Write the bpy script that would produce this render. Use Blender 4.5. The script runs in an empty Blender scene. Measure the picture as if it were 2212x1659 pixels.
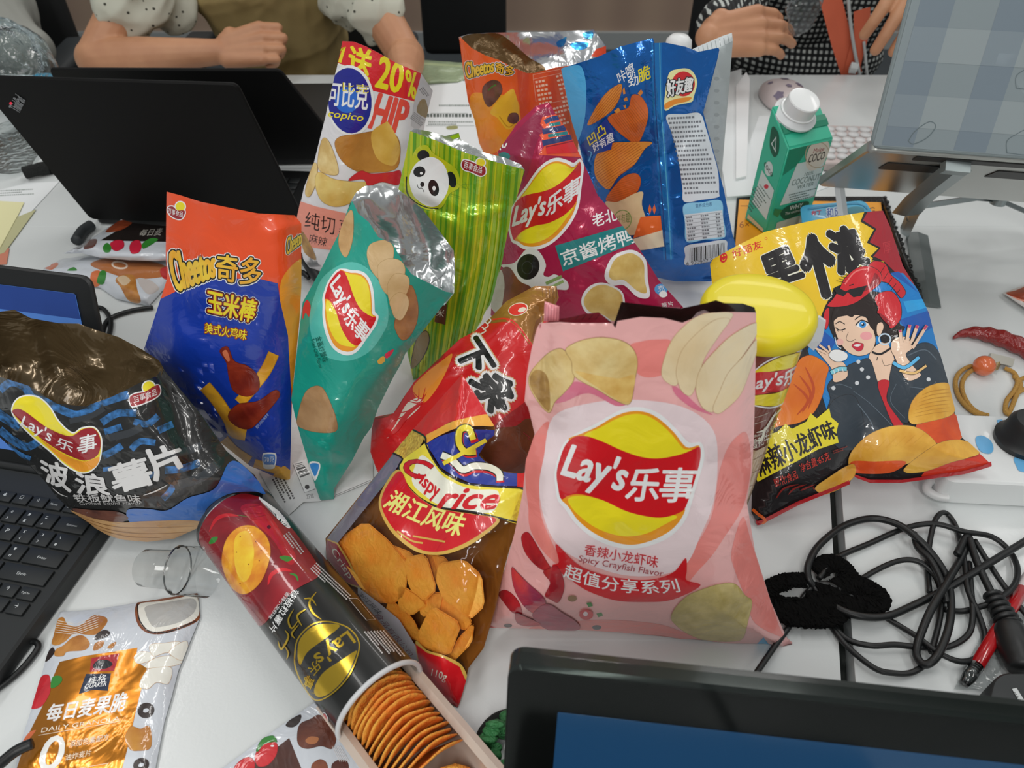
import bpy, bmesh, math, random
import numpy as np
from mathutils import Vector, Matrix, geometry
R = math.radians
random.seed(7)
SC = bpy.context.scene
COL = SC.collection

# ------------------------------------------------------------------ camera, world, lights, exposure
EYE = Vector((0, 0, 0.60)); PITCH = 43.0; FPX = 1597.5; CX, CY = 1106.0, 829.5
cam = bpy.data.cameras.new('camera'); cam_o = bpy.data.objects.new('camera', cam); COL.objects.link(cam_o)
cam.sensor_width = 36; cam.lens = 26; cam.clip_start = 0.01
cam_o.location = EYE; cam_o.rotation_euler = (R(90 - PITCH), 0, 0)
cam.dof.use_dof = True; cam.dof.focus_distance = 0.72; cam.dof.aperture_fstop = 9.0
SC.camera = cam_o
SC.view_settings.view_transform = 'Standard'; SC.view_settings.look = 'None'
SC.view_settings.gamma = 1; SC.view_settings.use_curve_mapping = False
SC.view_settings.exposure = 0.0
w = bpy.data.worlds.new('world'); SC.world = w; w.use_nodes = True
bg = w.node_tree.nodes['Background']; bg.inputs[0].default_value = (0.86, 0.90, 0.90, 1); bg.inputs[1].default_value = 0.27
def area(name, loc, sx, sy, power, rot=(0, 0, 0), col=(1, 0.98, 0.95)):
    l = bpy.data.lights.new(name, 'AREA'); l.shape = 'RECTANGLE'; l.size = sx; l.size_y = sy; l.energy = power; l.color = col
    o = bpy.data.objects.new(name, l); COL.objects.link(o); o.location = loc; o.rotation_euler = rot
# rows of ceiling tubes; the rearmost pair is added as front fill
for x, y in [(-1.4, -1.2), (-0.15, -1.1), (2.0, 0.0), (-1.3, 0.9), (0.25, 1.0), (2.1, 1.9), (-0.9, -2.8), (0.6, -2.8)]:
    area('ceiling_light', (x, y, 2.0), 0.16, 1.2, 22 if y < -2 else 16 if y < -1 else 7.5)
for x, y in [(-0.7, 3.0), (1.1, 3.35), (1.25, 2.75)]:
    area('ceiling_light', (x, y, 2.0), 1.2, 0.16, 9)

# ------------------------------------------------------------------ geometry from the photograph
_p = R(PITCH); FW = Vector((0, math.cos(_p), -math.sin(_p))); UP = Vector((0, math.sin(_p), math.cos(_p))); RT = Vector((1, 0, 0))
def ray(px, py): return FW + RT * ((px - CX) / FPX) - UP * ((py - CY) / FPX)
def at(px, py, z=0.0):
    d = ray(px, py); return EYE + d * ((z - EYE.z) / d.z)
def aty(px, py, y):
    d = ray(px, py); return EYE + d * ((y - EYE.y) / d.y)
class Plane:
    def __init__(s, o, n, ex=None):
        s.o = Vector(o); s.n = Vector(n).normalized()
        if (EYE - s.o).dot(s.n) < 0: s.n = -s.n
        e = Vector(ex) if ex is not None else Vector((1, 0, 0))
        s.ex = (e - s.n * e.dot(s.n)).normalized(); s.ey = s.n.cross(s.ex)
        s.H = (EYE - s.o).dot(s.n)
    def hit(s, px, py):
        d = ray(px, py); return EYE + d * (-s.H / d.dot(s.n))
    def ab(s, px, py):
        v = s.hit(px, py) - s.o; return (v.dot(s.ex), v.dot(s.ey))
def lean_plane(px, py, z0=0.0, yaw=0, lean=12):
    """a plane that stands on the table through a pixel, turned by yaw and leaning back"""
    o = at(px, py, z0); a = R(yaw); ex = Vector((math.cos(a), math.sin(a), 0)); f = Vector((-math.sin(a), math.cos(a), 0))
    up = f * math.sin(R(lean)) + Vector((0, 0, 1)) * math.cos(R(lean))
    return Plane(o, ex.cross(up), ex)
def plane3(a, b, c):
    A, B, C_ = at(*a), at(*b), at(*c)
    return Plane(A, (B - A).cross(C_ - A), B - A)
def flat_plane(z): return Plane((0, 0, z), (0, 0, 1), (1, 0, 0))

# ------------------------------------------------------------------ materials
def lin(h):
    h = h.lstrip('#'); c = [int(h[i:i + 2], 16) / 255 for i in (0, 2, 4)]
    return [x / 12.92 if x <= 0.04045 else ((x + 0.055) / 1.055) ** 2.4 for x in c]
GAIN = 1.25
_MC = {}
def col(h, g=None):
    g = GAIN if g is None else g
    return tuple(min(0.93, x * g) for x in lin(h)) + (1,)
def mat(h, rough=0.5, metal=0.0, coat=0.0, bump=0.0, bscale=40.0, spec=0.5, emit=0.0, var=0.0, vscale=60.0, h2=None, trans=0.0, sheen=0.0, g=None, dist=1.0):
    key = (h, rough, metal, coat, bump, bscale, spec, emit, var, vscale, h2, trans, sheen, g, dist)
    if key in _MC: return _MC[key]
    m = bpy.data.materials.new('paint_' + h.strip('#')); m.use_nodes = True
    nt = m.node_tree; N = nt.nodes; b = N['Principled BSDF']
    b.inputs['Base Color'].default_value = col(h, g); b.inputs['Roughness'].default_value = rough; b.inputs['Metallic'].default_value = metal
    b.inputs['Coat Weight'].default_value = coat; b.inputs['Coat Roughness'].default_value = 0.05; b.inputs['Specular IOR Level'].default_value = spec
    b.inputs['Transmission Weight'].default_value = trans
    if sheen: b.inputs['Sheen Weight'].default_value = sheen
    if emit: b.inputs['Emission Color'].default_value = col(h, 1.0); b.inputs['Emission Strength'].default_value = emit
    if bump or h2:
        tc = N.new('ShaderNodeTexCoord')
    if bump:
        n = N.new('ShaderNodeTexNoise'); n.inputs['Scale'].default_value = bscale; n.inputs['Detail'].default_value = 3; n.inputs['Distortion'].default_value = dist
        nt.links.new(tc.outputs['Object'], n.inputs['Vector'])
        bp = N.new('ShaderNodeBump'); bp.inputs['Strength'].default_value = bump; bp.inputs['Distance'].default_value = 0.01
        nt.links.new(n.outputs['Fac'], bp.inputs['Height']); nt.links.new(bp.outputs['Normal'], b.inputs['Normal'])
        if coat: nt.links.new(bp.outputs['Normal'], b.inputs['Coat Normal'])
    if h2:
        n = N.new('ShaderNodeTexNoise'); n.inputs['Scale'].default_value = vscale; n.inputs['Detail'].default_value = 5
        nt.links.new(tc.outputs['Object'], n.inputs['Vector'])
        r = N.new('ShaderNodeValToRGB'); r.color_ramp.elements[0].position = 0.36; r.color_ramp.elements[1].position = 0.66
        r.color_ramp.elements[0].color = col(h2, g); r.color_ramp.elements[1].color = col(h, g)
        nt.links.new(n.outputs['Fac'], r.inputs['Fac']); nt.links.new(r.outputs['Color'], b.inputs['Base Color'])
    _MC[key] = m
    return m
FB = dict(bump=0.13, bscale=30.0, dist=1.6)
def film(h, h2=None, **k):                    # printed glossy bag film
    d = dict(rough=0.34, coat=0.75, **FB); d.update(k); return mat(h, h2=h2, **d)
def foil(h, **k):
    d = dict(rough=0.22, metal=0.8, bump=0.30, bscale=22.0, dist=1.4); d.update(k); return mat(h, **d)
def clear_film(name, tint='#ffffff', refl=0.12, rough=0.08, bump=0.3, bscale=30):
    m = bpy.data.materials.new(name); m.use_nodes = True; nt = m.node_tree; N = nt.nodes
    N.remove(N['Principled BSDF'])
    t = N.new('ShaderNodeBsdfTransparent'); t.inputs[0].default_value = col(tint, 1.0)
    gl = N.new('ShaderNodeBsdfGlossy'); gl.inputs['Roughness'].default_value = rough
    mx = N.new('ShaderNodeMixShader'); lw = N.new('ShaderNodeLayerWeight'); lw.inputs['Blend'].default_value = refl
    mp = N.new('ShaderNodeMath'); mp.operation = 'ADD'; mp.inputs[1].default_value = refl * 0.35
    tc = N.new('ShaderNodeTexCoord'); n = N.new('ShaderNodeTexNoise'); n.inputs['Scale'].default_value = bscale; n.inputs['Distortion'].default_value = 1.2
    bp = N.new('ShaderNodeBump'); bp.inputs['Strength'].default_value = bump; bp.inputs['Distance'].default_value = 0.01
    L = nt.links
    L.new(tc.outputs['Object'], n.inputs['Vector']); L.new(n.outputs['Fac'], bp.inputs['Height'])
    L.new(bp.outputs['Normal'], gl.inputs['Normal']); L.new(bp.outputs['Normal'], lw.inputs['Normal'])
    L.new(lw.outputs['Fresnel'], mp.inputs[0]); L.new(mp.outputs[0], mx.inputs[0]); L.new(t.outputs[0], mx.inputs[1]); L.new(gl.outputs[0], mx.inputs[2])
    L.new(mx.outputs[0], N['Material Output'].inputs[0])
    return m

# ------------------------------------------------------------------ objects and tags
def tag(o, label=None, cat=None, group=None, kind=None):
    if label: o['label'] = label
    if cat: o['category'] = cat
    if group: o['group'] = group
    if kind: o['kind'] = kind
    return o
def thing(name, label, cat, loc=(0, 0, 0), group=None, rz=0):
    o = bpy.data.objects.new(name, None); COL.objects.link(o); o.location = loc; o.rotation_euler = (0, 0, rz)
    o.empty_display_size = 0.02
    return tag(o, label, cat, group)
def link(name, me, parent=None, keep=True):
    o = bpy.data.objects.new(name, me); COL.objects.link(o)
    if parent is not None:
        o.parent = parent
        if keep: o.matrix_parent_inverse = (Matrix.Translation(parent.location) @ parent.rotation_euler.to_matrix().to_4x4()).inverted()
    return o
def from_bm(name, bm, mats, parent=None, smooth=True, keep=True, angle=None):
    me = bpy.data.meshes.new(name); bm.to_mesh(me); bm.free()
    for m in (mats if isinstance(mats, (list, tuple)) else [mats]): me.materials.append(m)
    if smooth:
        me.polygons.foreach_set('use_smooth', [True] * len(me.polygons))
        if angle: me.set_sharp_from_angle(angle=R(angle))
    return link(name, me, parent, keep)
def add_box(bm, c, s, rot=None, bev=0.0, seg=2, mi=0):
    M = Matrix.Translation(c) @ (rot.to_4x4() if rot is not None else Matrix.Identity(4)) @ Matrix.Diagonal((*s, 1))
    r = bmesh.ops.create_cube(bm, size=1, matrix=M); fs = list({f for v in r['verts'] for f in v.link_faces})
    for f in fs: f.material_index = mi
    if bev:
        es = list({e for v in r['verts'] for e in v.link_edges})
        q = bmesh.ops.bevel(bm, geom=es, offset=bev, segments=seg, affect='EDGES', profile=0.5)
        for f in q['faces']: f.material_index = mi
    return r
def rounded_slab(bm, c00, ux, uy, un, wx, wy, t, r, mi=0, seg=6):
    """slab with rounded corners: origin c00, axes ux, uy, thickness t along un"""
    pts = []
    for (cx, cy, a0) in ((wx - r, wy - r, 0), (r, wy - r, 90), (r, r, 180), (wx - r, r, 270)):
        for k in range(seg + 1):
            a = R(a0 + 90 * k / seg); pts.append((cx + r * math.cos(a), cy + r * math.sin(a)))
    e = min(t * 0.35, r * 0.3); rings = []
    for (ins, h) in ((e, 0), (0, e), (0, t - e), (e, t)):
        ring = []
        for (x, y) in pts:
            cx_, cy_ = wx / 2, wy / 2
            kx = (wx / 2 - ins) / (wx / 2); ky = (wy / 2 - ins) / (wy / 2)
            ring.append(bm.verts.new(c00 + ux * (cx_ + (x - cx_) * kx) + uy * (cy_ + (y - cy_) * ky) + un * h))
        rings.append(ring)
    n = len(pts)
    for a, b in zip(rings, rings[1:]):
        for i in range(n):
            f = bm.faces.new((a[i], a[(i + 1) % n], b[(i + 1) % n], b[i])); f.material_index = mi
    f = bm.faces.new(rings[0][::-1]); f.material_index = mi
    f = bm.faces.new(rings[-1]); f.material_index = mi
    return rings
def cr(pts, n=6, closed=False):
    """Catmull-Rom through points"""
    P = [Vector(p) for p in pts]; out = []; m = len(P)
    rng = range(m) if closed else range(m - 1)
    for i in rng:
        p0 = P[(i - 1) % m] if closed or i > 0 else P[0]; p1 = P[i]; p2 = P[(i + 1) % m]
        p3 = P[(i + 2) % m] if closed or i + 2 < m else P[-1]
        for k in range(n):
            t = k / n
            out.append(0.5 * ((2 * p1) + (p2 - p0) * t + (2 * p0 - 5 * p1 + 4 * p2 - p3) * t * t + (3 * p1 - p0 - 3 * p2 + p3) * t ** 3))
    if not closed: out.append(P[-1].copy())
    return out
def add_tube(bm, pts, rad, seg=10, mi=0, caps=True, closed=False, flat=None):
    P = [Vector(p) for p in pts]; n = len(P); rads = rad if isinstance(rad, (list, tuple)) else [rad] * n
    rings = []; nrm = None
    for i in range(n):
        t = (P[(i + 1) % n] - P[i - 1]) if closed else (P[min(i + 1, n - 1)] - P[max(i - 1, 0)])
        t = t.normalized() if t.length > 1e-9 else Vector((0, 0, 1))
        if nrm is None:
            nrm = t.orthogonal().normalized() if flat is None else (Vector(flat[2]) - t * t.dot(Vector(flat[2]))).normalized()
        nrm = (nrm - t * nrm.dot(t)); nrm = nrm.normalized() if nrm.length > 1e-6 else t.orthogonal().normalized()
        b = t.cross(nrm)
        fx, fy = (1, 1) if flat is None else flat[:2]
        rings.append([bm.verts.new(P[i] + (nrm * math.cos(2 * math.pi * k / seg) * fx + b * math.sin(2 * math.pi * k / seg) * fy) * rads[i]) for k in range(seg)])
    rg = list(zip(rings, rings[1:])) + ([(rings[-1], rings[0])] if closed else [])
    for a, b in rg:
        for k in range(seg):
            f = bm.faces.new((a[k], a[(k + 1) % seg], b[(k + 1) % seg], b[k])); f.material_index = mi
    if caps and not closed:
        f = bm.faces.new(rings[0][::-1]); f.material_index = mi; f = bm.faces.new(rings[-1]); f.material_index = mi
    return rings
def add_lathe(bm, prof, seg=32, M=None, mi=0, cap=(True, True)):
    M = M or Matrix.Identity(4); rings = []
    for (r, z) in prof:
        rings.append([bm.verts.new(M @ Vector((r * math.cos(2 * math.pi * k / seg), r * math.sin(2 * math.pi * k / seg), z))) for k in range(seg)])
    for a, b in zip(rings, rings[1:]):
        for k in range(seg):
            f = bm.faces.new((a[k], a[(k + 1) % seg], b[(k + 1) % seg], b[k])); f.material_index = mi
    if cap[0]: bm.faces.new(rings[0][::-1]).material_index = mi
    if cap[1]: bm.faces.new(rings[-1]).material_index = mi
    return rings
def axes(z, x=None):
    z = Vector(z).normalized(); x = Vector(x) if x is not None else z.orthogonal()
    x = (x - z * x.dot(z)).normalized(); y = z.cross(x)
    return Matrix((x, y, z)).transposed()
def copy_tree(o, parent=None):
    c = o.copy(); COL.objects.link(c)
    if parent is not None: c.parent = parent
    for ch in list(o.children): copy_tree(ch, c)
    return c

# ------------------------------------------------------------------ printed sheets: traced outline on a plane, swelling, with the print as inlaid layers
_TC = {}
def text_tris(s, bold=0.0, shear=0.0):
    key = (s, bold, shear)
    if key in _TC: return _TC[key]
    c = bpy.data.curves.new('lettering', 'FONT'); c.body = s; c.offset = bold; c.shear = shear; c.resolution_u = 3; c.fill_mode = 'FRONT'
    o = bpy.data.objects.new('lettering', c); COL.objects.link(o)
    dg = bpy.context.evaluated_depsgraph_get(); dg.update(); me = o.evaluated_get(dg).to_mesh()
    v = [(p.co.x, p.co.y) for p in me.vertices]; me.calc_loop_triangles(); t = [tuple(l.vertices) for l in me.loop_triangles]
    o.evaluated_get(dg).to_mesh_clear(); bpy.data.objects.remove(o); bpy.data.curves.remove(c)
    xs = [p[0] for p in v]; ys = [p[1] for p in v]; x0, x1, y0, y1 = min(xs), max(xs), min(ys), max(ys)
    r = ([((p[0] - x0) / (x1 - x0), (p[1] - y0) / (y1 - y0)) for p in v], t); _TC[key] = r
    return r
# art entries: (material, [triangles of (x,y)])
def tess(loops):
    flat = [p for l in loops for p in l]
    return [tuple(flat[i] for i in t) for t in geometry.tessellate_polygon([[Vector((x, y, 0)) for x, y in l] for l in loops])]
def G(m, *loops): return (m, tess([list(l) for l in loops]))
def sm(pts, n=5): return [(p.x, p.y) for p in cr([(x, y, 0) for x, y in pts], n, True)]
def B(m, *loops): return (m, tess([sm(l) for l in loops]))
def el(cx, cy, rx, ry=None, rot=0, n=28, a0=0, a1=360):
    ry = rx if ry is None else ry; c, s = math.cos(R(rot)), math.sin(R(rot)); out = []
    k = n if a1 - a0 >= 360 else n + 1
    for i in range(k):
        a = R(a0 + (a1 - a0) * i / n); x, y = rx * math.cos(a), ry * math.sin(a); out.append((cx + x * c - y * s, cy + x * s + y * c))
    return out
def E_(m, *a, **k): return (m, tess([el(*a, **k)]))
def ring_(m, cx, cy, rx, ry, wd, rot=0): return (m, tess([el(cx, cy, rx, ry, rot), el(cx, cy, rx - wd, ry - wd, rot)]))
def L_(m, pts, w, smooth=True, taper=False):
    P = [Vector((x, y, 0)) for x, y in pts]
    if smooth and len(P) > 2: P = cr(P, 5)
    n = len(P); tr = []
    prev = None
    for i in range(n):
        t = (P[min(i + 1, n - 1)] - P[max(i - 1, 0)]); t = t.normalized() if t.length else Vector((1, 0, 0))
        ww = w / 2 * ((1 - abs(2 * i / (n - 1) - 1) ** 2 * 0.85) if taper else 1)
        d = Vector((-t.y, t.x, 0)) * ww; a, b = P[i] + d, P[i] - d; cur = ((a.x, a.y), (b.x, b.y))
        if prev: tr += [(prev[0], prev[1], cur[1]), (prev[0], cur[1], cur[0])]
        prev = cur
    return (m, tr)
def X(m, s, quad, bold=0.0, shear=0.0, bow=0.0, halo=None):
    """text s stretched to the quad TL, TR, BR, BL (pixels); bow bends the line downward in the middle"""
    bold_ = bold * 0.75; v, t = text_tris(s, 0.0, shear); TL, TR, BR, BL = quad
    def mp(u, w_): 
        x = (TL[0] * (1 - u) + TR[0] * u) * w_ + (BL[0] * (1 - u) + BR[0] * u) * (1 - w_)
        y = (TL[1] * (1 - u) + TR[1] * u) * w_ + (BL[1] * (1 - u) + BR[1] * u) * (1 - w_)
        if bow:
            d = Vector((BL[0] - TL[0], BL[1] - TL[1])).normalized(); k = bow * 4 * u * (1 - u); x += d.x * k; y += d.y * k
        return (x, y)
    q = [mp(*p) for p in v]; tr = [tuple(q[i] for i in k) for k in t]; out = []
    hq_ = math.hypot(TL[0] - BL[0], TL[1] - BL[1]); bw = bold_ * hq_
    def fat(w_):
        n = 3 if w_ < 0.5 else 8 if w_ < 2.5 else 12; hh = [tr]; rr = [(w_, n, 0)] + ([(w_ * 0.5, 6, 0.3)] if w_ > 2.2 else [])
        for (ww, n, a0) in rr:
            for k in range(n):
                dx, dy = ww * math.cos(2 * math.pi * k / n + a0), ww * math.sin(2 * math.pi * k / n + a0); hh.append([tuple((x + dx, y + dy) for x, y in tt) for tt in tr])
        return hh
    for hm, hw in halo or (): out.append((hm, fat(hw + bw), 1))
    out.append((m, fat(bw), 1) if bw > 0.12 else (m, tr))
    return out
def H_(m, x0, y0, x1, y1, h, n, dens=0.6, skew=0.0, seed=3):
    """lines of tiny printing, as dashes: a block of n lines from (x0,y0) to (x1,y1) px direction, each h px below the last"""
    rnd = random.Random(seed); tr = []; d = Vector((x1 - x0, y1 - y0)); ln = d.length; d = d / ln; p = Vector((-d.y, d.x))
    for i in range(n):
        s = 0.0; o = Vector((x0, y0)) + p * (h * i) + d * (skew * i)
        end = ln * (1.0 if rnd.random() < 0.7 else rnd.uniform(0.4, 0.9))
        while s < end:
            w_ = rnd.uniform(0.5, 1.0) * abs(h) * 0.75; a = o + d * s; b = o + d * (s + w_); c = p * (h * dens)
            tr += [((a.x, a.y), (b.x, b.y), (b.x + c.x, b.y + c.y)), ((a.x, a.y), (b.x + c.x, b.y + c.y), (a.x + c.x, a.y + c.y))]
            s += w_ + abs(h) * 0.22
    return (m, tr)
def bars(m, quad, n=22, seed=1):
    rnd = random.Random(seed); TL, TR, BR, BL = [Vector(p) for p in quad]; tr = []; u = 0.0
    while u < 1:
        w_ = rnd.choice((0.5, 0.5, 1, 1.6)) / n * 0.7; v = min(1, u + w_)
        a, b, c, d = TL.lerp(TR, u), TL.lerp(TR, v), BL.lerp(BR, v), BL.lerp(BR, u)
        tr += [(tuple(a), tuple(b), tuple(c)), (tuple(a), tuple(c), tuple(d))]; u = v + rnd.choice((0.5, 0.8, 1.2)) / n * 0.7
    return (m, tr)
def flatten(art):
    for e in art:
        if e is None: continue
        if isinstance(e, list): yield from flatten(e)
        else: yield e
def clip_half(poly, a, b):
    out = []; n = len(poly); ex, ey = b[0] - a[0], b[1] - a[1]
    s = [ex * (p[1] - a[1]) - ey * (p[0] - a[0]) for p in poly]
    for i in range(n):
        p, q, sp, sq = poly[i], poly[(i + 1) % n], s[i], s[(i + 1) % n]
        if sp >= 0: out.append(p)
        if (sp >= 0) != (sq >= 0):
            t = sp / (sp - sq); out.append((p[0] + (q[0] - p[0]) * t, p[1] + (q[1] - p[1]) * t))
    return out
def inside(P, loop):
    P = np.asarray(P, float); x, y = P[:, 0], P[:, 1]; r = np.zeros(len(P), bool); n = len(loop)
    for i in range(n):
        x0, y0 = loop[i]; x1, y1 = loop[(i + 1) % n]
        if y0 == y1: continue
        c = ((y0 > y) != (y1 > y)) & (x < (x1 - x0) * (y - y0) / (y1 - y0) + x0); r ^= c
    return r
def clip_tris(tris, loop, otris):
    P = [p for t in tris for p in t]
    if not P: return []
    ins = inside(P, loop); out = []
    for i, t in enumerate(tris):
        big = max(abs(t[0][0] - t[1][0]), abs(t[0][1] - t[1][1]), abs(t[1][0] - t[2][0]), abs(t[1][1] - t[2][1])) > 45
        if ins[3 * i:3 * i + 3].all() and not big: out.append(t); continue
        tx0, tx1 = min(p[0] for p in t), max(p[0] for p in t); ty0, ty1 = min(p[1] for p in t), max(p[1] for p in t)
        for o in otris:
            if max(p[0] for p in o) < tx0 or min(p[0] for p in o) > tx1 or max(p[1] for p in o) < ty0 or min(p[1] for p in o) > ty1: continue
            q = list(t)
            for a, b in ((o[0], o[1]), (o[1], o[2]), (o[2], o[0])):
                q = clip_half(q, a, b)
                if len(q) < 3: break
            if len(q) >= 3: out.append(tuple(q))
    return out
def orient(t):
    return t if (t[1][0] - t[0][0]) * (t[2][1] - t[0][1]) - (t[1][1] - t[0][1]) * (t[2][0] - t[0][0]) > 0 else (t[0], t[2], t[1])
def segdist(P, segs):
    """distance of points P (n,2) to segments (m,4)"""
    out = np.full(len(P), 9.0)
    for (x0, y0, x1, y1) in segs:
        dx, dy = x1 - x0, y1 - y0; L = dx * dx + dy * dy + 1e-18
        t = np.clip(((P[:, 0] - x0) * dx + (P[:, 1] - y0) * dy) / L, 0, 1)
        out = np.minimum(out, np.hypot(P[:, 0] - x0 - t * dx, P[:, 1] - y0 - t * dy))
    return out
class Swell:
    """height of a bag face above its plane"""
    def __init__(s, loop_ab, T, w, open_=(), wr=0.0012, k=70.0, seed=1, creases=(), edge0=0.0, lift=None, power=0.6):
        n = len(loop_ab); op = set(open_)
        s.segs = [(*loop_ab[i], *loop_ab[(i + 1) % n]) for i in range(n) if i not in op]
        s.loop = loop_ab; s.osegs = [(*loop_ab[i], *loop_ab[(i + 1) % n]) for i in range(n) if i in op]
        s.T, s.w, s.wr, s.creases, s.edge0, s.lift, s.power = T, w, wr, creases, edge0, lift, power
        r = np.random.RandomState(seed); s.waves = []
        for i in range(9):
            a = r.uniform(0, 6.283); kk = k * (0.5 + 1.3 * r.rand()); s.waves.append((kk * math.cos(a), kk * math.sin(a), r.uniform(0, 6.283), r.uniform(0.5, 1) / (0.6 + kk / k), r.uniform(0, 6.283), r.uniform(0.7, 1.6)))
    def __call__(s, P):
        d = segdist(P, s.segs) if s.segs else np.full(len(P), 9.0)
        x = np.clip(d / s.w, 0, 1); prof = 1 - (1 - x) ** 2.3
        sg = np.where(~inside(P, s.loop) & (d <= segdist(P, s.osegs) if s.osegs else True) & ~inside(P, s.loop), -1.0, 1.0)
        h = s.edge0 + s.T * prof * sg
        if s.wr:
            wv = np.zeros(len(P))
            for (kx, ky, ph, am, p2, q) in s.waves:
                ph2 = kx * P[:, 0] + ky * P[:, 1] + ph + q * np.sin(0.6 * (ky * P[:, 0] - kx * P[:, 1]) + p2)
                wv += am * (1 - 1.6 * np.sqrt(np.sin(ph2 / 2) ** 2 + 0.03))
            h = h + s.wr * wv * np.clip(d / 0.008, 0, 1)
        for (x0, y0, x1, y1, amp, wd) in s.creases:
            dd = segdist(P, [(x0, y0, x1, y1)]); h = h + amp * np.exp(-(dd / wd) ** 2) * np.clip(d / 0.008, 0, 1)
        if s.lift: h = h + s.lift(P)
        return h
STEP = 5e-5
LIFT = 5e-5
def sheet(name, parent, plane, outline, base, art=(), T=0.02, w=0.05, open_=(), wr=0.0012, k=70.0, seed=1, creases=(), edge0=0.0, grid=0.006, lift=None, flip=False, clip=True, power=0.6, crpx=(), smooth_outline=False):
    """one face of a bag (or a flat printed sheet): the traced outline filled, cut to a fine grid, swollen off its plane"""
    if smooth_outline: outline = sm(outline, 4)
    otr = [orient(t) for t in tess([outline])]
    jobs = [(base, otr, 0)] if base is not None else []; boxes = []
    def put(m, tris, stackbase=None):
        groups = [clip_tris(g_, outline, otr) if clip else g_ for g_ in (tris if stackbase else [tris])]; tris = [t_ for g_ in groups for t_ in g_]
        if not tris: return
        xs = [p[0] for t in tris for p in t]; ys = [p[1] for t in tris for p in t]; bb = (min(xs), max(xs), min(ys), max(ys)); ly = 1
        for (b2, l2) in boxes:
            if b2[0] < bb[1] and b2[1] > bb[0] and b2[2] < bb[3] and b2[3] > bb[2]: ly = max(ly, l2 + 1)
        boxes.append((bb, ly)); [jobs.append((m, g_, ly * 32 + k_)) for k_, g_ in enumerate(groups)]
    for e in flatten(art):
        put(e[0], e[1], len(e) == 3)
    mats = []; bm = bmesh.new(); lay = bm.verts.layers.int.new('lay')
    for (m, tris, ly) in jobs:
        if m not in mats: mats.append(m)
        mi = mats.index(m); cache = {}
        for t in tris:
            vs = []
            for p in t:
                kx = (round(p[0], 3), round(p[1], 3))
                if kx not in cache:
                    a, b = plane.ab(*p); v = bm.verts.new((a, b, 0)); v[lay] = ly; cache[kx] = v
                if cache[kx] not in vs: vs.append(cache[kx])
            if len(vs) < 3: continue
            try: f = bm.faces.new(vs); f.material_index = mi
            except ValueError: pass
    loop_ab = [plane.ab(*p) for p in outline]
    xs = [p[0] for p in loop_ab]; ys = [p[1] for p in loop_ab]
    gx0, gy0 = min(xs) - 1e-5, min(ys) - 1e-5; nx = max(1, round((max(xs) - gx0) / grid)); ny = max(1, round((max(ys) - gy0) / grid)); ga = (max(xs) + 1e-5 - gx0) / nx; gb = (max(ys) + 1e-5 - gy0) / ny
    def cut(co, no): bmesh.ops.bisect_plane(bm, geom=bm.verts[:] + bm.edges[:] + bm.faces[:], dist=1e-7, plane_co=co, plane_no=no)
    for i in range(1, nx): cut((gx0 + ga * i, 0, 0), (1, 0, 0))
    for i in range(1, ny): cut((0, gy0 + gb * i, 0), (0, 1, 0))
    for i in range(1, nx + ny): cut((gx0 + ga * i, gy0, 0), (1 / ga, 1 / gb, 0))
    bm.normal_update()
    bmesh.ops.reverse_faces(bm, faces=[f for f in bm.faces if f.normal.z < 0])
    cs = list(creases)
    for (x0, y0, x1, y1, amp, wd) in crpx: cs.append((*plane.ab(x0, y0), *plane.ab(x1, y1), amp, wd))
    sw = Swell(loop_ab, T, w, open_, wr, k, seed, cs, edge0, lift, power)
    bm.verts.ensure_lookup_table()
    P = np.array([(v.co.x, v.co.y) for v in bm.verts]); lays = np.array([v[lay] for v in bm.verts])
    eye = np.array(EYE)
    if not isinstance(plane, Cyl): o = np.array(plane.o); ex = np.array(plane.ex); ey = np.array(plane.ey)
    def pos(Q, extra=0):
        h = sw(Q) + extra
        if isinstance(plane, Cyl): return plane.pos(Q, h)
        b = o + Q[:, :1] * ex + Q[:, 1:] * ey
        return b + (h / plane.H)[:, None] * (eye - b)
    e = 0.0012
    gi, gj = np.meshgrid(np.arange(nx + 1), np.arange(ny + 1), indexing='ij')
    C3 = pos(np.stack([gx0 + ga * gi.ravel(), gy0 + gb * gj.ravel()], 1)).reshape(nx + 1, ny + 1, 3); C3[:, :, 2] = np.maximum(C3[:, :, 2], 0.0006)
    U = (P[:, 0] - gx0) / ga; V = (P[:, 1] - gy0) / gb; iu = np.clip(np.floor(U).astype(int), 0, nx - 1); iv = np.clip(np.floor(V).astype(int), 0, ny - 1); fu = (U - iu)[:, None]; fv = (V - iv)[:, None]
    c00, c10, c01, c11 = C3[iu, iv], C3[iu + 1, iv], C3[iu, iv + 1], C3[iu + 1, iv + 1]
    W = np.where(fu + fv <= 1, c00 + fu * (c10 - c00) + fv * (c01 - c00), c11 + (1 - fu) * (c01 - c11) + (1 - fv) * (c10 - c11)); dx = pos(P + [e, 0]) - pos(P - [e, 0]); dy = pos(P + [0, e]) - pos(P - [0, e])
    Nn = np.cross(dx, dy); Nn /= np.linalg.norm(Nn, axis=1)[:, None] + 1e-12
    if flip: Nn = -Nn; bmesh.ops.reverse_faces(bm, faces=bm.faces[:])
    W = W + Nn * (lays // 32 * STEP + lays % 32 * 2.2e-6 + (lays > 0) * LIFT)[:, None]
    for v, p in zip(bm.verts, W): v.co = p
    me = bpy.data.meshes.new(name); bm.to_mesh(me); bm.free()
    for m in mats: me.materials.append(m)
    me.polygons.foreach_set('use_smooth', [True] * len(me.polygons))
    try: me.normals_split_custom_set_from_vertices([tuple(x) for x in Nn])
    except Exception: pass
    if 'lay' in me.attributes: me.attributes.remove(me.attributes['lay'])
    return link(name, me, parent)
def outl(plane, px): return [plane.hit(*p) for p in px]
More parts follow.
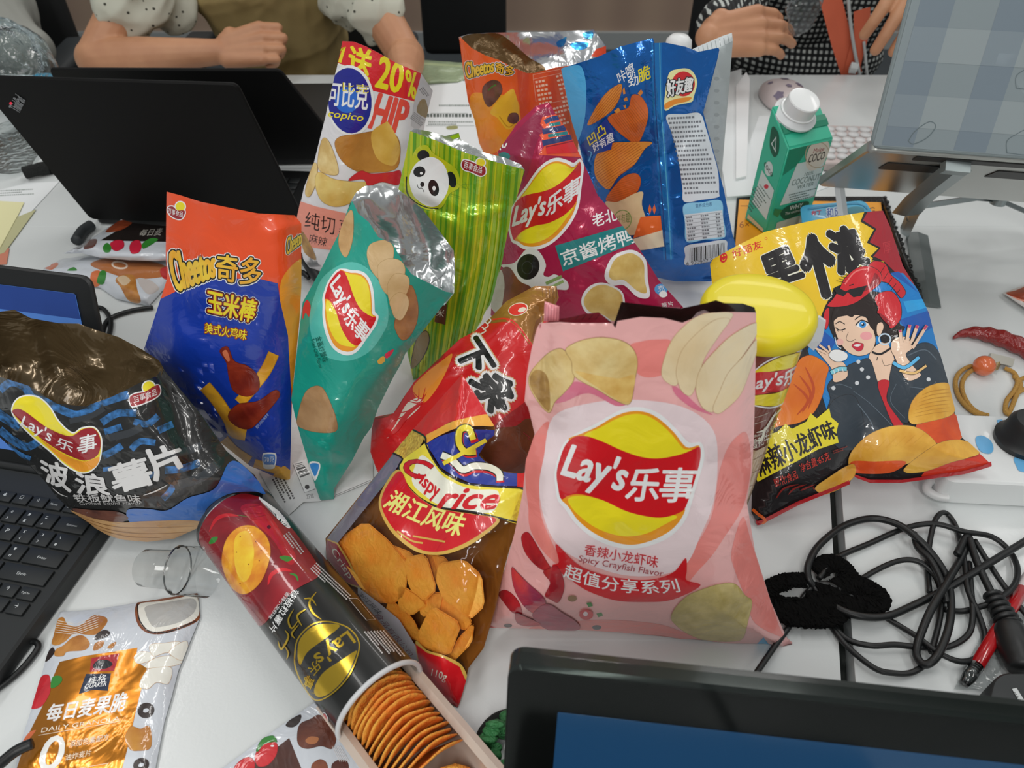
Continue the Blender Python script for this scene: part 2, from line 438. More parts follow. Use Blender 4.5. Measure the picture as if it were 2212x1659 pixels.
class Cyl:
    """a can's side: pixels meet the cylinder, unrolled to (r*angle, height)"""
    def __init__(s, o, axis, r):
        s.o, s.ax, s.r = Vector(o), Vector(axis).normalized(), r
        t = EYE - s.o; s.u = (t - s.ax * t.dot(s.ax)).normalized(); s.v = s.ax.cross(s.u); s.H = 1
    def ab(s, px, py):
        d = ray(px, py); e = EYE - s.o
        dp, ep = d - s.ax * d.dot(s.ax), e - s.ax * e.dot(s.ax)
        A, Bq, C_ = dp.dot(dp), dp.dot(ep), ep.dot(ep) - s.r ** 2
        t = (-Bq - math.sqrt(max(0, Bq * Bq - A * C_))) / A; p = EYE + d * t - s.o
        return (s.r * math.atan2(p.dot(s.v), p.dot(s.u)), p.dot(s.ax))
    def pos(s, Q, h):
        th = Q[:, 0] / s.r; rr = s.r + h
        return np.array(s.o) + Q[:, 1:] * np.array(s.ax) + (rr * np.cos(th))[:, None] * np.array(s.u) + (rr * np.sin(th))[:, None] * np.array(s.v)
def crop(x0, y0, k):
    def f(*p):
        return [(x0 + x / k, y0 + y / k) for x, y in p] if len(p) != 1 or isinstance(p[0], tuple) else None
    f.k = k; f.o = (x0, y0); return f
def grow(pts, px):
    """outline pushed outward by px pixels"""
    n = len(pts); ar = sum(pts[i][0] * pts[(i + 1) % n][1] - pts[(i + 1) % n][0] * pts[i][1] for i in range(n)); sgn = 1 if ar > 0 else -1; out = []
    for i in range(n):
        a, b, c = Vector(pts[i - 1]), Vector(pts[i]), Vector(pts[(i + 1) % n]); t = (c - a).normalized(); out.append((b.x + t.y * px * sgn, b.y - t.x * px * sgn))
    return out
def BH(m, hm, px, pts, hm2=None, px2=0):
    """smooth blob with a rim"""
    r = []
    if hm2: r.append(B(hm2, grow(pts, px + px2)))
    return r + [B(hm, grow(pts, px)), B(m, pts)]
def homog(src, dst):
    A = []
    for (x, y), (u, v) in zip(src, dst):
        A.append([x, y, 1, 0, 0, 0, -u * x, -u * y, -u]); A.append([0, 0, 0, x, y, 1, -v * x, -v * y, -v])
    h = np.linalg.svd(np.array(A))[2][-1].reshape(3, 3)
    def f(p):
        q = h @ np.array([p[0], p[1], 1.0]); return (q[0] / q[2], q[1] / q[2])
    return f
def affine_fit(src, dst):
    A = np.array([[x, y, 1] for x, y in src]); M = np.linalg.lstsq(A, np.array(dst), rcond=None)[0]
    return lambda p: tuple(np.array([p[0], p[1], 1.0]) @ M)

# ------------------------------------------------------------------ the room and the desks
def structure(name, bm, m): return tag(from_bm(name, bm, m, smooth=False), kind='structure')
bm = bmesh.new(); add_box(bm, (0, 1.5, -0.77), (8, 7.4, 0.06)); structure('floor', bm, mat('#3a4146', rough=0.9, h2='#30363a', vscale=200))
m = mat('#5c4c42', rough=0.6); nt = m.node_tree; tc = nt.nodes.new('ShaderNodeTexCoord'); wv = nt.nodes.new('ShaderNodeTexWave'); wv.inputs['Scale'].default_value = 1.1; wv.inputs['Distortion'].default_value = 4; wv.inputs['Detail'].default_value = 3
mp = nt.nodes.new('ShaderNodeMapping'); mp.inputs['Scale'].default_value = (1, 1, 0.08); r = nt.nodes.new('ShaderNodeValToRGB'); r.color_ramp.elements[0].color = col('#65554a', 2.4); r.color_ramp.elements[1].color = col('#6d5d50', 2.4)
nt.links.new(tc.outputs['Object'], mp.inputs['Vector']); nt.links.new(mp.outputs[0], wv.inputs['Vector']); nt.links.new(wv.outputs['Fac'], r.inputs['Fac']); nt.links.new(r.outputs[0], nt.nodes['Principled BSDF'].inputs['Base Color'])
bm = bmesh.new(); add_box(bm, (0, 4.05, 0.76), (8, 0.1, 3.0)); structure('wall_back', bm, m)
bm = bmesh.new(); add_box(bm, (0, 3.985, -0.70), (8, 0.03, 0.08)); structure('baseboard_back', bm, mat('#8a8e8e', rough=0.5))
DESK = mat('#c4c8c8', rough=0.28, coat=0.15, bump=0.02, bscale=200)
def desk(label, poly, legs):
    o = thing('desk', label, 'desk', (sum(p[0] for p in poly) / len(poly), sum(p[1] for p in poly) / len(poly), -0.74), 'white office desks')
    bm = bmesh.new(); top = [bm.verts.new((x, y, 0)) for x, y in poly]; bot = [bm.verts.new((x, y, -0.025)) for x, y in poly]; bm.faces.new(top); bm.faces.new(bot[::-1])
    for i in range(len(poly)): bm.faces.new((top[i - 1], bot[i - 1], bot[i], top[i]))
    bmesh.ops.recalc_face_normals(bm, faces=bm.faces[:]); bmesh.ops.bevel(bm, geom=[e for e in bm.edges], offset=0.0003, segments=1, affect='EDGES')
    from_bm('desktop', bm, DESK, o, smooth=False)
    for x, y in legs:
        bm = bmesh.new(); add_box(bm, (x, y, -0.383), (0.05, 0.05, 0.714), bev=0.004); from_bm('leg', bm, mat('#9a9c9c', rough=0.35, metal=0.6), o, angle=40)
    return o
s0 = at(1793, 1070); s1 = at(1817, 1473); sd = (s0 - s1).normalized()
def seam(y, off=0.0): return (s1.x + sd.x * (y - s1.y) / sd.y + off, y)
d1 = desk('white desk under the snack heap, left of the dark cable gap', [(-1.7, -0.25), seam(-0.25), seam(1.0), (-1.7, 1.0)], [(-1.5, 0.0), (-1.5, 0.9), (0.1, 0.0)])
desk('white desk under the coiled black cable, right of the dark cable gap', [seam(-0.25, 0.012), (1.6, -0.25), (1.6, 1.0), seam(1.0, 0.012)], [(1.5, 0.0), (1.5, 0.9)])
desk('white desk on the far side, in front of the two people', [(-1.7, 1.0003), (1.6, 1.0003), (1.6, 1.62), (-1.7, 1.62)], [(-1.5, 1.5), (1.5, 1.5)])
bm = bmesh.new(); a, b = Vector((*seam(-0.25, 0.0), -0.02)), Vector((*seam(1.0, 0.0), -0.02)); nn = Vector((sd.y, -sd.x, 0)) * 0.012
v = [bm.verts.new(q) for q in (a + Vector((0.0006, 0, 0)), a + Vector((0.0114, 0, 0)), b + Vector((0.0114, 0, 0)), b + Vector((0.0006, 0, 0)))]; bm.faces.new(v); v2 = [bm.verts.new(q.co - Vector((0, 0, 0.03))) for q in v]; bm.faces.new(v2[::-1])
for i in range(4): bm.faces.new((v[i - 1], v2[i - 1], v2[i], v[i]))
bmesh.ops.recalc_face_normals(bm, faces=bm.faces[:])
from_bm('cable_channel', bm, mat('#2c302e', rough=0.3, metal=0.6), d1, smooth=False)

# ------------------------------------------------------------------ crops the tracing was done in
cA = crop(0, 0, 2.989); cB = crop(640, 0, 2.989); cC = crop(1160, 0, 2.676); cE = crop(0, 400, 2.766); cF = crop(600, 400, 2.766)
cG = crop(1040, 520, 2.765); cH = crop(1500, 420, 2.2416); cI = crop(0, 800, 3.456); cK = crop(400, 1040, 2.68); cL = crop(680, 800, 2.676)
cM = crop(1040, 860, 2.962); cO = crop(1480, 430, 3.2529); cP = crop(640, 80, 3.457); cQ = crop(860, 60, 5.027); cR = crop(800, 560, 3.607); cS = crop(0, 1280, 4.377); cT = crop(480, 1380, 3.456)
WHITE = film('#dfe3e8'); BLACK = film('#141414'); RED = film('#c4141e'); YEL = film('#e8d020'); ORG = film('#e0921e'); CREAM = film('#e9e2cf')
DRED = film('#8f1420'); CHIP = film('#dcc68c', '#c8a866', vscale=60); CHIPD = film('#b08a4a', '#8a6434', vscale=80); POT = film('#e2d2b2', '#d4bc92', vscale=14); POTD = film('#b8966a')
CHIPO = film('#e0a23c', '#c9701f', vscale=70); CHIPR = film('#d85a22', '#b8431c', vscale=50); LEAF = film('#2f7a2c'); SKINP = film('#e0bfa6')

def lays(fit, ring=True):
    """the oval crisp emblem: yellow sun, red ribbon and white lettering"""
    f = lambda *p: [fit(q) for q in p]
    up = f((560, 265), (640, 225), (740, 180), (840, 120), (940, 84), (1040, 84), (1130, 125), (1230, 215), (1310, 310), (1390, 300), (1380, 360), (1250, 420), (1000, 420), (700, 330))
    lo = f((510, 640), (560, 600), (700, 580), (900, 640), (1100, 700), (1290, 690), (1275, 770), (1200, 850), (1080, 910), (960, 935), (840, 915), (720, 860), (620, 780), (555, 690))
    upi = f((660, 235), (760, 185), (850, 135), (945, 102), (1035, 102), (1120, 142), (1210, 222), (1290, 318), (1340, 330), (1250, 400), (1000, 400), (720, 300))
    loi = f((556, 640), (640, 620), (780, 650), (930, 700), (1090, 740), (1220, 745), (1250, 760), (1180, 800), (1060, 860), (950, 880), (850, 870), (740, 830), (650, 770), (580, 700))
    rib = f((500, 400), (540, 300), (600, 245), (680, 242), (780, 277), (900, 332), (1020, 372), (1130, 382), (1250, 362), (1330, 335), (1390, 308), (1400, 350), (1390, 420), (1350, 560), (1315, 670), (1280, 722), (1180, 757), (1080, 757), (930, 722), (780, 652), (640, 612), (560, 620), (510, 642), (490, 560), (482, 480))
    al = f((480, 480), (500, 390), (545, 285), (640, 218), (740, 170), (850, 105), (940, 70), (1040, 70), (1140, 112), (1240, 205), (1320, 290), (1395, 290), (1412, 350), (1400, 430), (1350, 600), (1300, 760), (1210, 865), (1090, 925), (960, 950), (830, 930), (710, 875), (610, 790), (545, 700), (500, 645), (485, 560))
    q = lambda *p: f(*p)
    out = [B(WHITE, grow(al, 4))] if ring else []
    out += [B(ORG, up), B(ORG, lo), B(YEL, upi), B(YEL, loi), B(RED, rib)]
    out += [X(WHITE, "Lay's", q((575, 285), (960, 400), (880, 650), (490, 545)), bold=0.03, shear=0.1)]
    out += [X(WHITE, "乐", q((965, 440), (1150, 450), (1125, 655), (915, 650)), bold=0.03), X(WHITE, "事", q((1160, 440), (1385, 445), (1345, 660), (1130, 660)), bold=0.025)]
    return out
LK = [(560, 265), (510, 640), (1390, 305), (1290, 720), (990, 82), (960, 935)]
def pepsi(blob, sun, quad, t='百事食品'):
    return [B(WHITE, grow(blob, 2.5)), E_(WHITE, sun[0], sun[1], sun[2] + 2.5), E_(YEL, *sun), B(DRED, blob), X(WHITE, t, quad, bold=0.01)]
def bag(name, label, group=None, base=(0, 0), z=0.0):
    p = at(base[0], base[1], z); return thing(name, label, 'snack bag', (p.x, p.y, p.z), group or 'opened snack bags heaped on the desk')
def ring_of(pts): return [Vector(p) for p in pts]

# ---- pink bag, front of the heap
PL = lean_plane(1370, 1385, 0, 0, 12)
t = bag('snack_bag', 'large open pink crisps bag with crayfish art standing at the front of the heap', base=(1370, 1385))
out = cG((348, 492), (470, 486), (560, 492), (700, 492), (780, 492), (800, 522), (812, 480), (950, 455), (1090, 462), (1200, 490), (1250, 470), (1330, 432), (1450, 425), (1640, 428)) + \
    [(1633, 737), (1631, 845), (1628, 954), (1624, 1020), (1613, 1085), (1631, 1191), (1665, 1299), (1703, 1387), (1702, 1410), (1661, 1403), (1560, 1393), (1445, 1376), (1344, 1366), (1243, 1360), (1141, 1358), (1050, 1356), (1062, 1300), (1090, 1230), (1112, 1150), (1130, 1060), (1136, 995), (1155, 938), (1141, 880), (1133, 867), (1138, 809), (1148, 755), (1159, 712)]
PK = film('#e8a6a4'); PKW = film('#edcdd0'); SAL = film('#e27f78'); PKD = film('#cf6f86')
art = [B(SAL, cM((1640, 240), (1700, 230), (1725, 420), (1690, 640), (1640, 760), (1560, 880), (1480, 1000), (1390, 1100), (1310, 1180), (1310, 1040), (1400, 900), (1470, 760), (1500, 620), (1520, 480), (1570, 330))),
    B(SAL, cM((285, 400), (340, 240), (430, 150), (460, 300), (400, 420), (370, 560), (380, 740), (440, 900), (500, 1020), (480, 1060), (380, 960), (310, 830), (300, 700), (285, 560))),
    B(SAL, cG((880, 640), (960, 600), (1060, 590), (1130, 600), (1100, 700), (1080, 800), (940, 800))),
    B(PKW, cM((460, 120), (700, 30), (1000, 10), (1300, 60), (1480, 200), (1510, 420), (1480, 680), (1400, 880), (1310, 1060), (1150, 1130), (900, 1130), (640, 1040), (480, 930), (400, 760), (370, 560), (400, 380))),
    B(SAL, cM((1670, 760), (1720, 900), (1800, 1150), (1900, 1450), (1930, 1530), (1750, 1440), (1700, 1300), (1620, 1100), (1600, 980))),
    B(SAL, cM((300, 1480), (700, 1420), (1100, 1440), (1300, 1500), (1500, 1570), (1000, 1530))),
    B(PKD, cG((440, 960), (530, 850), (640, 860), (860, 960), (800, 985), (640, 910), (500, 960))),
    B(PKD, cG((1140, 860), (1200, 900), (1300, 990), (1380, 1040), (1260, 1000), (1160, 920))),
    BH(CHIP, CHIPD, 1.2, cG((290, 800), (340, 730), (420, 660), (490, 650), (550, 740), (550, 830), (500, 900), (440, 960), (405, 1025), (340, 960), (290, 870))),
    B(CHIPD, cG((292, 810), (330, 770), (390, 800), (410, 900), (405, 1015), (340, 950), (295, 870))),
    BH(CHIP, CHIPD, 1.2, cG((505, 655), (540, 620), (620, 590), (720, 577), (830, 595), (900, 640), (930, 720), (915, 830), (885, 970), (800, 950), (700, 890), (560, 810), (540, 720))),
    B(film('#c79a4c', '#d9b76c', vscale=90), cG((560, 780), (680, 800), (820, 820), (915, 800), (900, 920), (880, 965), (800, 940), (700, 880)))]
for s in (((1075, 790), (1100, 680), (1140, 590), (1200, 520), (1290, 450), (1400, 428), (1500, 445), (1350, 600), (1200, 700), (1170, 855), (1110, 845)),
          ((1165, 760), (1200, 650), (1300, 540), (1400, 470), (1480, 470), (1420, 560), (1330, 700), (1290, 830), (1250, 920), (1200, 900), (1170, 830)),
          ((1280, 870), (1310, 760), (1400, 650), (1500, 560), (1638, 490), (1638, 560), (1560, 680), (1480, 790), (1400, 1000), (1340, 1010), (1300, 960)),
          ((1380, 1000), (1420, 900), (1470, 790), (1560, 690), (1638, 590), (1638, 660), (1590, 800), (1540, 920), (1460, 1000), (1410, 1030))):
    art += BH(POT, POTD, 0.9, cG(*s))
art += [lays(lambda p: cM(p, (0, 0))[0]),
    X(film('#bf2b35'), '香辣小龙虾味', cM((665, 930), (1135, 1010), (1125, 1085), (655, 1000)), bold=0.015),
    X(film('#a0303a'), 'Spicy Crayfish Flavor', cM((628, 1000), (1170, 1100), (1158, 1150), (615, 1052)), bow=1),
    B(RED, cM((475, 930), (560, 1010), (640, 1075), (760, 1120), (900, 1150), (1050, 1160), (1160, 1140), (1240, 1100), (1305, 1020), (1312, 1100), (1310, 1160), (1400, 1190), (1330, 1240), (1200, 1290), (1050, 1300), (860, 1290), (680, 1230), (560, 1150), (455, 1070), (495, 1045))),
    X(WHITE, '超值分享系列', cM((545, 1050), (1245, 1150), (1275, 1235), (520, 1140)), bold=0.02, bow=17)]
CR1 = film('#b81f2a', '#8e1220', vscale=50); CR2 = film('#c83a3c', '#8a2a4a', vscale=40)
for m, s in ((CR1, ((260, 880), (300, 860), (360, 950), (420, 1050), (440, 1085), (400, 1100), (340, 1060), (290, 1000), (265, 940))), (CR1, ((430, 1090), (480, 1070), (520, 1150), (525, 1220), (490, 1300), (440, 1280), (410, 1260), (430, 1210), (440, 1170), (400, 1110))),
             (CR1, ((110, 1250), (160, 1230), (230, 1290), (260, 1380), (200, 1370), (140, 1300))), (CR2, ((200, 1080), (240, 1120), (310, 1190), (380, 1250), (410, 1300), (400, 1360), (340, 1370), (280, 1330), (230, 1250), (205, 1170))),
             (film('#a5304a', '#8a2440'), ((330, 1370), (420, 1310), (520, 1370), (600, 1420), (625, 1470), (480, 1490), (400, 1460), (350, 1420))), (CR1, ((220, 1370), (300, 1400), (380, 1440), (300, 1450), (230, 1430)))):
    art += BH(m, film('#7a1420'), 0.8, cM(*s))
art += [G(LEAF, cM((670, 1305), (700, 1300), (712, 1325), (685, 1332))), G(LEAF, cM((735, 1378), (768, 1370), (778, 1390), (748, 1402))), E_(RED, *cM((670, 1378))[0], 15, 11), E_(PKW, *cM((665, 1372))[0], 5, 5), E_(film('#4a5054'), *cM((738, 1466))[0], 10, 5), E_(film('#8a6a4a'), *cM((580, 1277))[0], 10, 7), E_(film('#3a2a2a'), *cM((170, 1455))[0], 9, 4)]
art += BH(film('#c3b06c', '#a8954e', vscale=80), film('#a08a48'), 1, cM((1215, 1400), (1240, 1340), (1320, 1260), (1440, 1210), (1540, 1185), (1620, 1190), (1680, 1260), (1725, 1300), (1700, 1420), (1670, 1530), (1580, 1550), (1440, 1545), (1320, 1500), (1240, 1440)))
art += [G(film('#3f9fd0'), cM((1740, 1612), (1765, 1570), (1805, 1530), (1835, 1570), (1840, 1622))), X(film('#b0605c'), '185', cM((1590, 1575), (1660, 1580), (1660, 1600), (1590, 1595)))]
sheet('front_panel', t, PL, out, PK, art, T=0.026, w=0.055, open_=range(0, 13), wr=0.0013, k=80, seed=3, crpx=((1150, 720, 1180, 960, -0.004, 0.012), (1180, 960, 1185, 1300, 0.003, 0.01), (1615, 780, 1612, 1080, 0.004, 0.012), (1600, 1090, 1560, 1000, -0.004, 0.012), (1300, 705, 1310, 760, 0.002, 0.01)))
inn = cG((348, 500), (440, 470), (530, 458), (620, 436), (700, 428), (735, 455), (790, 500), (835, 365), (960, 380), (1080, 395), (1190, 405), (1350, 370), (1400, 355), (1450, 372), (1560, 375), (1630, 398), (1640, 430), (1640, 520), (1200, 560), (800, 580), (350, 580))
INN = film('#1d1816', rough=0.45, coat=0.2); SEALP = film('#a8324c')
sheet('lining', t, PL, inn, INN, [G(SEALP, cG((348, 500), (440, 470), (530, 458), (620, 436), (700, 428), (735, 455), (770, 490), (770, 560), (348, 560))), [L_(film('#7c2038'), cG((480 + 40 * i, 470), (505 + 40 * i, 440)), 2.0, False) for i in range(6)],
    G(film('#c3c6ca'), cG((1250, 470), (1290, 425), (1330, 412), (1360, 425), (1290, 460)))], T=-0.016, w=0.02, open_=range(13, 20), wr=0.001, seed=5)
seal = cG((378, 362), (465, 392), (462, 480), (372, 482))
sheet('torn_seal', t, PL, seal, film('#dd8d93'), [L_(film('#b96a74'), cG((385 + 17 * i, 372 + 6 * i), (380 + 17 * i, 478)), 1.6, False) for i in range(5)], T=0.004, w=0.01, wr=0)
back = [(1168, 700), (1630, 680)] + out[14:41]
sheet('back_panel', t, PL, back, PK, edge0=-0.0015, T=-0.024, w=0.05, open_=(0,), wr=0.001, grid=0.012, flip=True)

# ---- clear bag of rice crackers
PL = plane3((706, 1200, 0.004), (990, 1529, 0.0), (998, 809, 0.17))
t = bag('cracker_bag', 'half clear bag of rice crackers with red and yellow print leaning beside the black tube', base=(850, 1380))
out = [(998, 809), (1029, 856), (1069, 923), (1067, 940), (1052, 955), (1036, 979), (1052, 1000), (1091, 1018), (1118, 1022), (1160, 1022), (1162, 1058), (1125, 1129), (1102, 1181), (1084, 1248), (1072, 1308), (1045, 1400), (1012, 1443), (1006, 1471), (990, 1529), (945, 1512), (860, 1420), (790, 1320), (706, 1210), (703, 1163), (803, 1038), (850, 979), (893, 927)]
CLR = clear_film('clear_wrapper', '#f4ead8', 0.10, 0.07, 0.35, 26)
GOLD = film('#c8a24a'); BLU = film('#22338c'); YL = film('#e3cf3a')
art = [G(film('#6f6a78', rough=0.2), cL((560, 345), (455, 480), (330, 640), (70, 975), (130, 1000), (420, 640), (520, 500))),
    G(RED, cL((850, 25), (900, 90), (1000, 250), (1010, 262), (900, 270), (780, 300), (690, 350), (640, 382), (560, 342))),
    B(film('#e8a23a'), cL((640, 380), (700, 345), (800, 295), (930, 265), (1010, 258), (1036, 320), (950, 322), (820, 335), (700, 388), (645, 422))),
    G(BLU, cL((640, 425), (720, 383), (850, 340), (1040, 345), (1040, 375), (1000, 400), (945, 490), (1000, 545), (1100, 590), (1170, 598), (1170, 670), (1060, 668), (900, 652), (790, 602), (730, 562), (680, 480))),
    [L_(film('#e8a23a'), cL((640, 402), (760, 340), (900, 312), (1030, 312)), 2.5)],
    G(RED, cL((1170, 595), (1285, 598), (1285, 690), (1170, 672))),
    L_(RED, cL((925, 415), (895, 345), (845, 350), (838, 420), (875, 480), (935, 480)), 17), L_(BLACK, cL((915, 400), (890, 338), (840, 345), (833, 420), (870, 470), (930, 470)), 18), L_(YL, cL((915, 400), (890, 338), (840, 345), (833, 420), (870, 470), (930, 470)), 13),
    L_(RED, cL((745, 500), (800, 530), (860, 590), (920, 570), (1010, 575), (1065, 610), (1072, 650)), 18), L_(BLACK, cL((735, 490), (790, 515), (855, 575), (920, 555), (1005, 562), (1062, 595), (1070, 640)), 19), L_(CREAM, cL((735, 490), (790, 515), (855, 575), (920, 555), (1005, 562), (1062, 595), (1070, 640)), 14),
    L_(YL, cL((745, 540), (850, 480), (990, 400)), 9), 
    G(film('#a57c2a', '#d0b048', vscale=400), cL((560, 345), (640, 385), (600, 460), (510, 515), (455, 480))),
    B(YL, cL((510, 520), (600, 455), (648, 425), (680, 500), (740, 575), (800, 622), (900, 662), (1060, 677), (1280, 690), (1270, 750), (1190, 880), (1060, 850), (940, 820), (800, 800), (680, 770), (560, 690), (490, 570))),
    G(film('#b59a30', '#d8c83c', vscale=400), cL((1200, 690), (1280, 692), (1270, 750), (1190, 876), (1130, 862))),
    B(CREAM, cL((610, 500), (670, 520), (750, 615), (900, 685), (1060, 700), (1030, 815), (880, 812), (740, 785), (640, 725), (565, 640))),
    L_(BLACK, cL((570, 345), (640, 385), (650, 440), (720, 560), (800, 622), (900, 660), (1060, 676), (1280, 688)), 3.5), L_(BLACK, cL((455, 480), (510, 512), (490, 570), (560, 690), (690, 780), (940, 822), (1190, 882)), 3.5),
    X(RED, 'C', cL((545, 495), (690, 545), (640, 640), (510, 590)), bold=0.05, shear=0.2, halo=[(film('#7a1010'), 1.2)]),
    X(RED, 'rispy', cL((610, 580), (735, 660), (705, 790), (570, 640)), bold=0.04, shear=0.2), X(RED, 'rice', cL((755, 680), (1085, 695), (1050, 800), (705, 800)), bold=0.05, shear=0.25),
    B(GOLD, cL((490, 575), (560, 690), (680, 780), (800, 812), (930, 832), (1070, 862), (970, 960), (850, 1035), (720, 1068), (590, 1050), (470, 960), (400, 860), (375, 760), (415, 655))),
    B(RED, cL((500, 585), (560, 692), (680, 782), (800, 814), (930, 834), (1050, 860), (955, 945), (838, 1015), (720, 1050), (605, 1034), (485, 945), (415, 850), (390, 760), (428, 662))),
    X(film('#e6dc7a'), '湘江风味', cL((470, 690), (895, 835), (835, 965), (395, 790)), bold=0.03, bow=6),
    L_(GOLD, cL((570, 958), (760, 992)), 4, False), L_(GOLD, cL((480, 930), (560, 985), (630, 1000)), 4),
    G(GOLD, cL((70, 972), (135, 998), (200, 1100), (278, 1255), (262, 1262), (180, 1230), (60, 1080))), G(film('#a0142a'), cL((70, 980), (128, 1005), (190, 1105), (265, 1250), (180, 1225), (60, 1075))),
    X(CREAM, 'Crisp', cL((120, 1020), (225, 1190), (190, 1212), (85, 1050))),
    G(film('#b3adb4'), cK((1000, 610), (1120, 700), (1240, 800), (1365, 1000), (1350, 1045), (1260, 1000), (1120, 830), (1000, 650))), X(film('#7c2440'), '食品有限公司', cK((1130, 760), (1325, 1000), (1300, 1012), (1090, 770))), X(film('#3a3440'), '浙江风味', cK((1020, 640), (1150, 760), (1110, 770), (1000, 650))),
    B(GOLD, cK((1335, 925), (1400, 975), (1500, 1008), (1600, 1062), (1640, 1160), (1620, 1175), (1570, 1150), (1380, 1100))),
    G(RED, cK((1335, 940), (1400, 990), (1500, 1022), (1588, 1072), (1625, 1155), (1580, 1310), (1480, 1290), (1380, 1180))), X(CREAM, '110g', cK((1432, 1082), (1520, 1110), (1506, 1165), (1422, 1135)))]
sheet('front_panel', t, PL, out, CLR, art, T=0.024, w=0.05, wr=0.0022, k=90, seed=11, crpx=((1000, 830, 960, 1080, 0.003, 0.006), (800, 1060, 880, 1000, -0.003, 0.008)))
sheet('back_panel', t, PL, out, film('#9a6a34', rough=0.3), edge0=-0.0015, T=-0.012, w=0.04, wr=0.001, grid=0.012, flip=True)
CK = mat('#d29440', rough=0.6, bump=0.25, bscale=130, h2='#c48030', vscale=50, g=1.7)
def cracker(pts, zo, label):
    cx_ = sum(p[0] for p in pts) / len(pts); cy_ = sum(p[1] for p in pts) / len(pts); pts = [(cx_ + (x - cx_) * 1.14, cy_ + (y - cy_) * 1.14) for x, y in pts]
    loop = [q for i, p in enumerate(cL(*pts)) for q in ((lambda a, b: ((p[0] * 0.85 + a[0] * 0.15, p[1] * 0.85 + a[1] * 0.15), (p[0] * 0.85 + b[0] * 0.15, p[1] * 0.85 + b[1] * 0.15)))(cL(*pts)[i - 1], cL(*pts)[(i + 1) % len(pts)]))]; bm = bmesh.new(); n = PL.n
    top = [bm.verts.new(PL.hit(*p) + (EYE - PL.hit(*p)) * ((zo + 0.0025) / PL.H)) for p in loop]; bot = [bm.verts.new(PL.hit(*p) + (EYE - PL.hit(*p)) * ((zo - 0.0025) / PL.H)) for p in loop]
    bm.faces.new(top); bm.faces.new(bot[::-1])
    for i in range(len(top)): bm.faces.new((top[i - 1], bot[i - 1], bot[i], top[i]))
    bmesh.ops.recalc_face_normals(bm, faces=bm.faces[:]); es = [e for e in bm.edges if len(e.link_faces) == 2 and e.calc_face_angle(0) > 1]
    bmesh.ops.bevel(bm, geom=es, offset=0.0012, segments=2, affect='EDGES'); bmesh.ops.triangulate(bm, faces=bm.faces[:])
    c = sum((v.co for v in bm.verts), Vector()) / len(bm.verts)
    for v in bm.verts: v.co -= c
    o = from_bm('rice_cracker', bm, CK, angle=40); o.location = c
    tag(o, label, 'cracker', 'rice crackers inside the clear bag')
cracker(((150, 1000), (300, 900), (420, 1000), (520, 1120), (500, 1290), (420, 1330), (280, 1250), (170, 1080)), 0.008, 'largest rice cracker in the clear bag, under its left edge')
cracker(((530, 1095), (640, 1075), (695, 1260), (630, 1320), (550, 1250)), 0.014, 'narrow upright rice cracker in the middle of the clear bag')
cracker(((490, 1240), (590, 1300), (640, 1350), (560, 1410), (490, 1370)), 0.008, 'small rice cracker below the narrow one in the clear bag')
cracker(((730, 1130), (860, 1110), (950, 1190), (965, 1350), (890, 1420), (750, 1310), (715, 1220)), 0.013, 'folded brown rice cracker at right inside the clear bag')
cracker(((680, 1375), (835, 1470), (770, 1645), (585, 1570)), 0.014, 'square rice cracker at the bottom of the clear bag')
cracker(((840, 1540), (915, 1470), (900, 1580), (790, 1690), (760, 1660)), 0.007, 'rice cracker half hidden beside the square one in the clear bag')
cracker(((440, 1330), (560, 1430), (620, 1560), (520, 1530), (420, 1400)), 0.006, 'dim rice cracker behind the square one in the clear bag')
cracker(((430, 1010), (560, 1060), (560, 1130), (500, 1180), (430, 1120)), 0.006, 'rice cracker between the largest and the narrow one in the clear bag')
cracker(((640, 1060), (760, 1090), (760, 1180), (690, 1230), (640, 1150)), 0.005, 'rice cracker between the narrow and the folded one in the clear bag')
cracker(((600, 1290), (740, 1290), (720, 1390), (620, 1420)), 0.006, 'rice cracker in the middle under the narrow one in the clear bag')
cracker(((180, 1080), (300, 1240), (420, 1330), (330, 1330), (220, 1200)), 0.004, 'sliver of rice cracker at the lower left seam of the clear bag')
cracker(((760, 1300), (900, 1440), (860, 1500), (700, 1390), (640, 1340)), 0.005, 'rice cracker behind the folded one in the clear bag')

# ---- black wavy crisps bag on the keyboard
PL = lean_plane(330, 1165, 0.0200, 0, 20)
t = bag('snack_bag', 'wide open black crisps bag with blue waves sitting on the laptop keyboard', base=(330, 1165))
mouth = [(-60, 790), (0, 814), (61, 833), (123, 872), (184, 878), (242, 857), (300, 828), (338, 812), (352, 795)]
out = mouth + [(360, 806), (434, 895), (489, 974), (550, 1026), (573, 1066), (520, 1085), (460, 1120), (425, 1140), (376, 1162), (318, 1169), (260, 1164), (231, 1153), (174, 1121), (121, 1072), (95, 1037), (43, 985), (0, 945), (-60, 890)]
BW = film('#3576b8', '#123048', vscale=180); GSHEEN = film('#2b2f34')
art = []
for s, w_ in ((((0, 150), (80, 90), (180, 120), (240, 200), (330, 230), (450, 290), (560, 330), (650, 310), (720, 260), (860, 210), (960, 180)), 17), (((760, 390), (880, 320), (1020, 320)), 16), (((-60, 290), (60, 370), (150, 420)), 20), (((0, 440), (100, 520), (200, 570), (290, 530)), 17), (((980, 590), (1050, 530), (1160, 540)), 14), (((770, 640), (850, 600), (910, 560)), 15), (((1230, 745), (1350, 735), (1490, 690)), 16), (((1215, 960), (1265, 910), (1295, 860)), 14), (((770, 740), (860, 730)), 9), (((780, 460), (910, 420)), 14), (((1180, 450), (1290, 400)), 15), (((1000, 380), (1100, 400), (1180, 340)), 14), (((60, 560), (140, 620), (230, 660)), 10), (((1010, 720), (1090, 800), (1160, 760)), 8)):
    art.append(L_(BW, cI(*s), w_))
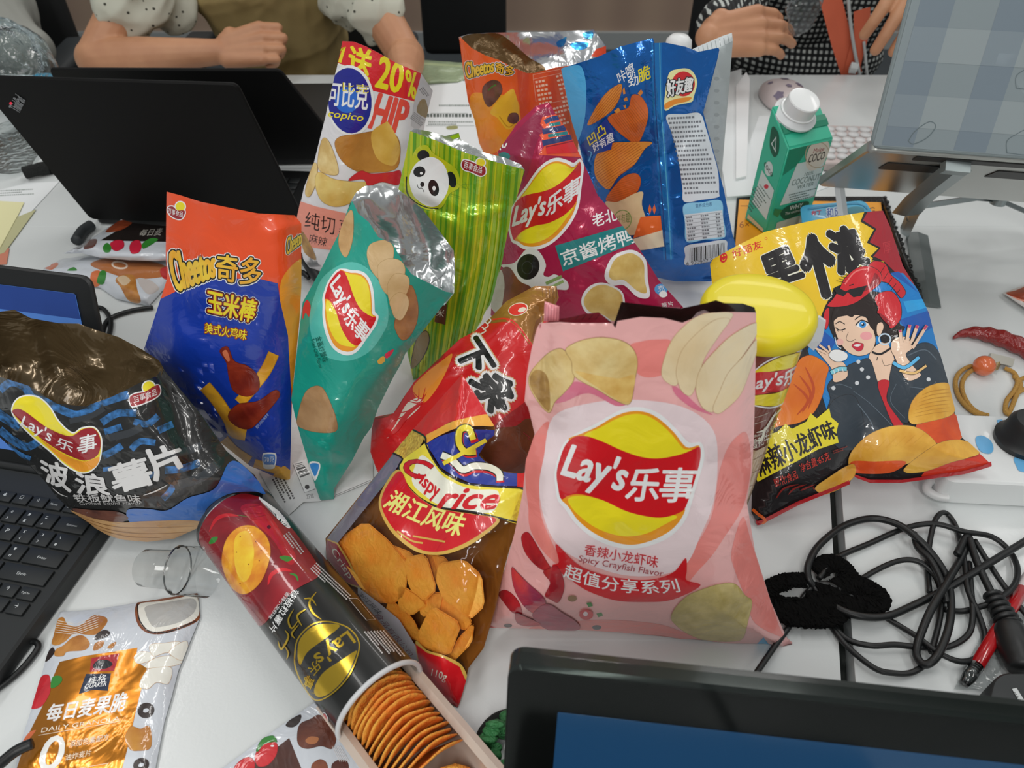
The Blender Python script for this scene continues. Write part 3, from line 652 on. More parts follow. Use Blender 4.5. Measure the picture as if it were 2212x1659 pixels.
for s, w_ in ((((520, 380), (680, 340), (780, 280)), 12), (((820, 500), (960, 470), (1060, 420)), 16), (((1220, 640), (1400, 600), (1500, 560)), 16), (((1300, 860), (1500, 800), (1620, 700)), 20)):
    art.append(L_(GSHEEN, cI(*s), w_))  # grey sheen of the black film, painted on as strokes
al = cI((95, 300), (130, 220), (200, 192), (290, 205), (370, 275), (440, 385), (540, 470), (610, 435), (700, 428), (748, 490), (755, 570), (735, 680), (670, 750), (590, 755), (490, 700), (380, 600), (260, 500), (150, 390))
art += [B(WHITE, grow(al, 3)), B(YEL, al), B(DRED, cI((95, 310), (140, 285), (210, 320), (330, 410), (450, 470), (540, 487), (620, 438), (700, 432), (745, 490), (752, 570), (722, 640), (640, 672), (560, 652), (430, 590), (300, 500), (180, 400))), B(ORG, cI((300, 505), (420, 592), (560, 662), (650, 676), (742, 645), (722, 710), (660, 747), (590, 750), (500, 695), (400, 608))),
    X(WHITE, "Lay's", cI((185, 335), (400, 450), (370, 555), (150, 420)), bold=0.02), X(WHITE, '乐', cI((435, 490), (560, 545), (540, 615), (415, 560)), bold=0.02), X(WHITE, '事', cI((600, 490), (720, 465), (722, 595), (570, 625)), bold=0.02)]
for ch, q in (('波', ((290, 665), (500, 700), (535, 910), (350, 830))), ('浪', ((560, 750), (790, 790), (825, 930), (580, 920))), ('薯', ((800, 720), (1080, 640), (1165, 840), (860, 920))), ('片', ((1050, 600), (1310, 550), (1400, 690), (1160, 830)))):
    art.append(X(film('#c9c9c9'), ch, cI(*q), bold=0.045))
art += [X(film('#b8b8b8'), '铁板鱿鱼味', cI((540, 920), (1040, 925), (1060, 985), (570, 978)), bold=0.02), X(film('#a8a8a8'), 'Grilled Squid Flavor', cI((590, 980), (1060, 975), (1058, 1003), (610, 1008))),
    L_(film('#c0c0c0'), cI((390, 870), (450, 920), (510, 942)), 2, True, True), L_(film('#c0c0c0'), cI((1070, 930), (1160, 900), (1255, 850)), 3, True, True),
    B(film('#2a62b0'), cI((950, 1040), (1100, 1030), (1250, 1040), (1400, 950), (1600, 880), (1700, 700), (1780, 690), (1900, 800), (2000, 930), (1900, 900), (1700, 920), (1550, 1020), (1480, 1140), (1250, 1150), (1000, 1150))),
    B(film('#6e4436', '#4a2a24'), cI((540, 1030), (700, 1040), (880, 1050), (960, 1100), (860, 1140), (700, 1110))),
    B(film('#c49d6c', '#a87c4c', vscale=25), cI((530, 1040), (700, 1100), (900, 1130), (1100, 1120), (1490, 1120), (1440, 1210), (1250, 1262), (1050, 1278), (800, 1225), (650, 1120)))]
for s in (((600, 1090), (800, 1150), (1000, 1170), (1450, 1160)), ((640, 1120), (850, 1190), (1100, 1215), (1440, 1200)), ((740, 1180), (950, 1235), (1200, 1245)), ((680, 1090), (900, 1140))):
    art.append(L_(film('#8a6238'), cI(*s), 2, True, True))
art += pepsi(cI((970, 200), (1010, 175), (1080, 160), (1150, 118), (1185, 115), (1190, 175), (1120, 225), (1000, 268), (975, 250)), (*cI((1110, 128))[0], 13), cI((995, 195), (1165, 135), (1172, 185), (1005, 245)))
sheet('front_panel', t, PL, out, BLACK, art, T=0.034, w=0.07, open_=range(0, 8), wr=0.002, k=70, seed=21, crpx=((350, 800, 420, 1010, -0.006, 0.01), (400, 1000, 520, 1040, 0.005, 0.012), (60, 840, 150, 1000, -0.004, 0.01), (300, 900, 380, 980, 0.004, 0.01)))
inn = [(-60, 668), (0, 673), (31, 669), (66, 687), (98, 693), (127, 698), (170, 699), (205, 712), (256, 728), (307, 755), (344, 779), (353, 795), (345, 830), (250, 890), (120, 900), (0, 850), (-60, 830)]
sheet('lining', t, PL, inn, mat('#5e4e36', rough=0.2, metal=0.45, coat=0.3, bump=0.7, bscale=16, dist=2.0), T=-0.032, w=0.06, open_=(0, 1, 2, 3, 4, 5, 6, 7, 8), wr=0.003, k=60, seed=8, crpx=((170, 705, 195, 790, 0.008, 0.012), (100, 720, 130, 800, -0.006, 0.01), (200, 800, 330, 780, 0.006, 0.012)))
sheet('back_panel', t, PL, inn[:12] + out[9:], BLACK, edge0=-0.006, T=-0.044, w=0.06, open_=range(0, 11), wr=0.002, grid=0.012, flip=True)

# ---- orange and blue corn stick bag
PL = lean_plane(620, 1043, 0.0, -4, 15)
t = bag('snack_bag', 'open orange and blue corn stick bag standing against the black laptop lid', base=(600, 1035))
out = [(360, 414), (390, 422), (434, 436), (506, 451), (557, 461), (636, 465), (651, 483), (651, 617), (647, 690), (640, 762), (631, 852), (627, 996), (626, 1043), (600, 1032), (540, 1006), (470, 950), (380, 880), (318, 790), (312, 752), (333, 690), (347, 646), (361, 602), (358, 545)]
OR = film('#df4c1c'); BL2 = film('#10349a'); SY = film('#e58c22', '#e8a030', vscale=12); HB = [(WHITE, 5.0), (BLACK, 3.0)]; CY_ = film('#efc03a', '#e2a028', vscale=40)
art = [B(SY, [(652, 560), (652, 617), (648, 690), (641, 762), (634, 850), (622, 780), (612, 700), (604, 630), (616, 590)]),
    G(BL2, [(347, 646), (383, 628), (400, 602), (440, 603), (500, 602), (560, 602), (600, 612), (605, 650), (622, 725), (629, 852), (628, 1043), (540, 1010), (470, 954), (380, 884), (316, 790), (310, 752), (333, 690)]),
    X(CY_, 'Cheetos', cE((1000, 395), (1290, 385), (1285, 545), (1055, 640)), bold=0.035, halo=HB), X(CY_, '奇多', cE((1295, 410), (1570, 440), (1550, 610), (1295, 560)), bold=0.025, halo=HB),
    X(YEL, '玉米棒', cE((1240, 620), (1545, 690), (1510, 820), (1245, 760)), bold=0.03, halo=[(WHITE, 5.5), (film('#2a0d10'), 4.2), (film('#a8281a'), 1.6)]),
    X(YEL, '美式火鸡味', cE((1225, 820), (1480, 865), (1470, 925), (1225, 882)), bold=0.01, halo=[(film('#8a3a1a'), 2)])]
CORN = film('#dba42c', '#c88a1c', vscale=60); DRUM = film('#8e321c', '#6a1c12', vscale=50)
for s, w_ in ((((1225, 1200), (1300, 1290), (1370, 1400), (1400, 1470), (1470, 1490)), 24), (((1635, 1005), (1585, 1110), (1500, 1220), (1430, 1300)), 22), (((1335, 1520), (1400, 1590), (1490, 1650)), 22), (((1520, 1660), (1620, 1690), (1700, 1720)), 16)):
    art += [L_(film('#a8741a'), cE(*s), w_ + 3), L_(CORN, cE(*s), w_)]
art += BH(DRUM, film('#5a1a10'), 1, cE((1315, 990), (1360, 965), (1400, 1050), (1480, 1080), (1540, 1140), (1545, 1220), (1480, 1260), (1400, 1230), (1370, 1150), (1355, 1060))) + BH(DRUM, film('#5a1a10'), 1, cE((1365, 1380), (1420, 1310), (1540, 1290), (1640, 1225), (1670, 1250), (1640, 1300), (1580, 1370), (1500, 1450), (1420, 1440)))
art += [B(film('#c06a48'), cE((1330, 1000), (1355, 985), (1375, 1040), (1360, 1050))), X(CY_, 'Cheeto', cE((1715, 315), (1800, 262), (1800, 350), (1710, 420)), bold=0.02, halo=[(WHITE, 2.8), (BLACK, 1.6)]),
    X(film('#a8b8d8'), '图片仅供口味参考', cE((1525, 1440), (1595, 1360), (1608, 1372), (1538, 1455))), B(WHITE, [(567, 985), (571, 978), (592, 978), (597, 985), (595, 1004), (590, 1012), (573, 1012), (568, 1004)]), B(film('#3f78c4'), [(569, 986), (573, 981), (590, 981), (594, 986), (593, 1002), (588, 1003), (574, 1003), (570, 1000)]), X(WHITE, '70克', [(572, 985), (592, 985), (592, 998), (572, 998)]),
    B(CORN, [(600, 1018), (612, 1006), (622, 1012), (630, 1020), (630, 1046), (610, 1040), (590, 1028)])]
art += pepsi(cE((1003, 150), (1010, 130), (1035, 128), (1060, 150), (1100, 150), (1104, 170), (1085, 200), (1055, 200), (1020, 180)), (*cE((1078, 128))[0], 10), cE((1005, 135), (1098, 158), (1092, 192), (1005, 170)))
sheet('front_panel', t, PL, out, OR, art, T=0.024, w=0.05, open_=(0, 1, 2, 3, 4), wr=0.0016, k=70, seed=31, crpx=((420, 440, 400, 600, -0.005, 0.012), (612, 470, 605, 640, 0.005, 0.014), (400, 640, 410, 700, -0.003, 0.01)))
sheet('back_panel', t, PL, out, film('#d8481c'), edge0=-0.0015, T=-0.02, w=0.05, open_=(0, 1, 2, 3, 4), wr=0.001, grid=0.012, flip=True)

# ---- teal bag
PL = lean_plane(705, 1083, 0.0, 8, 21)
t = bag('snack_bag', 'open teal crisps bag with silver lining leaning on the orange and blue bag', base=(705, 1083))
mouth = [(761, 434), (774, 461), (797, 480), (817, 512), (849, 527), (875, 574), (889, 592), (915, 606), (929, 613), (962, 630), (980, 633)]
out = mouth + [(962, 653), (925, 700), (889, 747), (875, 765), (868, 783), (849, 816), (817, 881), (802, 924), (786, 945), (760, 996), (735, 1035), (722, 1055), (722, 1078), (692, 1081), (681, 1050), (667, 1003), (653, 956), (640, 910), (629, 863), (634, 827), (640, 770), (647, 711), (654, 653), (694, 581), (719, 530), (734, 501), (748, 461)]
TE = film('#17907f'); TL_ = film('#4fb3a6')
art = [B(TL_, cF((280, 540), (420, 460), (540, 500), (640, 640), (660, 800), (620, 900), (540, 1000), (420, 1050), (300, 1030), (220, 960), (190, 800), (220, 660))),
    BH(film('#bfa070', '#a8875a'), film('#8a6a40'), 0.8, cF((365, 320), (390, 220), (435, 150), (452, 190), (446, 330), (410, 430), (375, 390))),
    BH(film('#a77548', '#8d5c34'), film('#6e4626'), 0.8, cF((700, 810), (760, 640), (800, 600), (835, 700), (832, 810), (790, 900), (745, 925), (710, 880)))]
for s in (((535, 400), (560, 350), (640, 330), (690, 370), (680, 470), (620, 560), (575, 530), (545, 470)), ((600, 480), (660, 440), (730, 450), (760, 500), (740, 580), (680, 650), (640, 640), (605, 570)), ((655, 600), (700, 530), (770, 540), (785, 590), (760, 660), (700, 720), (670, 700)), ((670, 690), (720, 640), (770, 660), (780, 720), (740, 800), (700, 790), (680, 740))):
    art += BH(film('#cfb387', '#bb9c6c', vscale=40), film('#a5854f'), 0.7, cF(*s))
art += BH(film('#b08d66', '#98734c', vscale=40), film('#7c5c3a'), 0.8, cF((125, 1440), (120, 1380), (160, 1250), (210, 1205), (265, 1210), (310, 1290), (350, 1400), (345, 1470), (230, 1475)))
art += [lays(affine_fit(LK, cF((345, 495), (320, 690), (605, 785), (470, 965), (520, 560), (325, 950)))),
    X(film('#0e5a4c'), '金酱炒蟹味', cF((262, 895), (305, 1050), (268, 1060), (226, 910))), X(film('#0e5a4c'), 'Fried Crab Flavor', cF((220, 915), (272, 1090), (250, 1096), (200, 925))),
    B(film('#c8304a'), cF((640, 1010), (690, 980), (680, 1010), (650, 1035))), B(film('#d0a040'), cF((595, 1050), (630, 1020), (640, 1050), (610, 1070))), B(film('#c23038'), [(655, 664), (663, 648), (671, 660), (668, 684), (660, 676), (654, 690)]),
    B(WHITE, [(668, 1000), (688, 998), (692, 1010), (684, 1034), (678, 1036)]), B(film('#2f7fc4'), [(670, 1003), (686, 1001), (689, 1010), (682, 1028), (677, 1024)])]
sheet('front_panel', t, PL, out, TE, art, T=0.03, w=0.06, open_=range(0, 10), wr=0.0018, k=60, seed=41, crpx=((880, 770, 720, 870, 0.006, 0.018), (770, 880, 690, 960, 0.005, 0.014), (720, 560, 690, 700, 0.004, 0.014), (690, 1000, 750, 1005, -0.004, 0.008)))
inn = [(757, 436), (770, 415), (788, 402), (831, 398), (853, 404), (875, 420), (911, 450), (940, 487), (962, 516), (980, 541), (983, 581), (981, 633), (960, 660), (880, 640), (800, 560), (765, 480)]
SILV = foil('#b9bcbd')
sheet('lining', t, PL, inn, SILV, [L_(film('#6a6c6e'), [(975, 545), (960, 590), (930, 612)], 1.5)], T=-0.03, w=0.05, open_=range(0, 11), wr=0.004, k=60, seed=42, crpx=((850, 420, 870, 540, 0.007, 0.01), (800, 420, 830, 470, 0.006, 0.008), (900, 470, 940, 580, -0.006, 0.01), (960, 540, 930, 610, 0.006, 0.006)))
sheet('back_panel', t, PL, inn[:12] + out[11:], TE, edge0=-0.006, T=-0.036, w=0.05, open_=range(0, 12), wr=0.002, grid=0.012, flip=True)

# ---- green panda bag
PL = lean_plane(935, 825, 0.0, -8, 10)
t = bag('snack_bag', 'open bright green striped bag with a panda face behind the teal bag', base=(935, 825))
out = [(886, 283), (941, 303), (1008, 331), (1075, 351), (1133, 366), (1124, 400), (1115, 432), (1105, 448), (1101, 483), (1091, 530), (1081, 573), (1059, 653), (1025, 720), (960, 800), (893, 822), (880, 760), (872, 640), (864, 500), (860, 412), (870, 365), (878, 330)]
GR = film('#9cbf22', rough=0.26, metal=0.25); GD = film('#5f9f1a', rough=0.26, metal=0.25); GY = film('#c0c81e', rough=0.26, metal=0.25)
rnd = random.Random(5); art = []
for i in range(26):
    u = i / 25 + rnd.uniform(-0.01, 0.01); x0 = 878 + 258 * u; y0 = 275 + 95 * u; x1 = 868 + 165 * u; art.append(L_(GD if rnd.random() < 0.65 else GY, [(x0, y0), (x0 * 0.5 + x1 * 0.5 + 22 * u, y0 + 240), (x1, 830)], rnd.uniform(3, 7)))
art += [B(GY, grow(cB((735, 1190), (755, 1060), (790, 970), (840, 950), (880, 1000), (960, 1050), (1030, 1110), (1040, 1200), (980, 1240), (930, 1325), (850, 1340), (770, 1290)), 5)), L_(BLACK, cB((715, 1140), (720, 1240), (780, 1310), (860, 1345), (920, 1345)), 2.5),
    E_(BLACK, *cB((825, 1003))[0], 13, 12), E_(BLACK, *cB((1005, 1157))[0], 9.5, 18, -15), B(film('#dde3e8'), cB((742, 1120), (790, 1045), (880, 1012), (955, 1060), (985, 1150), (975, 1240), (920, 1320), (850, 1330), (770, 1270), (738, 1190))),
    E_(BLACK, *cB((800, 1108))[0], 13, 11.5, -20), E_(BLACK, *cB((890, 1212))[0], 11, 18, -12), E_(WHITE, *cB((812, 1118))[0], 3), E_(WHITE, *cB((893, 1215))[0], 3.5, 5), E_(BLACK, *cB((818, 1190))[0], 4.5, 5.5), L_(BLACK, cB((785, 1190), (795, 1215), (815, 1215), (830, 1240)), 1.2),
    [L_(film('#2c6a1c'), cB(*s), w_, True, True) for s, w_ in ((((1070, 1190), (1130, 1185)), 3), (((1090, 1175), (1110, 1215)), 3), (((1060, 1205), (1125, 1220)), 2.5), (((1050, 1130), (1030, 1230)), 1.4), (((980, 1260), (1090, 1290)), 1.5), (((1000, 1250), (1060, 1270)), 3), (((1040, 1180), (1090, 1210)), 2))],
    pepsi(cB((1070, 1060), (1085, 1030), (1140, 1045), (1180, 1065), (1215, 1075), (1220, 1115), (1190, 1132), (1130, 1105), (1085, 1090)), (*cB((1190, 1047))[0], 9), cB((1090, 1035), (1205, 1075), (1195, 1118), (1080, 1080))),
    G(film('#5e3420'), cF((955, 715), (1012, 705), (1000, 832), (938, 815))), X(CREAM, '米', cF((955, 740), (1000, 740), (990, 790), (948, 780))), BH(film('#8a7440'), BLACK, 1.5, cF((800, 1090), (830, 930), (885, 870), (905, 930), (860, 1040)))]
sheet('front_panel', t, PL, out, GR, art, T=0.024, w=0.05, open_=(0, 1, 2, 3), wr=0.0022, k=80, seed=51, crpx=((860, 420, 1000, 470, -0.004, 0.006), (1000, 470, 1100, 450, 0.004, 0.006), (1060, 440, 1090, 500, -0.004, 0.008)))
inn = [(886, 285), (894, 278), (924, 283), (961, 294), (991, 287), (995, 301), (1041, 328), (1092, 341), (1125, 355), (1134, 368), (1080, 400), (980, 360), (890, 320)]
sheet('lining', t, PL, inn, SILV, [G(GR, [(972, 295), (994, 287), (993, 296), (978, 301)])], T=-0.024, w=0.04, open_=range(0, 9), wr=0.003, k=110, seed=52)
sheet('back_panel', t, PL, inn[:10] + out[5:], GR, edge0=-0.006, T=-0.03, w=0.05, open_=range(0, 9), wr=0.002, grid=0.012, flip=True)

# ---- white, red and blue crisps bag
PL = lean_plane(760, 610, 0.0, 10, 8)
t = bag('snack_bag', 'tall white crisps bag with red top and round blue emblem beside the laptops', base=(760, 610))
out = [(740, 89), (764, 90), (790, 100), (819, 115), (860, 138), (909, 158), (935, 196), (918, 265), (900, 400), (860, 620), (700, 620), (655, 560), (640, 480), (657, 404), (678, 352), (702, 256), (721, 175), (733, 123)]
CW = film('#d6d6da'); CB = film('#1a1f86')
art = [G(CREAM, cP((300, 185), (880, 480), (878, 500), (300, 200))), G(film('#cf1f2a'), cP((340, 25), (430, 30), (520, 65), (620, 115), (760, 195), (935, 268), (880, 480), (570, 400), (440, 240), (300, 190))),
    X(YEL, '送', cP((400, 65), (575, 105), (540, 335), (385, 245)), bold=0.05), X(YEL, '20', cP((635, 140), (810, 205), (775, 420), (590, 370)), bold=0.04), X(YEL, '%', cP((815, 240), (900, 270), (890, 470), (830, 435)), bold=0.03), L_(YEL, cP((310, 110), (360, 75), (325, 190)), 7, False),
    X(film('#d8483c'), 'HIP', cP((622, 425), (850, 490), (795, 720), (540, 672)), bold=0.05),
    E_(WHITE, *cP((403, 475))[0], 52, 77, -4), E_(CB, *cP((400, 475))[0], 47, 71, -4), E_(film('#1f62c4'), *cP((380, 470))[0], 26, 28), X(WHITE, '可比克', cP((250, 330), (545, 358), (530, 545), (235, 505)), bold=0.02), X(YEL, '比克', cP((345, 338), (545, 358), (540, 420), (345, 405)), bold=0.0), X(YEL, 'copico', cP((245, 545), (508, 580), (492, 645), (236, 612)), bold=0.02, shear=0.15),
    BH(film('#bd853a', '#9c6426', vscale=20), film('#8a5a24'), 0.8, cP((290, 800), (330, 745), (450, 725), (600, 700), (700, 700), (760, 760), (775, 860), (745, 980), (600, 1010), (450, 1000), (340, 920))), B(film('#dab55e', '#c89a40', vscale=30), cP((560, 720), (660, 640), (690, 640), (760, 770), (770, 870), (720, 960), (600, 900))),
    BH(CHIP, CHIPD, 0.8, cP((165, 900), (200, 760), (250, 790), (310, 960), (300, 1030), (180, 1000))), BH(CHIP, CHIPD, 0.8, cP((70, 1150), (130, 950), (160, 970), (145, 1100), (100, 1190))), BH(film('#dcc478', '#c8a04c', vscale=30), CHIPD, 0.8, cP((145, 1100), (170, 1010), (280, 1060), (420, 1080), (530, 1090), (430, 1190), (400, 1240), (290, 1265), (190, 1220))),
    BH(film('#c2262e'), DRED, 0.8, cP((390, 1070), (480, 1000), (560, 1020), (700, 1010), (775, 1000), (760, 1100), (640, 1080), (540, 1110), (500, 1060))),
    G(film('#dc8f7e'), cP((30, 1225), (150, 1265), (440, 1330), (400, 1600), (330, 1600), (120, 1570), (-20, 1380))), X(film('#2a1a18'), '纯切', cP((78, 1300), (292, 1345), (287, 1480), (62, 1420)), bold=0.0), X(film('#2a1a18'), '薯', cP((320, 1355), (440, 1375), (440, 1500), (318, 1480))), X(film('#2a1a18'), '麻辣', cP((100, 1465), (238, 1498), (222, 1565), (94, 1535))), B(CHIPD, cP((40, 1450), (90, 1510), (150, 1660), (60, 1600))),
    G(film('#bcbcc0'), cP((932, 278), (1018, 400), (960, 640), (900, 700), (855, 660), (880, 480))), H_(film('#77777c'), *cP((945, 370))[0], *cP((990, 430))[0], 4, 3), B(film('#8a7a5a'), cP((920, 480), (965, 470), (985, 600), (900, 560))), H_(film('#8a8a8e'), *cP((880, 560))[0], *cP((960, 620))[0], 3.5, 5)]
sheet('front_panel', t, PL, out, CW, art, T=0.026, w=0.05, open_=(0, 1, 2, 3, 4, 5), wr=0.001, k=70, seed=61, crpx=((880, 165, 870, 300, 0.005, 0.012),))
sheet('back_panel', t, PL, out, CW, edge0=-0.0015, T=-0.02, w=0.05, open_=(0, 1, 2, 3, 4, 5), wr=0.001, grid=0.012, flip=True)

# ---- orange beef bag at the back
PL = lean_plane(1130, 510, 0.0, 4, 8)
t = bag('snack_bag', 'wide open orange beef snack bag with foil rim at the back of the heap', base=(1130, 510))
out = [(993, 79), (1019, 104), (1049, 120), (1079, 130), (1109, 146), (1138, 158), (1154, 158), (1198, 146), (1240, 140), (1250, 300), (1240, 500), (1080, 505), (1045, 330), (1035, 309), (1025, 259), (1011, 219), (999, 140)]
art = [B(film('#e39a26', '#e07a20', vscale=15), cQ((780, 760), (1000, 720), (1260, 760), (1330, 900), (1330, 1100), (1100, 1330), (900, 1330))), B(film('#dca92c'), cQ((1000, 920), (1090, 790), (1230, 665), (1275, 720), (1310, 900), (1260, 1060), (1180, 1100), (1080, 980))), L_(film('#b8801c'), cQ((1100, 960), (1200, 1080), (1290, 1000)), 2),
    X(CY_, 'Cheetos', cQ((720, 375), (1045, 350), (1035, 475), (745, 555)), bold=0.035, halo=[(WHITE, 2.8), (BLACK, 1.6)]), X(CY_, '奇多', cQ((1058, 370), (1270, 425), (1245, 535), (1062, 478)), bold=0.03, halo=[(WHITE, 2.8), (BLACK, 1.6)]),
    BH(film('#744a3c', '#50302a', vscale=50), film('#4a2a20'), 0.6, cQ((915, 700), (940, 620), (1020, 570), (1100, 590), (1130, 680), (1090, 760), (1000, 855), (950, 820))), L_(LEAF, cQ((980, 680), (1020, 640), (1060, 620)), 2), BH(film('#744a3c', '#50302a', vscale=50), film('#4a2a20'), 0.5, cQ((1190, 980), (1220, 930), (1290, 930), (1310, 1000), (1260, 1040), (1200, 1020))),
    G(film('#cc4a20'), cQ((1290, 440), (1400, 492), (1480, 492), (1760, 425), (1900, 1200), (1600, 1200), (1330, 1000))), L_(film('#e0a890'), cQ((1465, 510), (1755, 450)), 0.8, False), L_(film('#e0a890'), cQ((1465, 560), (1770, 490)), 0.8, False), L_(film('#e0a890'), cQ((1465, 510), (1500, 800)), 0.8, False), L_(film('#e0a890'), cQ((1490, 850), (1830, 780)), 0.8, False),
    H_(film('#e8b8a0'), *cQ((1490, 580))[0], *cQ((1600, 560))[0], 9.5, 6, 0.5), H_(film('#e8b8a0'), *cQ((1710, 520))[0], *cQ((1770, 505))[0], 9.5, 7, 0.45), H_(film('#e8b8a0'), *cQ((1680, 870))[0], *cQ((1830, 830))[0], 9, 5, 0.5)]
sheet('front_panel', t, PL, out, film('#dc5a20'), art, T=0.028, w=0.05, open_=range(0, 8), wr=0.0014, k=70, seed=71, crpx=((1148, 160, 1140, 330, -0.012, 0.016),))
inn = [(991, 80), (1011, 74), (1051, 71), (1100, 70), (1198, 69), (1240, 66), (1282, 64), (1309, 100), (1309, 120), (1262, 140), (1240, 170), (1150, 190), (1060, 160), (1000, 110)]
sheet('lining', t, PL, inn, foil('#c4c6c8'), [B(mat('#5c4626', rough=0.25, metal=0.4, bump=0.3), cQ((700, 130), (760, 75), (960, 60), (1110, 70), (1250, 170), (1420, 320), (1600, 440), (1500, 560), (1200, 460), (900, 300))), G(film('#d8441e'), [(1288, 106), (1312, 98), (1312, 125), (1276, 122)]), B(foil('#4a9cd0'), cQ((1720, 160), (1780, 120), (1830, 100), (1800, 190), (1740, 210))), B(foil('#3a90d0'), cQ((1870, 170), (2060, 160), (2040, 225), (1930, 240))), B(foil('#4a9cd0'), cQ((2000, 60), (2110, 40), (2110, 110), (2040, 120)))], T=-0.03, w=0.04, open_=range(0, 9), wr=0.005, k=90, seed=72)
sheet('back_panel', t, PL, inn[:9] + out[9:], film('#dc5a20'), edge0=-0.012, T=-0.036, w=0.05, open_=range(0, 9), wr=0.002, grid=0.012, flip=True)

# ---- magenta bag
PL = lean_plane(1270, 735, 0.0, -6, 12)
t = bag('snack_bag', 'magenta crisps bag with pagoda tip and teal banner in the middle of the heap', base=(1270, 735))
out = [(1158, 229), (1186, 221), (1196, 239), (1231, 291), (1253, 336), (1272, 377), (1291, 422), (1324, 460), (1354, 501), (1384, 542), (1423, 605), (1476, 664), (1400, 720), (1250, 740), (1120, 720), (1070, 700), (1060, 680), (1064, 620), (1084, 540), (1090, 470), (1095, 400), (1075, 328), (1095, 299), (1118, 265)]
MG = film('#a61c48', rough=0.22, metal=0.2); NAVY = film('#1f3068'); TEAL = film('#1a7a7c')
art = [B(film('#8a1840'), cB((1300, 1000), (1450, 820), (1600, 690), (1650, 780), (1560, 900), (1500, 1100), (1400, 1300), (1380, 1200))),
    G(film('#e8522a'), cB((1565, 1000), (1605, 940), (1570, 870), (1615, 850), (1575, 800), (1590, 755), (1690, 735), (1720, 790), (1800, 900), (1840, 1015))),
    L_(NAVY, cB((1605, 790), (1640, 770), (1695, 760)), 10), L_(TEAL, cB((1635, 808), (1705, 796)), 7), L_(NAVY, cB((1590, 850), (1650, 840), (1740, 825)), 12), L_(TEAL, cB((1625, 878), (1750, 858)), 7), L_(NAVY, cB((1590, 925), (1660, 910), (1775, 885)), 12), G(film('#d0232c'), cB((1610, 945), (1780, 905), (1820, 985), (1615, 995))), L_(DRED, cB((1610, 950), (1785, 912)), 2.5),
    [L_(WHITE, cB(a, b), 3, False) for a, b in (((1290, 960), (1300, 985)), ((1310, 945), (1320, 970)), ((1330, 925), (1335, 955)), ((1360, 925), (1345, 955)))], E_(TEAL, *cB((1340, 1010))[0], 14, 9),
    lays(affine_fit(LK, cB((1400, 1335), (1440, 1545), (1800, 1085), (1878, 1270), (1610, 1042), (1585, 1566)))),
    X(WHITE, '老北', cB((1905, 1388), (2060, 1335), (2075, 1420), (1920, 1470)), bold=0.02),
    G(TEAL, cC((105, 1420), (530, 1295), (575, 1400), (150, 1568))), X(WHITE, '京酱烤鸭', cC((128, 1455), (545, 1310), (570, 1400), (155, 1540)), bold=0.02),
    B(film('#d2d2d2'), cG((120, 145), (200, 130), (270, 50), (340, 60), (385, 140), (370, 200), (400, 215), (440, 200), (510, 240), (515, 290), (450, 290), (350, 290), (260, 270), (160, 180))), E_(film('#121214'), *cG((280, 155))[0], 24, 28, 15), ring_(film('#34343a'), *cG((275, 160))[0], 12, 14, 1.5), L_(film('#7d9a58'), cG((385, 255), (480, 212)), 7), L_(film('#8caa66'), cG((400, 285), (490, 240)), 6),
    B(film('#6a3826', '#8a4a30', vscale=30), cG((120, 180), (170, 160), (230, 240), (300, 285), (260, 400), (150, 430), (110, 300))), B(film('#c9c4bc'), cG((50, 330), (100, 200), (125, 180), (140, 280), (110, 430), (60, 400)))]
for h, s in ((((735, 210), (770, 110), (830, 68), (910, 58), (980, 115), (992, 230), (1002, 335), (930, 335), (850, 265), (780, 265)), ((760, 200), (790, 120), (840, 85), (905, 78), (965, 130), (972, 230), (985, 310), (930, 300), (850, 235), (790, 235))), (((598, 380), (608, 315), (660, 262), (740, 250), (835, 298), (858, 380), (845, 430), (800, 500), (720, 460), (640, 440)), ((612, 375), (622, 325), (670, 275), (740, 262), (825, 305), (845, 370), (830, 420), (795, 480), (725, 440), (650, 425)))):
    art += [B(film('#dcdcdc'), cG(*h)), B(film('#d6bd74', '#c2a050', vscale=50), cG(*s))]
art += [E_(film('#4a90c8'), *cG((1072, 290))[0], 14, 12), E_(WHITE, *cG((1085, 320))[0], 9, 7), X(WHITE, '克', cG((1050, 270), (1090, 265), (1095, 300), (1055, 305))), X(WHITE, '薯片', cG((1070, 375), (1140, 360), (1150, 390), (1080, 405)), bold=0.01)]
sheet('front_panel', t, PL, out, MG, art, T=0.03, w=0.055, wr=0.0012, k=60, seed=81, crpx=((1190, 240, 1240, 350, 0.006, 0.008), (1180, 235, 1140, 330, -0.004, 0.008), (1250, 560, 1330, 600, 0.003, 0.01)))
sheet('back_panel', t, PL, out, MG, edge0=-0.0015, T=-0.022, w=0.05, wr=0.001, grid=0.012, flip=True)

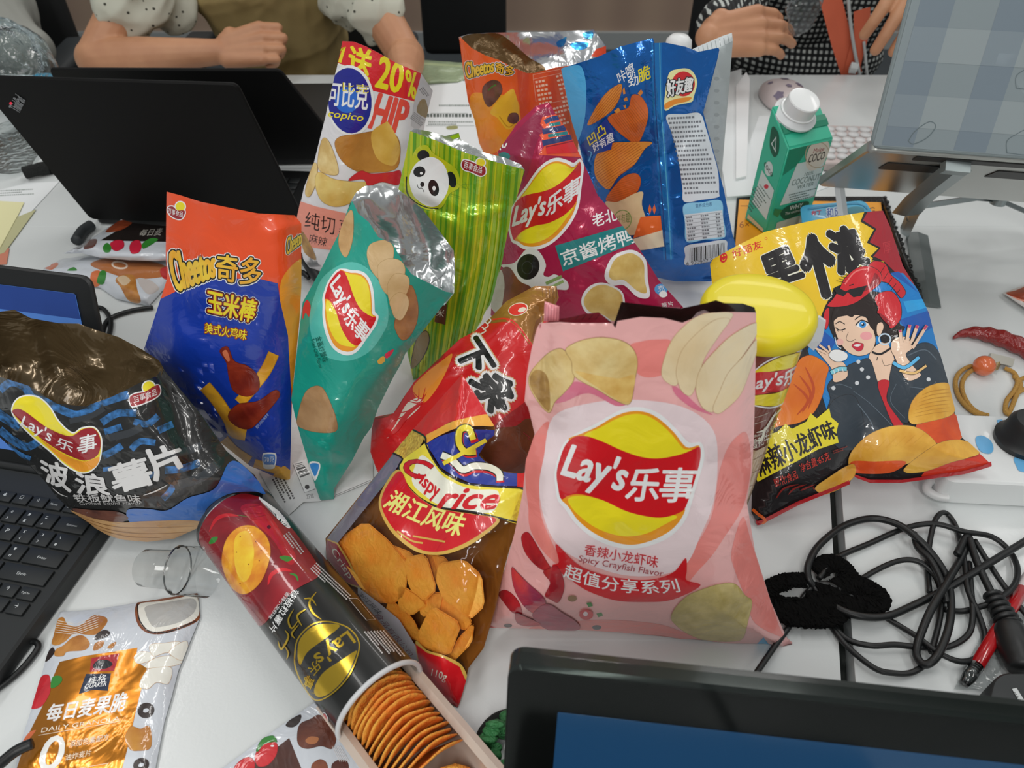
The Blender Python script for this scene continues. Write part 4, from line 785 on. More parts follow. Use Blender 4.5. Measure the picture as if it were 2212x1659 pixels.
# ---- blue bag, back side shown
PL = lean_plane(1450, 625, 0.0, -4, 10)
t = bag('snack_bag', 'tall shiny blue crisps bag turned to its back with ridged chips and label tables', base=(1450, 625))
out = [(1212, 148), (1291, 123), (1339, 101), (1369, 93), (1410, 82), (1414, 93), (1437, 92), (1481, 101), (1508, 112), (1552, 103), (1554, 108), (1549, 131), (1534, 187), (1519, 243), (1534, 299), (1549, 355), (1564, 411), (1582, 504), (1592, 540), (1585, 590), (1534, 608), (1459, 608), (1420, 600), (1340, 600), (1290, 480), (1250, 310), (1235, 262)]
BB = film('#0c62b4', rough=0.16, metal=0.5, bump=0.2); LBL = film('#ccd4da'); RID = film('#d8923c', '#c87628', vscale=20); RIDR = film('#cf6a2a', '#b8521c', vscale=20); GREY = film('#6e737a')
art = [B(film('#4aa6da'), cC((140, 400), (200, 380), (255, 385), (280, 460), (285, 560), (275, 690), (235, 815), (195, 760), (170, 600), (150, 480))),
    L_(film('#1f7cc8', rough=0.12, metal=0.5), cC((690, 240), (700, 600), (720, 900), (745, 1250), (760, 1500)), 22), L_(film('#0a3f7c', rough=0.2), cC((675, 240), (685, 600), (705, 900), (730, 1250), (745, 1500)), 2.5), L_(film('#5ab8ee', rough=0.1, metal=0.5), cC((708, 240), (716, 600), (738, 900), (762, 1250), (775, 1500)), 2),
    X(WHITE, '咔嚓', cC((458, 425), (550, 355), (570, 425), (478, 490)), bold=0.01), X(WHITE, '劲', cC((522, 440), (580, 425), (588, 490), (530, 505)), bold=0.02), X(YEL, '脆', cC((578, 405), (650, 365), (658, 455), (590, 478)), bold=0.02)]
def ridged(m, pts, dirv, n, k):
    c = cC(*pts); o = BH(m, film('#7a3a14'), 0.7, c); xs = [p[0] for p in c]; ys = [p[1] for p in c]; mx, my = sum(xs) / len(xs), sum(ys) / len(ys)
    d = Vector(dirv).normalized(); q = Vector((-d.y, d.x)); poly = sm(c); rr = []
    for i in range(n):
        b = Vector((mx, my)) + q * ((i - n / 2 + 0.5) * k); pts_ = [(b.x + d.x * s, b.y + d.y * s) for s in range(-60, 61, 2)]; ins = inside(pts_, poly); run = [p for p, f in zip(pts_, ins) if f]
        if len(run) > 3: rr.append(L_(film('#a8541c'), run[1:-1], 1.0, False))
    return o + rr
art += [ridged(RID, ((295, 725), (330, 640), (390, 550), (450, 500), (490, 490), (475, 570), (420, 650)), (1, -1.2), 9, 4.2), ridged(RIDR, ((410, 680), (480, 640), (530, 620), (550, 550), (600, 560), (640, 630), (630, 720), (580, 830), (520, 800), (450, 740)), (0.75, 1), 14, 4.6), ridged(RID, ((338, 1000), (345, 900), (420, 830), (540, 820), (665, 820), (620, 860), (560, 950), (470, 1020), (420, 1090), (370, 1060)), (1, -0.7), 18, 5),
    ridged(RIDR, ((405, 1140), (490, 1030), (560, 1000), (595, 1030), (580, 1100), (500, 1160), (440, 1165)), (1, -0.3), 12, 4.4)]
for s in (((495, 520), (505, 500), (512, 540), (500, 545)), ((580, 540), (600, 515), (612, 535), (595, 555)), ((500, 570), (520, 560), (525, 580), (508, 585)), ((445, 640), (470, 620), (485, 640), (460, 655)), ((497, 610), (515, 605), (512, 628))): art.append(G(RID, cC(*s)))
art += [B(film('#dcc79c', '#cbb488', vscale=20), cC((400, 1165), (470, 1160), (560, 1115), (610, 1108), (605, 1180), (640, 1300), (610, 1340), (530, 1350), (480, 1290))), ring_(film('#7a9a50'), *cC((500, 1265))[0], 19, 22, 2), X(film('#6a8a44'), '好有趣', cC((465, 1240), (540, 1220), (540, 1280), (465, 1290))),
    G(film('#d9672b'), cC((600, 1250), (718, 1243), (725, 1330), (560, 1370))), G(film('#e1d6b8'), cC((550, 1378), (728, 1322), (732, 1420), (600, 1440))), [G(film('#d9672b'), cC((x - 10, 1210), (x, 1180), (x + 10, 1210), (x, 1240))) for x in (652, 678)],
    G(film('#123a8a'), cC((250, 840), (400, 680), (450, 760), (430, 860), (300, 900))), X(YEL, '凹凸', cC((292, 790), (385, 708), (402, 770), (312, 842)), bold=0.02), X(WHITE, '好有趣', cC((322, 832), (435, 755), (447, 812), (335, 878)), bold=0.015), L_(film('#5ab0e6'), cC((300, 870), (320, 880), (305, 930)), 2),
    B(film('#e6dca0'), cC((735, 610), (738, 560), (760, 430), (810, 400), (885, 402), (925, 470), (905, 560), (890, 590), (800, 610), (745, 640))), E_(film('#c81f28'), *cC((845, 485))[0], 25, 27), B(film('#e08a2a'), cC((740, 600), (800, 572), (890, 562), (870, 585), (800, 602), (745, 630))), X(WHITE, '好友趣', cC((748, 462), (905, 445), (892, 525), (755, 562)), bold=0.03, halo=[(film('#222428'), 2.2)]),
    B(LBL, cC((748, 668), (850, 660), (940, 655), (975, 740), (1010, 860), (1045, 990), (1052, 1110), (1045, 1140), (950, 1155), (850, 1165), (840, 1080), (810, 880), (775, 760)))]
for i, (x, xe, y) in enumerate([(757 + 6.2 * j * (1 if j < 12 else 0.97), 940 + 6.3 * j, 678 + 27 * j) for j in range(17)]): art.append(H_(GREY, *cC((x, y))[0], *cC((min(xe, 1040), y - 8))[0], 8.2, 1, 0.55, seed=i))
art += [B(film('#86c2e6'), cC((848, 1185), (950, 1170), (1062, 1160), (1075, 1260), (1086, 1370), (970, 1385), (865, 1396), (855, 1290))), G(LBL, cC((853, 1240), (1070, 1215), (1084, 1368), (866, 1394))), X(film('#1a4a80'), '营养成分表', cC((915, 1178), (1010, 1168), (1012, 1192), (917, 1202)))]
for j in range(7):
    y = 1250 + 21 * j; art += [L_(GREY, cC((855 + j * 2, y), (1070 + j * 2, y - 25)), 0.6, False), H_(GREY, *cC((862 + j * 2, y + 3))[0], *cC((900 + j * 2, y - 1))[0], 6, 1, 0.6, seed=j), H_(GREY, *cC((945 + j * 2, y - 7))[0], *cC((985 + j * 2, y - 11))[0], 6, 1, 0.6, seed=j + 9), H_(GREY, *cC((1030 + j * 2, y - 16))[0], *cC((1055 + j * 2, y - 19))[0], 6, 1, 0.6, seed=j + 20)]
art += [B(LBL, cC((860, 1420), (970, 1402), (1085, 1388), (1095, 1440), (1100, 1490), (1000, 1508), (860, 1530), (857, 1475))), bars(BLACK, cC((885, 1432), (1078, 1402), (1085, 1475), (882, 1508)), 26), X(BLACK, '6 920907 8', cC((862, 1510), (1015, 1488), (1018, 1512), (862, 1532)))]
sheet('front_panel', t, PL, out, BB, art, T=0.026, w=0.06, open_=range(0, 9), wr=0.0034, k=55, seed=91, crpx=((1410, 90, 1440, 500, 0.004, 0.008), (1520, 245, 1440, 330, -0.007, 0.016), (1340, 110, 1380, 260, 0.005, 0.012), (1500, 120, 1480, 230, -0.004, 0.012), (1430, 520, 1560, 600, -0.005, 0.012)))
sheet('back_panel', t, PL, out, BB, edge0=-0.0015, T=-0.02, w=0.05, open_=range(0, 9), wr=0.001, grid=0.012, flip=True)

# ---- silver white bag behind it
PL = lean_plane(1530, 560, 0.0, -4, 9)
t = bag('snack_bag', 'silvery white bag with crimped seal peeking out behind the shiny blue bag', base=(1530, 560))
out = [(1440, 140), (1500, 104), (1560, 78), (1581, 71), (1583, 90), (1574, 200), (1562, 340), (1556, 440), (1540, 560), (1440, 560)]
sheet('front_panel', t, PL, out, film('#b4bcbc', rough=0.3, metal=0.3), [G(film('#c6cccc'), [(1440, 140), (1500, 104), (1560, 78), (1581, 71), (1583, 88), (1560, 100), (1500, 124), (1440, 160)]), [L_(film('#8c9494'), [(1500 + 9 * i, 106 - 3.6 * i), (1503 + 9 * i, 122 - 3.6 * i)], 1.5, False) for i in range(9)], [E_(film('#9aa2a2'), 1548, 170 + 26 * i, 6, 4) for i in range(9)]], T=0.012, w=0.04, wr=0.002, k=60, seed=95)
sheet('back_panel', t, PL, out, film('#b4bcbc', rough=0.3, metal=0.3), edge0=-0.0015, T=-0.012, w=0.05, wr=0.001, grid=0.012, flip=True)

# ---- yellow, black and blue bag with a comic woman
PL = plane3((1638, 1134, 0.004), (2110, 1014, 0.048), (1740, 482, 0.21))
t = bag('snack_bag', 'yellow and black crisps bag with comic woman in a crayfish hat, right of the heap', base=(1800, 1080))
out = [(1534, 570), (1541, 559), (1597, 528), (1652, 501), (1704, 488), (1757, 476), (1812, 467), (1867, 458), (1907, 455), (1923, 491), (1950, 574), (1984, 630), (2006, 676), (2021, 737), (2046, 823), (2064, 897), (2075, 942), (2142, 1004), (2080, 1022), (1946, 1040), (1879, 1040), (1843, 1027), (1835, 1045), (1723, 1089), (1638, 1134), (1623, 1107), (1625, 1000), (1590, 850), (1545, 680)]
K_ = film('#1b181a'); YB = film('#e3ba22'); RB = film('#a01c2a'); BU = film('#1478c0'); BU2 = film('#1a54a8'); HAIR = film('#241816'); JK = film('#262f38', '#323c46', vscale=16); JKL = film('#55616c'); CRF = film('#c4202a'); CRD = film('#8e1420'); LIP = film('#c0263c')
def ol(m, pts, w_=1.0): return BH(m, K_, w_, cO(*pts))
art = [G(YB, cO((150, 470), (200, 415), (380, 315), (560, 225), (730, 185), (900, 145), (1080, 115), (1270, 85), (1245, 150), (1340, 210), (1290, 310), (1370, 350), (1310, 430), (1400, 440), (1300, 520), (1050, 620), (980, 760), (900, 960), (200, 760))),
    G(RB, cO((1265, 85), (1395, 75), (1445, 200), (1535, 470), (1650, 650), (1500, 540), (1400, 440), (1320, 400), (1370, 345), (1295, 305), (1340, 210), (1245, 150))), L_(K_, cO((1270, 88), (1240, 155), (1335, 212), (1285, 305), (1365, 345), (1312, 402), (1360, 445)), 6, False), X(film('#b8303a'), '厚', cO((1380, 310), (1440, 295), (1455, 370), (1395, 385))),
    G(BU, cO((1450, 520), (1530, 520), (1650, 650), (1715, 800), (1765, 1000), (1850, 1290), (1800, 1500), (1200, 1659), (1000, 1500), (860, 1060), (960, 880), (1000, 750), (1300, 650))), G(BU2, cO((1440, 520), (1500, 510), (1640, 660), (1560, 600))), G(BU2, cO((1500, 850), (1720, 780), (1740, 900), (1600, 980))), G(BU2, cO((940, 900), (1060, 1000), (1000, 1100), (900, 1020))), G(film('#2a9ad8'), cO((1530, 720), (1690, 700), (1710, 760), (1560, 800))), G(BU, cH((790, 1070), (850, 1060), (880, 1140), (840, 1150))),
    X(K_, '里', cO((522, 420), (730, 328), (830, 540), (590, 620)), bold=0.09, halo=[(CREAM, 1.8)]), X(K_, '个', cO((780, 285), (985, 250), (1085, 650), (900, 700)), bold=0.09, halo=[(CREAM, 1.8)]), X(K_, '浪', cO((985, 225), (1190, 190), (1290, 455), (1090, 540)), bold=0.075, halo=[(CREAM, 1.8)]),
    X(film('#cc2020'), '好丽友', cO((325, 362), (530, 285), (548, 342), (340, 415)), bold=0.015), E_(film('#cc2020'), *cO((270, 412))[0], 8, 11, 15), E_(YB, *cO((262, 400))[0], 1.6), E_(YB, *cO((280, 395))[0], 1.6), L_(YB, cO((258, 425), (272, 432), (284, 418)), 1.2), ring_(film('#cc2020'), *cO((568, 277))[0], 3, 3, 0.8),
    # woman
    ol(HAIR, ((1000, 760), (1050, 690), (1150, 660), (1300, 650), (1420, 680), (1490, 780), (1505, 880), (1540, 900), (1500, 960), (1420, 1010), (1340, 960), (1320, 1060), (1100, 1060), (1040, 960), (1010, 880))),
    ol(SKINP, ((1310, 1060), (1400, 1000), (1440, 1050), (1470, 1150), (1440, 1290), (1350, 1300), (1290, 1160))), ol(SKINP, ((1045, 850), (1100, 825), (1200, 815), (1290, 835), (1320, 920), (1335, 1000), (1300, 1075), (1225, 1102), (1150, 1080), (1100, 1025), (1060, 950)), 0.8),
    B(HAIR, cO((1030, 860), (1055, 760), (1200, 700), (1310, 780), (1325, 910), (1300, 900), (1265, 830), (1200, 810), (1170, 830), (1120, 815), (1075, 830))), L_(K_, cO((1310, 1075), (1370, 1090), (1440, 1050)), 4.5), E_(film('#e59a9c'), *cO((1270, 962))[0], 13, 9), E_(film('#e3aaa2'), *cO((1085, 1005))[0], 8, 7),
    ol(SKINP, ((1345, 930), (1350, 880), (1380, 868), (1392, 900), (1375, 945), (1355, 960)), 0.7), ring_(film('#b8ccdc'), *cO((1400, 985))[0], 14, 13, 3.2), E_(K_, *cO((1402, 985))[0], 9.5, 8.5), L_(film('#b8ccdc'), cO((1050, 970), (1065, 1030), (1095, 1050)), 2.2),
    L_(K_, cO((1055, 905), (1085, 922), (1125, 912)), 2.2), L_(K_, cO((1065, 922), (1075, 930)), 1.2), L_(K_, cO((1100, 922), (1105, 932)), 1.2), B(WHITE, cO((1200, 885), (1240, 858), (1285, 880), (1250, 905), (1215, 902))), E_(film('#2f86c8'), *cO((1245, 882))[0], 7.5), E_(K_, *cO((1246, 882))[0], 3.4), E_(WHITE, *cO((1241, 876))[0], 1.6), L_(K_, cO((1195, 888), (1235, 852), (1290, 872)), 2.4), L_(K_, cO((1280, 868), (1295, 850)), 1.4),
    L_(K_, cO((1055, 878), (1085, 862), (1120, 880)), 1.8), L_(K_, cO((1190, 848), (1235, 820), (1290, 838)), 2.2), L_(K_, cO((1145, 935), (1130, 985), (1160, 1002), (1195, 985)), 0.9), ol(LIP, ((1170, 1030), (1195, 1008), (1225, 1012), (1250, 1020), (1245, 1055), (1215, 1070), (1185, 1050)), 0.6), B(WHITE, cO((1180, 1030), (1205, 1020), (1235, 1025), (1210, 1038))),
    L_(K_, cO((1380, 1120), (1400, 1170), (1445, 1160)), 0.8), L_(K_, cO((1350, 1110), (1345, 1135)), 1.6),
    # jacket
    ol(JK, ((1130, 1180), (1220, 1140), (1295, 1130), (1350, 1290), (1420, 1470), (1545, 1600), (1450, 1700), (1200, 1720), (1010, 1520), (1020, 1400), (1000, 1320), (1040, 1260), (1110, 1235))), ol(JK, ((1430, 1290), (1465, 1140), (1550, 1070), (1650, 1015), (1730, 1025), (1790, 1110), (1840, 1290), (1720, 1340), (1600, 1420), (1560, 1570), (1470, 1520), (1420, 1430))), ol(JK, ((1000, 1500), (1060, 1400), (1200, 1400), (1260, 1700), (1100, 1760), (1010, 1650))),
    ol(film('#b81e2a'), ((1350, 1292), (1432, 1282), (1415, 1420), (1535, 1600), (1470, 1600), (1400, 1450)), 0.6), L_(JKL, cO((1180, 1350), (1300, 1440), (1450, 1590)), 1.4), L_(JKL, cO((1010, 1330), (1080, 1300), (1170, 1330)), 1.4), L_(JKL, cO((1480, 1300), (1440, 1420), (1540, 1540)), 1.2), L_(JKL, cO((1560, 1100), (1680, 1060), (1760, 1130)), 2.4), L_(JKL, cO((1210, 1440), (1300, 1560), (1330, 1650)), 2.2), L_(JKL, cO((1570, 1320), (1700, 1330), (1760, 1280)), 1.4), [E_(film('#c8ccd0'), *cO(p)[0], 4.4) for p in ((1240, 1197), (1283, 1253), (1205, 1293), (1040, 1328), (1705, 1268), (1215, 1143))],
    # left hand with the puff
    ol(SKINP, ((915, 1055), (960, 1060), (1010, 1080), (1060, 1130), (1120, 1160), (1135, 1250), (1045, 1285), (1030, 1200), (970, 1120)), 0.7), L_(K_, cO((905, 1045), (990, 1085)), 6), L_(SKINP, cO((905, 1045), (990, 1085)), 4.6), L_(K_, cO((940, 1025), (1010, 1080)), 6), L_(SKINP, cO((940, 1025), (1010, 1080)), 4.6), L_(K_, cO((1005, 1030), (1020, 1080)), 5.6), L_(SKINP, cO((1005, 1030), (1020, 1080)), 4.4), ol(WHITE, ((1008, 1095), (1030, 1065), (1070, 1060), (1100, 1068), (1135, 1090), (1130, 1125), (1090, 1142), (1050, 1140), (1020, 1120)), 0.8), L_(K_, cO((1020, 1222), (1080, 1195), (1135, 1195)), 11), L_(film('#7cc4d4'), cO((1022, 1222), (1080, 1195), (1133, 1195)), 8.5), [L_(WHITE, cO((1040 + 30 * i, 1200 - 6 * i), (1048 + 30 * i, 1228 - 8 * i)), 1.4, False) for i in range(3)],
    # right hand
    ol(SKINP, ((1470, 1110), (1445, 1060), (1452, 1000), (1500, 970), (1560, 975), (1600, 1000), (1590, 1050), (1545, 1095), (1600, 1180), (1650, 1240), (1560, 1275), (1500, 1180)), 0.7)]
for a, b, w_ in (((1515, 1010), (1505, 920), 7), ((1550, 990), (1572, 885), 7), ((1580, 1000), (1625, 890), 7), ((1590, 1030), (1690, 890), 6.4)):
    m_ = (a[0] + (b[0] - a[0]) * 0.8, a[1] + (b[1] - a[1]) * 0.8); art += [L_(K_, cO(a, b), w_ + 1.4, False), L_(SKINP, cO((a[0], a[1] + 20), b), w_, False), L_(film('#c03a6a'), cO(m_, b), w_ * 0.8, False)]
art += [L_(K_, cO((1455, 1150), (1540, 1185), (1640, 1110)), 9), L_(film('#5ab0e0'), cO((1457, 1150), (1540, 1185), (1638, 1112)), 7), L_(K_, cO((1500, 1205), (1600, 1225), (1690, 1170)), 7), L_(film('#e0b878'), cO((1502, 1205), (1600, 1225), (1688, 1172)), 5),
    # crayfish hat
    ol(CRF, ((1290, 490), (1320, 440), (1400, 455), (1440, 530), (1505, 590), (1545, 655), (1515, 695), (1470, 640), (1420, 590), (1360, 570)), 1.2), [L_(K_, cO((1400 + 26 * i, 470 + 42 * i), (1365 + 26 * i, 530 + 38 * i)), 1.1) for i in range(5)], ol(CRF, ((1330, 700), (1370, 660), (1450, 655), (1505, 730), (1512, 830), (1470, 895), (1435, 905), (1415, 840), (1350, 800), (1355, 770)), 1.2), B(CRD, cO((1360, 800), (1415, 840), (1445, 890), (1420, 880), (1380, 840))),
    ol(CRF, ((1040, 700), (1090, 620), (1120, 560), (1200, 490), (1290, 475), (1360, 515), (1372, 580), (1300, 650), (1200, 725), (1100, 755), (1000, 752)), 1.2), B(CRD, cO((1280, 640), (1365, 585), (1330, 520), (1300, 590), (1220, 660))), L_(film('#e8706c'), cO((1120, 600), (1190, 515), (1280, 490)), 3), ol(CRF, ((980, 790), (1010, 770), (1005, 880), (985, 915), (972, 860)), 1), G(K_, cO((1035, 628), (1075, 625), (1125, 650), (1155, 635), (1275, 608), (1235, 680), (1180, 692), (1140, 655), (1110, 685), (1065, 668))), L_(K_, cO((1150, 610), (1180, 600)), 2), [L_(K_, cO((1060 + 16 * i, 575 - 14 * i), (1120 + 8 * i, 590 - 18 * i)), 1) for i in range(4)],
    # chips and label
    BH(film('#dd7a1e', '#c85a14', vscale=18), film('#8a3a10'), 0.8, cO((790, 1150), (830, 1110), (900, 1105), (1000, 1175), (985, 1260), (960, 1380), (900, 1500), (800, 1570), (680, 1590), (620, 1590), (680, 1400), (740, 1250))), [L_(film('#b8481a'), cO((840 - 40 * i, 1180 + 60 * i), (900 - 20 * i, 1330 + 40 * i), (860 - 40 * i, 1480 + 20 * i)), 6, True, True) for i in range(3)],
    G(film('#d8ca2a'), cH((300, 1180), (400, 1150), (440, 1110), (470, 1135), (540, 1100), (560, 1060), (590, 1085), (650, 1035), (660, 1080), (695, 1110), (685, 1150), (695, 1200), (600, 1232), (310, 1392), (290, 1340))), X(K_, '麻辣小龙虾味', cH((285, 1255), (655, 1088), (692, 1172), (325, 1370)), bold=0.025),
    X(film('#c03428'), '膨化食品', cH((383, 1378), (490, 1330), (500, 1372), (392, 1417))), X(film('#c03428'), '净含量:65克', cH((503, 1305), (645, 1243), (655, 1283), (513, 1345))), [L_(film('#7a1a14'), cH((390 + 60 * i, 1470 - 20 * i), (430 + 50 * i, 1420), (500 + 40 * i, 1400)), 4, True, True) for i in range(4)], H_(film('#7a2a22'), *cH((665, 1240))[0], *cH((735, 1215))[0], 4, 2)]
CB1 = film('#ddac46', '#c98f2c', vscale=40); CB2 = film('#dc5a26', '#c4441a', vscale=30)
art += [BH(CB2, CHIPD, 0.8, cH((1080, 1110), (1250, 1060), (1290, 1180), (1180, 1205), (1100, 1160))), BH(CB1, CHIPD, 0.8, cH((1035, 1060), (1060, 990), (1130, 930), (1220, 915), (1240, 970), (1250, 1060), (1130, 1100), (1050, 1110))), B(film('#c8341f'), cH((1100, 1360), (1250, 1250), (1380, 1215), (1450, 1310), (1200, 1380))), BH(CB1, CHIPD, 0.8, cH((750, 1260), (820, 1180), (920, 1130), (1030, 1120), (1110, 1150), (1170, 1220), (1100, 1270), (1000, 1310), (850, 1340), (755, 1330))), B(CB2, cH((760, 1290), (870, 1290), (1020, 1290), (960, 1340), (850, 1350), (760, 1340))), BH(CB1, CHIPD, 0.8, cH((1010, 1330), (1150, 1220), (1250, 1190), (1340, 1210), (1370, 1260), (1250, 1290), (1100, 1340))), BH(CB1, CHIPD, 0.8, cH((580, 1420), (640, 1370), (760, 1300), (770, 1360), (650, 1445))),
    L_(film('#b01820'), [(1634, 1130), (1723, 1084), (1832, 1040)], 8, False), L_(film('#b01820'), [(1845, 1027), (1879, 1037), (1946, 1037), (2080, 1018), (2138, 1002)], 7, False), L_(film('#d8601c'), [(1628, 1100), (1650, 1120), (1645, 1130)], 6)]
for i in range(7): art.append(L_(film('#b5802a'), cH((790 + 45 * i, 1250 - 8 * i), (840 + 45 * i, 1190 - 5 * i)), 1.4, True, True)); art.append(L_(film('#b5802a'), cH((1050 + 8 * i, 1080 - 18 * i), (1150, 1060 - 18 * i), (1235, 1050 - 18 * i)), 1.3, True, True))
sheet('front_panel', t, PL, out, K_, art, T=0.022, w=0.05, wr=0.0008, k=50, seed=101, open_=range(0, 8), crpx=((1843, 1020, 1860, 940, -0.004, 0.012), (1700, 490, 1720, 560, 0.003, 0.01), (2006, 676, 1960, 640, -0.003, 0.01)))
sheet('back_panel', t, PL, out, RB, edge0=-0.0015, T=-0.02, w=0.05, wr=0.001, grid=0.012, flip=True, open_=range(0, 8))

# ---- red shrimp stick bag
PL = plane3((810, 1005, 0.02), (1195, 630, 0.15), (1150, 950, 0.05))
t = bag('snack_bag', 'red and bronze shrimp stick bag with black brush lettering lying behind the clear bag', base=(1000, 1000))
out = [(1155, 618), (1202, 618), (1207, 643), (1190, 680), (1200, 760), (1190, 880), (1180, 1010), (1100, 1060), (1000, 1065), (850, 1060), (814, 1017), (800, 976), (803, 929), (808, 901), (850, 893), (875, 854), (894, 826), (911, 810), (955, 768), (994, 732), (1027, 715), (1061, 685), (1094, 651)]
BZ = film('#9a6a30', rough=0.25, metal=0.3); CRM = film('#dccfc0')
art = [B(BZ, cR((1050, 330), (1280, 205), (1460, 205), (1480, 310), (1340, 500), (1270, 680), (1100, 500), (930, 500), (880, 480))), L_(film('#d02a20'), cR((950, 470), (1110, 480), (1260, 670)), 3.5), L_(film('#d02a20'), cR((1060, 470), (1180, 560), (1280, 700)), 2.5), G(film('#7a4a24'), cR((1290, 480), (1340, 440), (1330, 580), (1250, 640))),
    E_(CRM, *cR((1152, 390))[0], 22, 13.5, -15), E_(film('#d0202a'), *cR((1150, 390))[0], 20, 12, -15), E_(CRM, *cR((1182, 395))[0], 9, 5, -20), [L_(film('#6e4418'), cR((1340 + 28 * i, 215), (1345 + 26 * i, 300)), 1.4, False) for i in range(5)],
    B(film('#e0882e'), cR((330, 1010), (420, 900), (560, 790), (640, 740), (580, 900), (480, 1060), (400, 1120))), B(film('#8a3a1c'), cR((20, 1240), (180, 1200), (340, 960), (560, 770), (540, 720), (330, 900), (160, 1180))),
    B(CRM, cR((130, 1390), (200, 1280), (290, 1120), (400, 1080), (380, 1160), (260, 1270), (190, 1340), (150, 1380))), [L_(film('#c01c20'), cR(*s), 2.4, True, True) for s in (((300, 1080), (370, 1100), (380, 1000)), ((330, 1030), (400, 1090), (430, 1000)), ((280, 1100), (380, 1120), (440, 1040)), ((220, 1200), (300, 1180), (380, 1120)), ((180, 1260), (250, 1230), (330, 1180)))], L_(film('#c01c20'), cR((120, 1390), (200, 1330), (300, 1200), (420, 1110)), 11, True, True),
    X(BLACK, '下', cR((830, 605), (975, 830), (770, 900), (630, 700)), bold=0.07, shear=0.0, halo=[(film('#c89a6a'), 8), (WHITE, 5.5)]), X(BLACK, '条', cR((1060, 870), (1150, 1110), (950, 1230), (740, 930)), bold=0.06, halo=[(film('#c89a6a'), 8), (WHITE, 5.5)]), [L_(CRM, cR((850 + 30 * i, 590 - 40 * i), (900 + 20 * i, 560 - 40 * i), (870 + 25 * i, 530 - 40 * i)), 3) for i in range(3)],
    B(film('#8e1218'), cR((960, 1310), (1180, 1130), (1300, 1050), (1300, 1250), (1150, 1300))), B(film('#4c2a1c', '#6e3c24', vscale=30, rough=0.2), cR((850, 1500), (960, 1330), (1130, 1300), (1230, 1240), (1420, 1300), (1420, 1500), (1250, 1640), (900, 1700))), [L_(film('#7a2028'), cR((1190 + 30 * i, 1350 + 40 * i), (1240, 1390 + 20 * i)), 1.5) for i in range(3)]]
sheet('front_panel', t, PL, out, film('#c4181c'), art, T=0.03, w=0.06, wr=0.002, k=60, seed=111, crpx=((1100, 690, 980, 790, 0.006, 0.008), (1160, 650, 1170, 720, -0.005, 0.008), (940, 860, 1000, 800, -0.004, 0.01)))
sheet('back_panel', t, PL, out, film('#7a4a24'), edge0=-0.0015, T=-0.02, w=0.05, wr=0.001, grid=0.012, flip=True)

# ---- granola sachets
def sachet(label, px, z, base, art, base_px, T=0.006, w=0.02, seed=1, pl=None, grid=0.005, wr=0.001):
    p = at(base_px[0], base_px[1], z); o = thing('granola_sachet', label, 'sachet', (p.x, p.y, p.z), 'granola sachets on the desk')
    pl = pl or flat_plane(z + 0.002); sheet('front_panel', o, pl, px, base, art, T=T, w=w, wr=wr, k=90, seed=seed, grid=grid, edge0=0.0006); sheet('back_panel', o, pl, px, film('#c2c6cc'), T=-0.001, w=w, wr=0, grid=0.02, flip=True); return o
SW = film('#bfc4cb'); GF = mat('#b87420', rough=0.26, metal=0.7, coat=0.4, bump=0.30, bscale=14, dist=1.8); OAT = film('#b9803e', '#9a5f24', vscale=70); CHO = film('#2e2422'); COC = film('#d9d8cf'); BRN = film('#8a4f30', '#6a3820', vscale=80)
out = [(129, 1322), (210, 1316), (295, 1302), (427, 1281), (432, 1335), (407, 1394), (385, 1450), (370, 1508), (355, 1560), (347, 1600), (332, 1680), (28, 1680), (46, 1600), (68, 1531), (100, 1422), (119, 1360)]
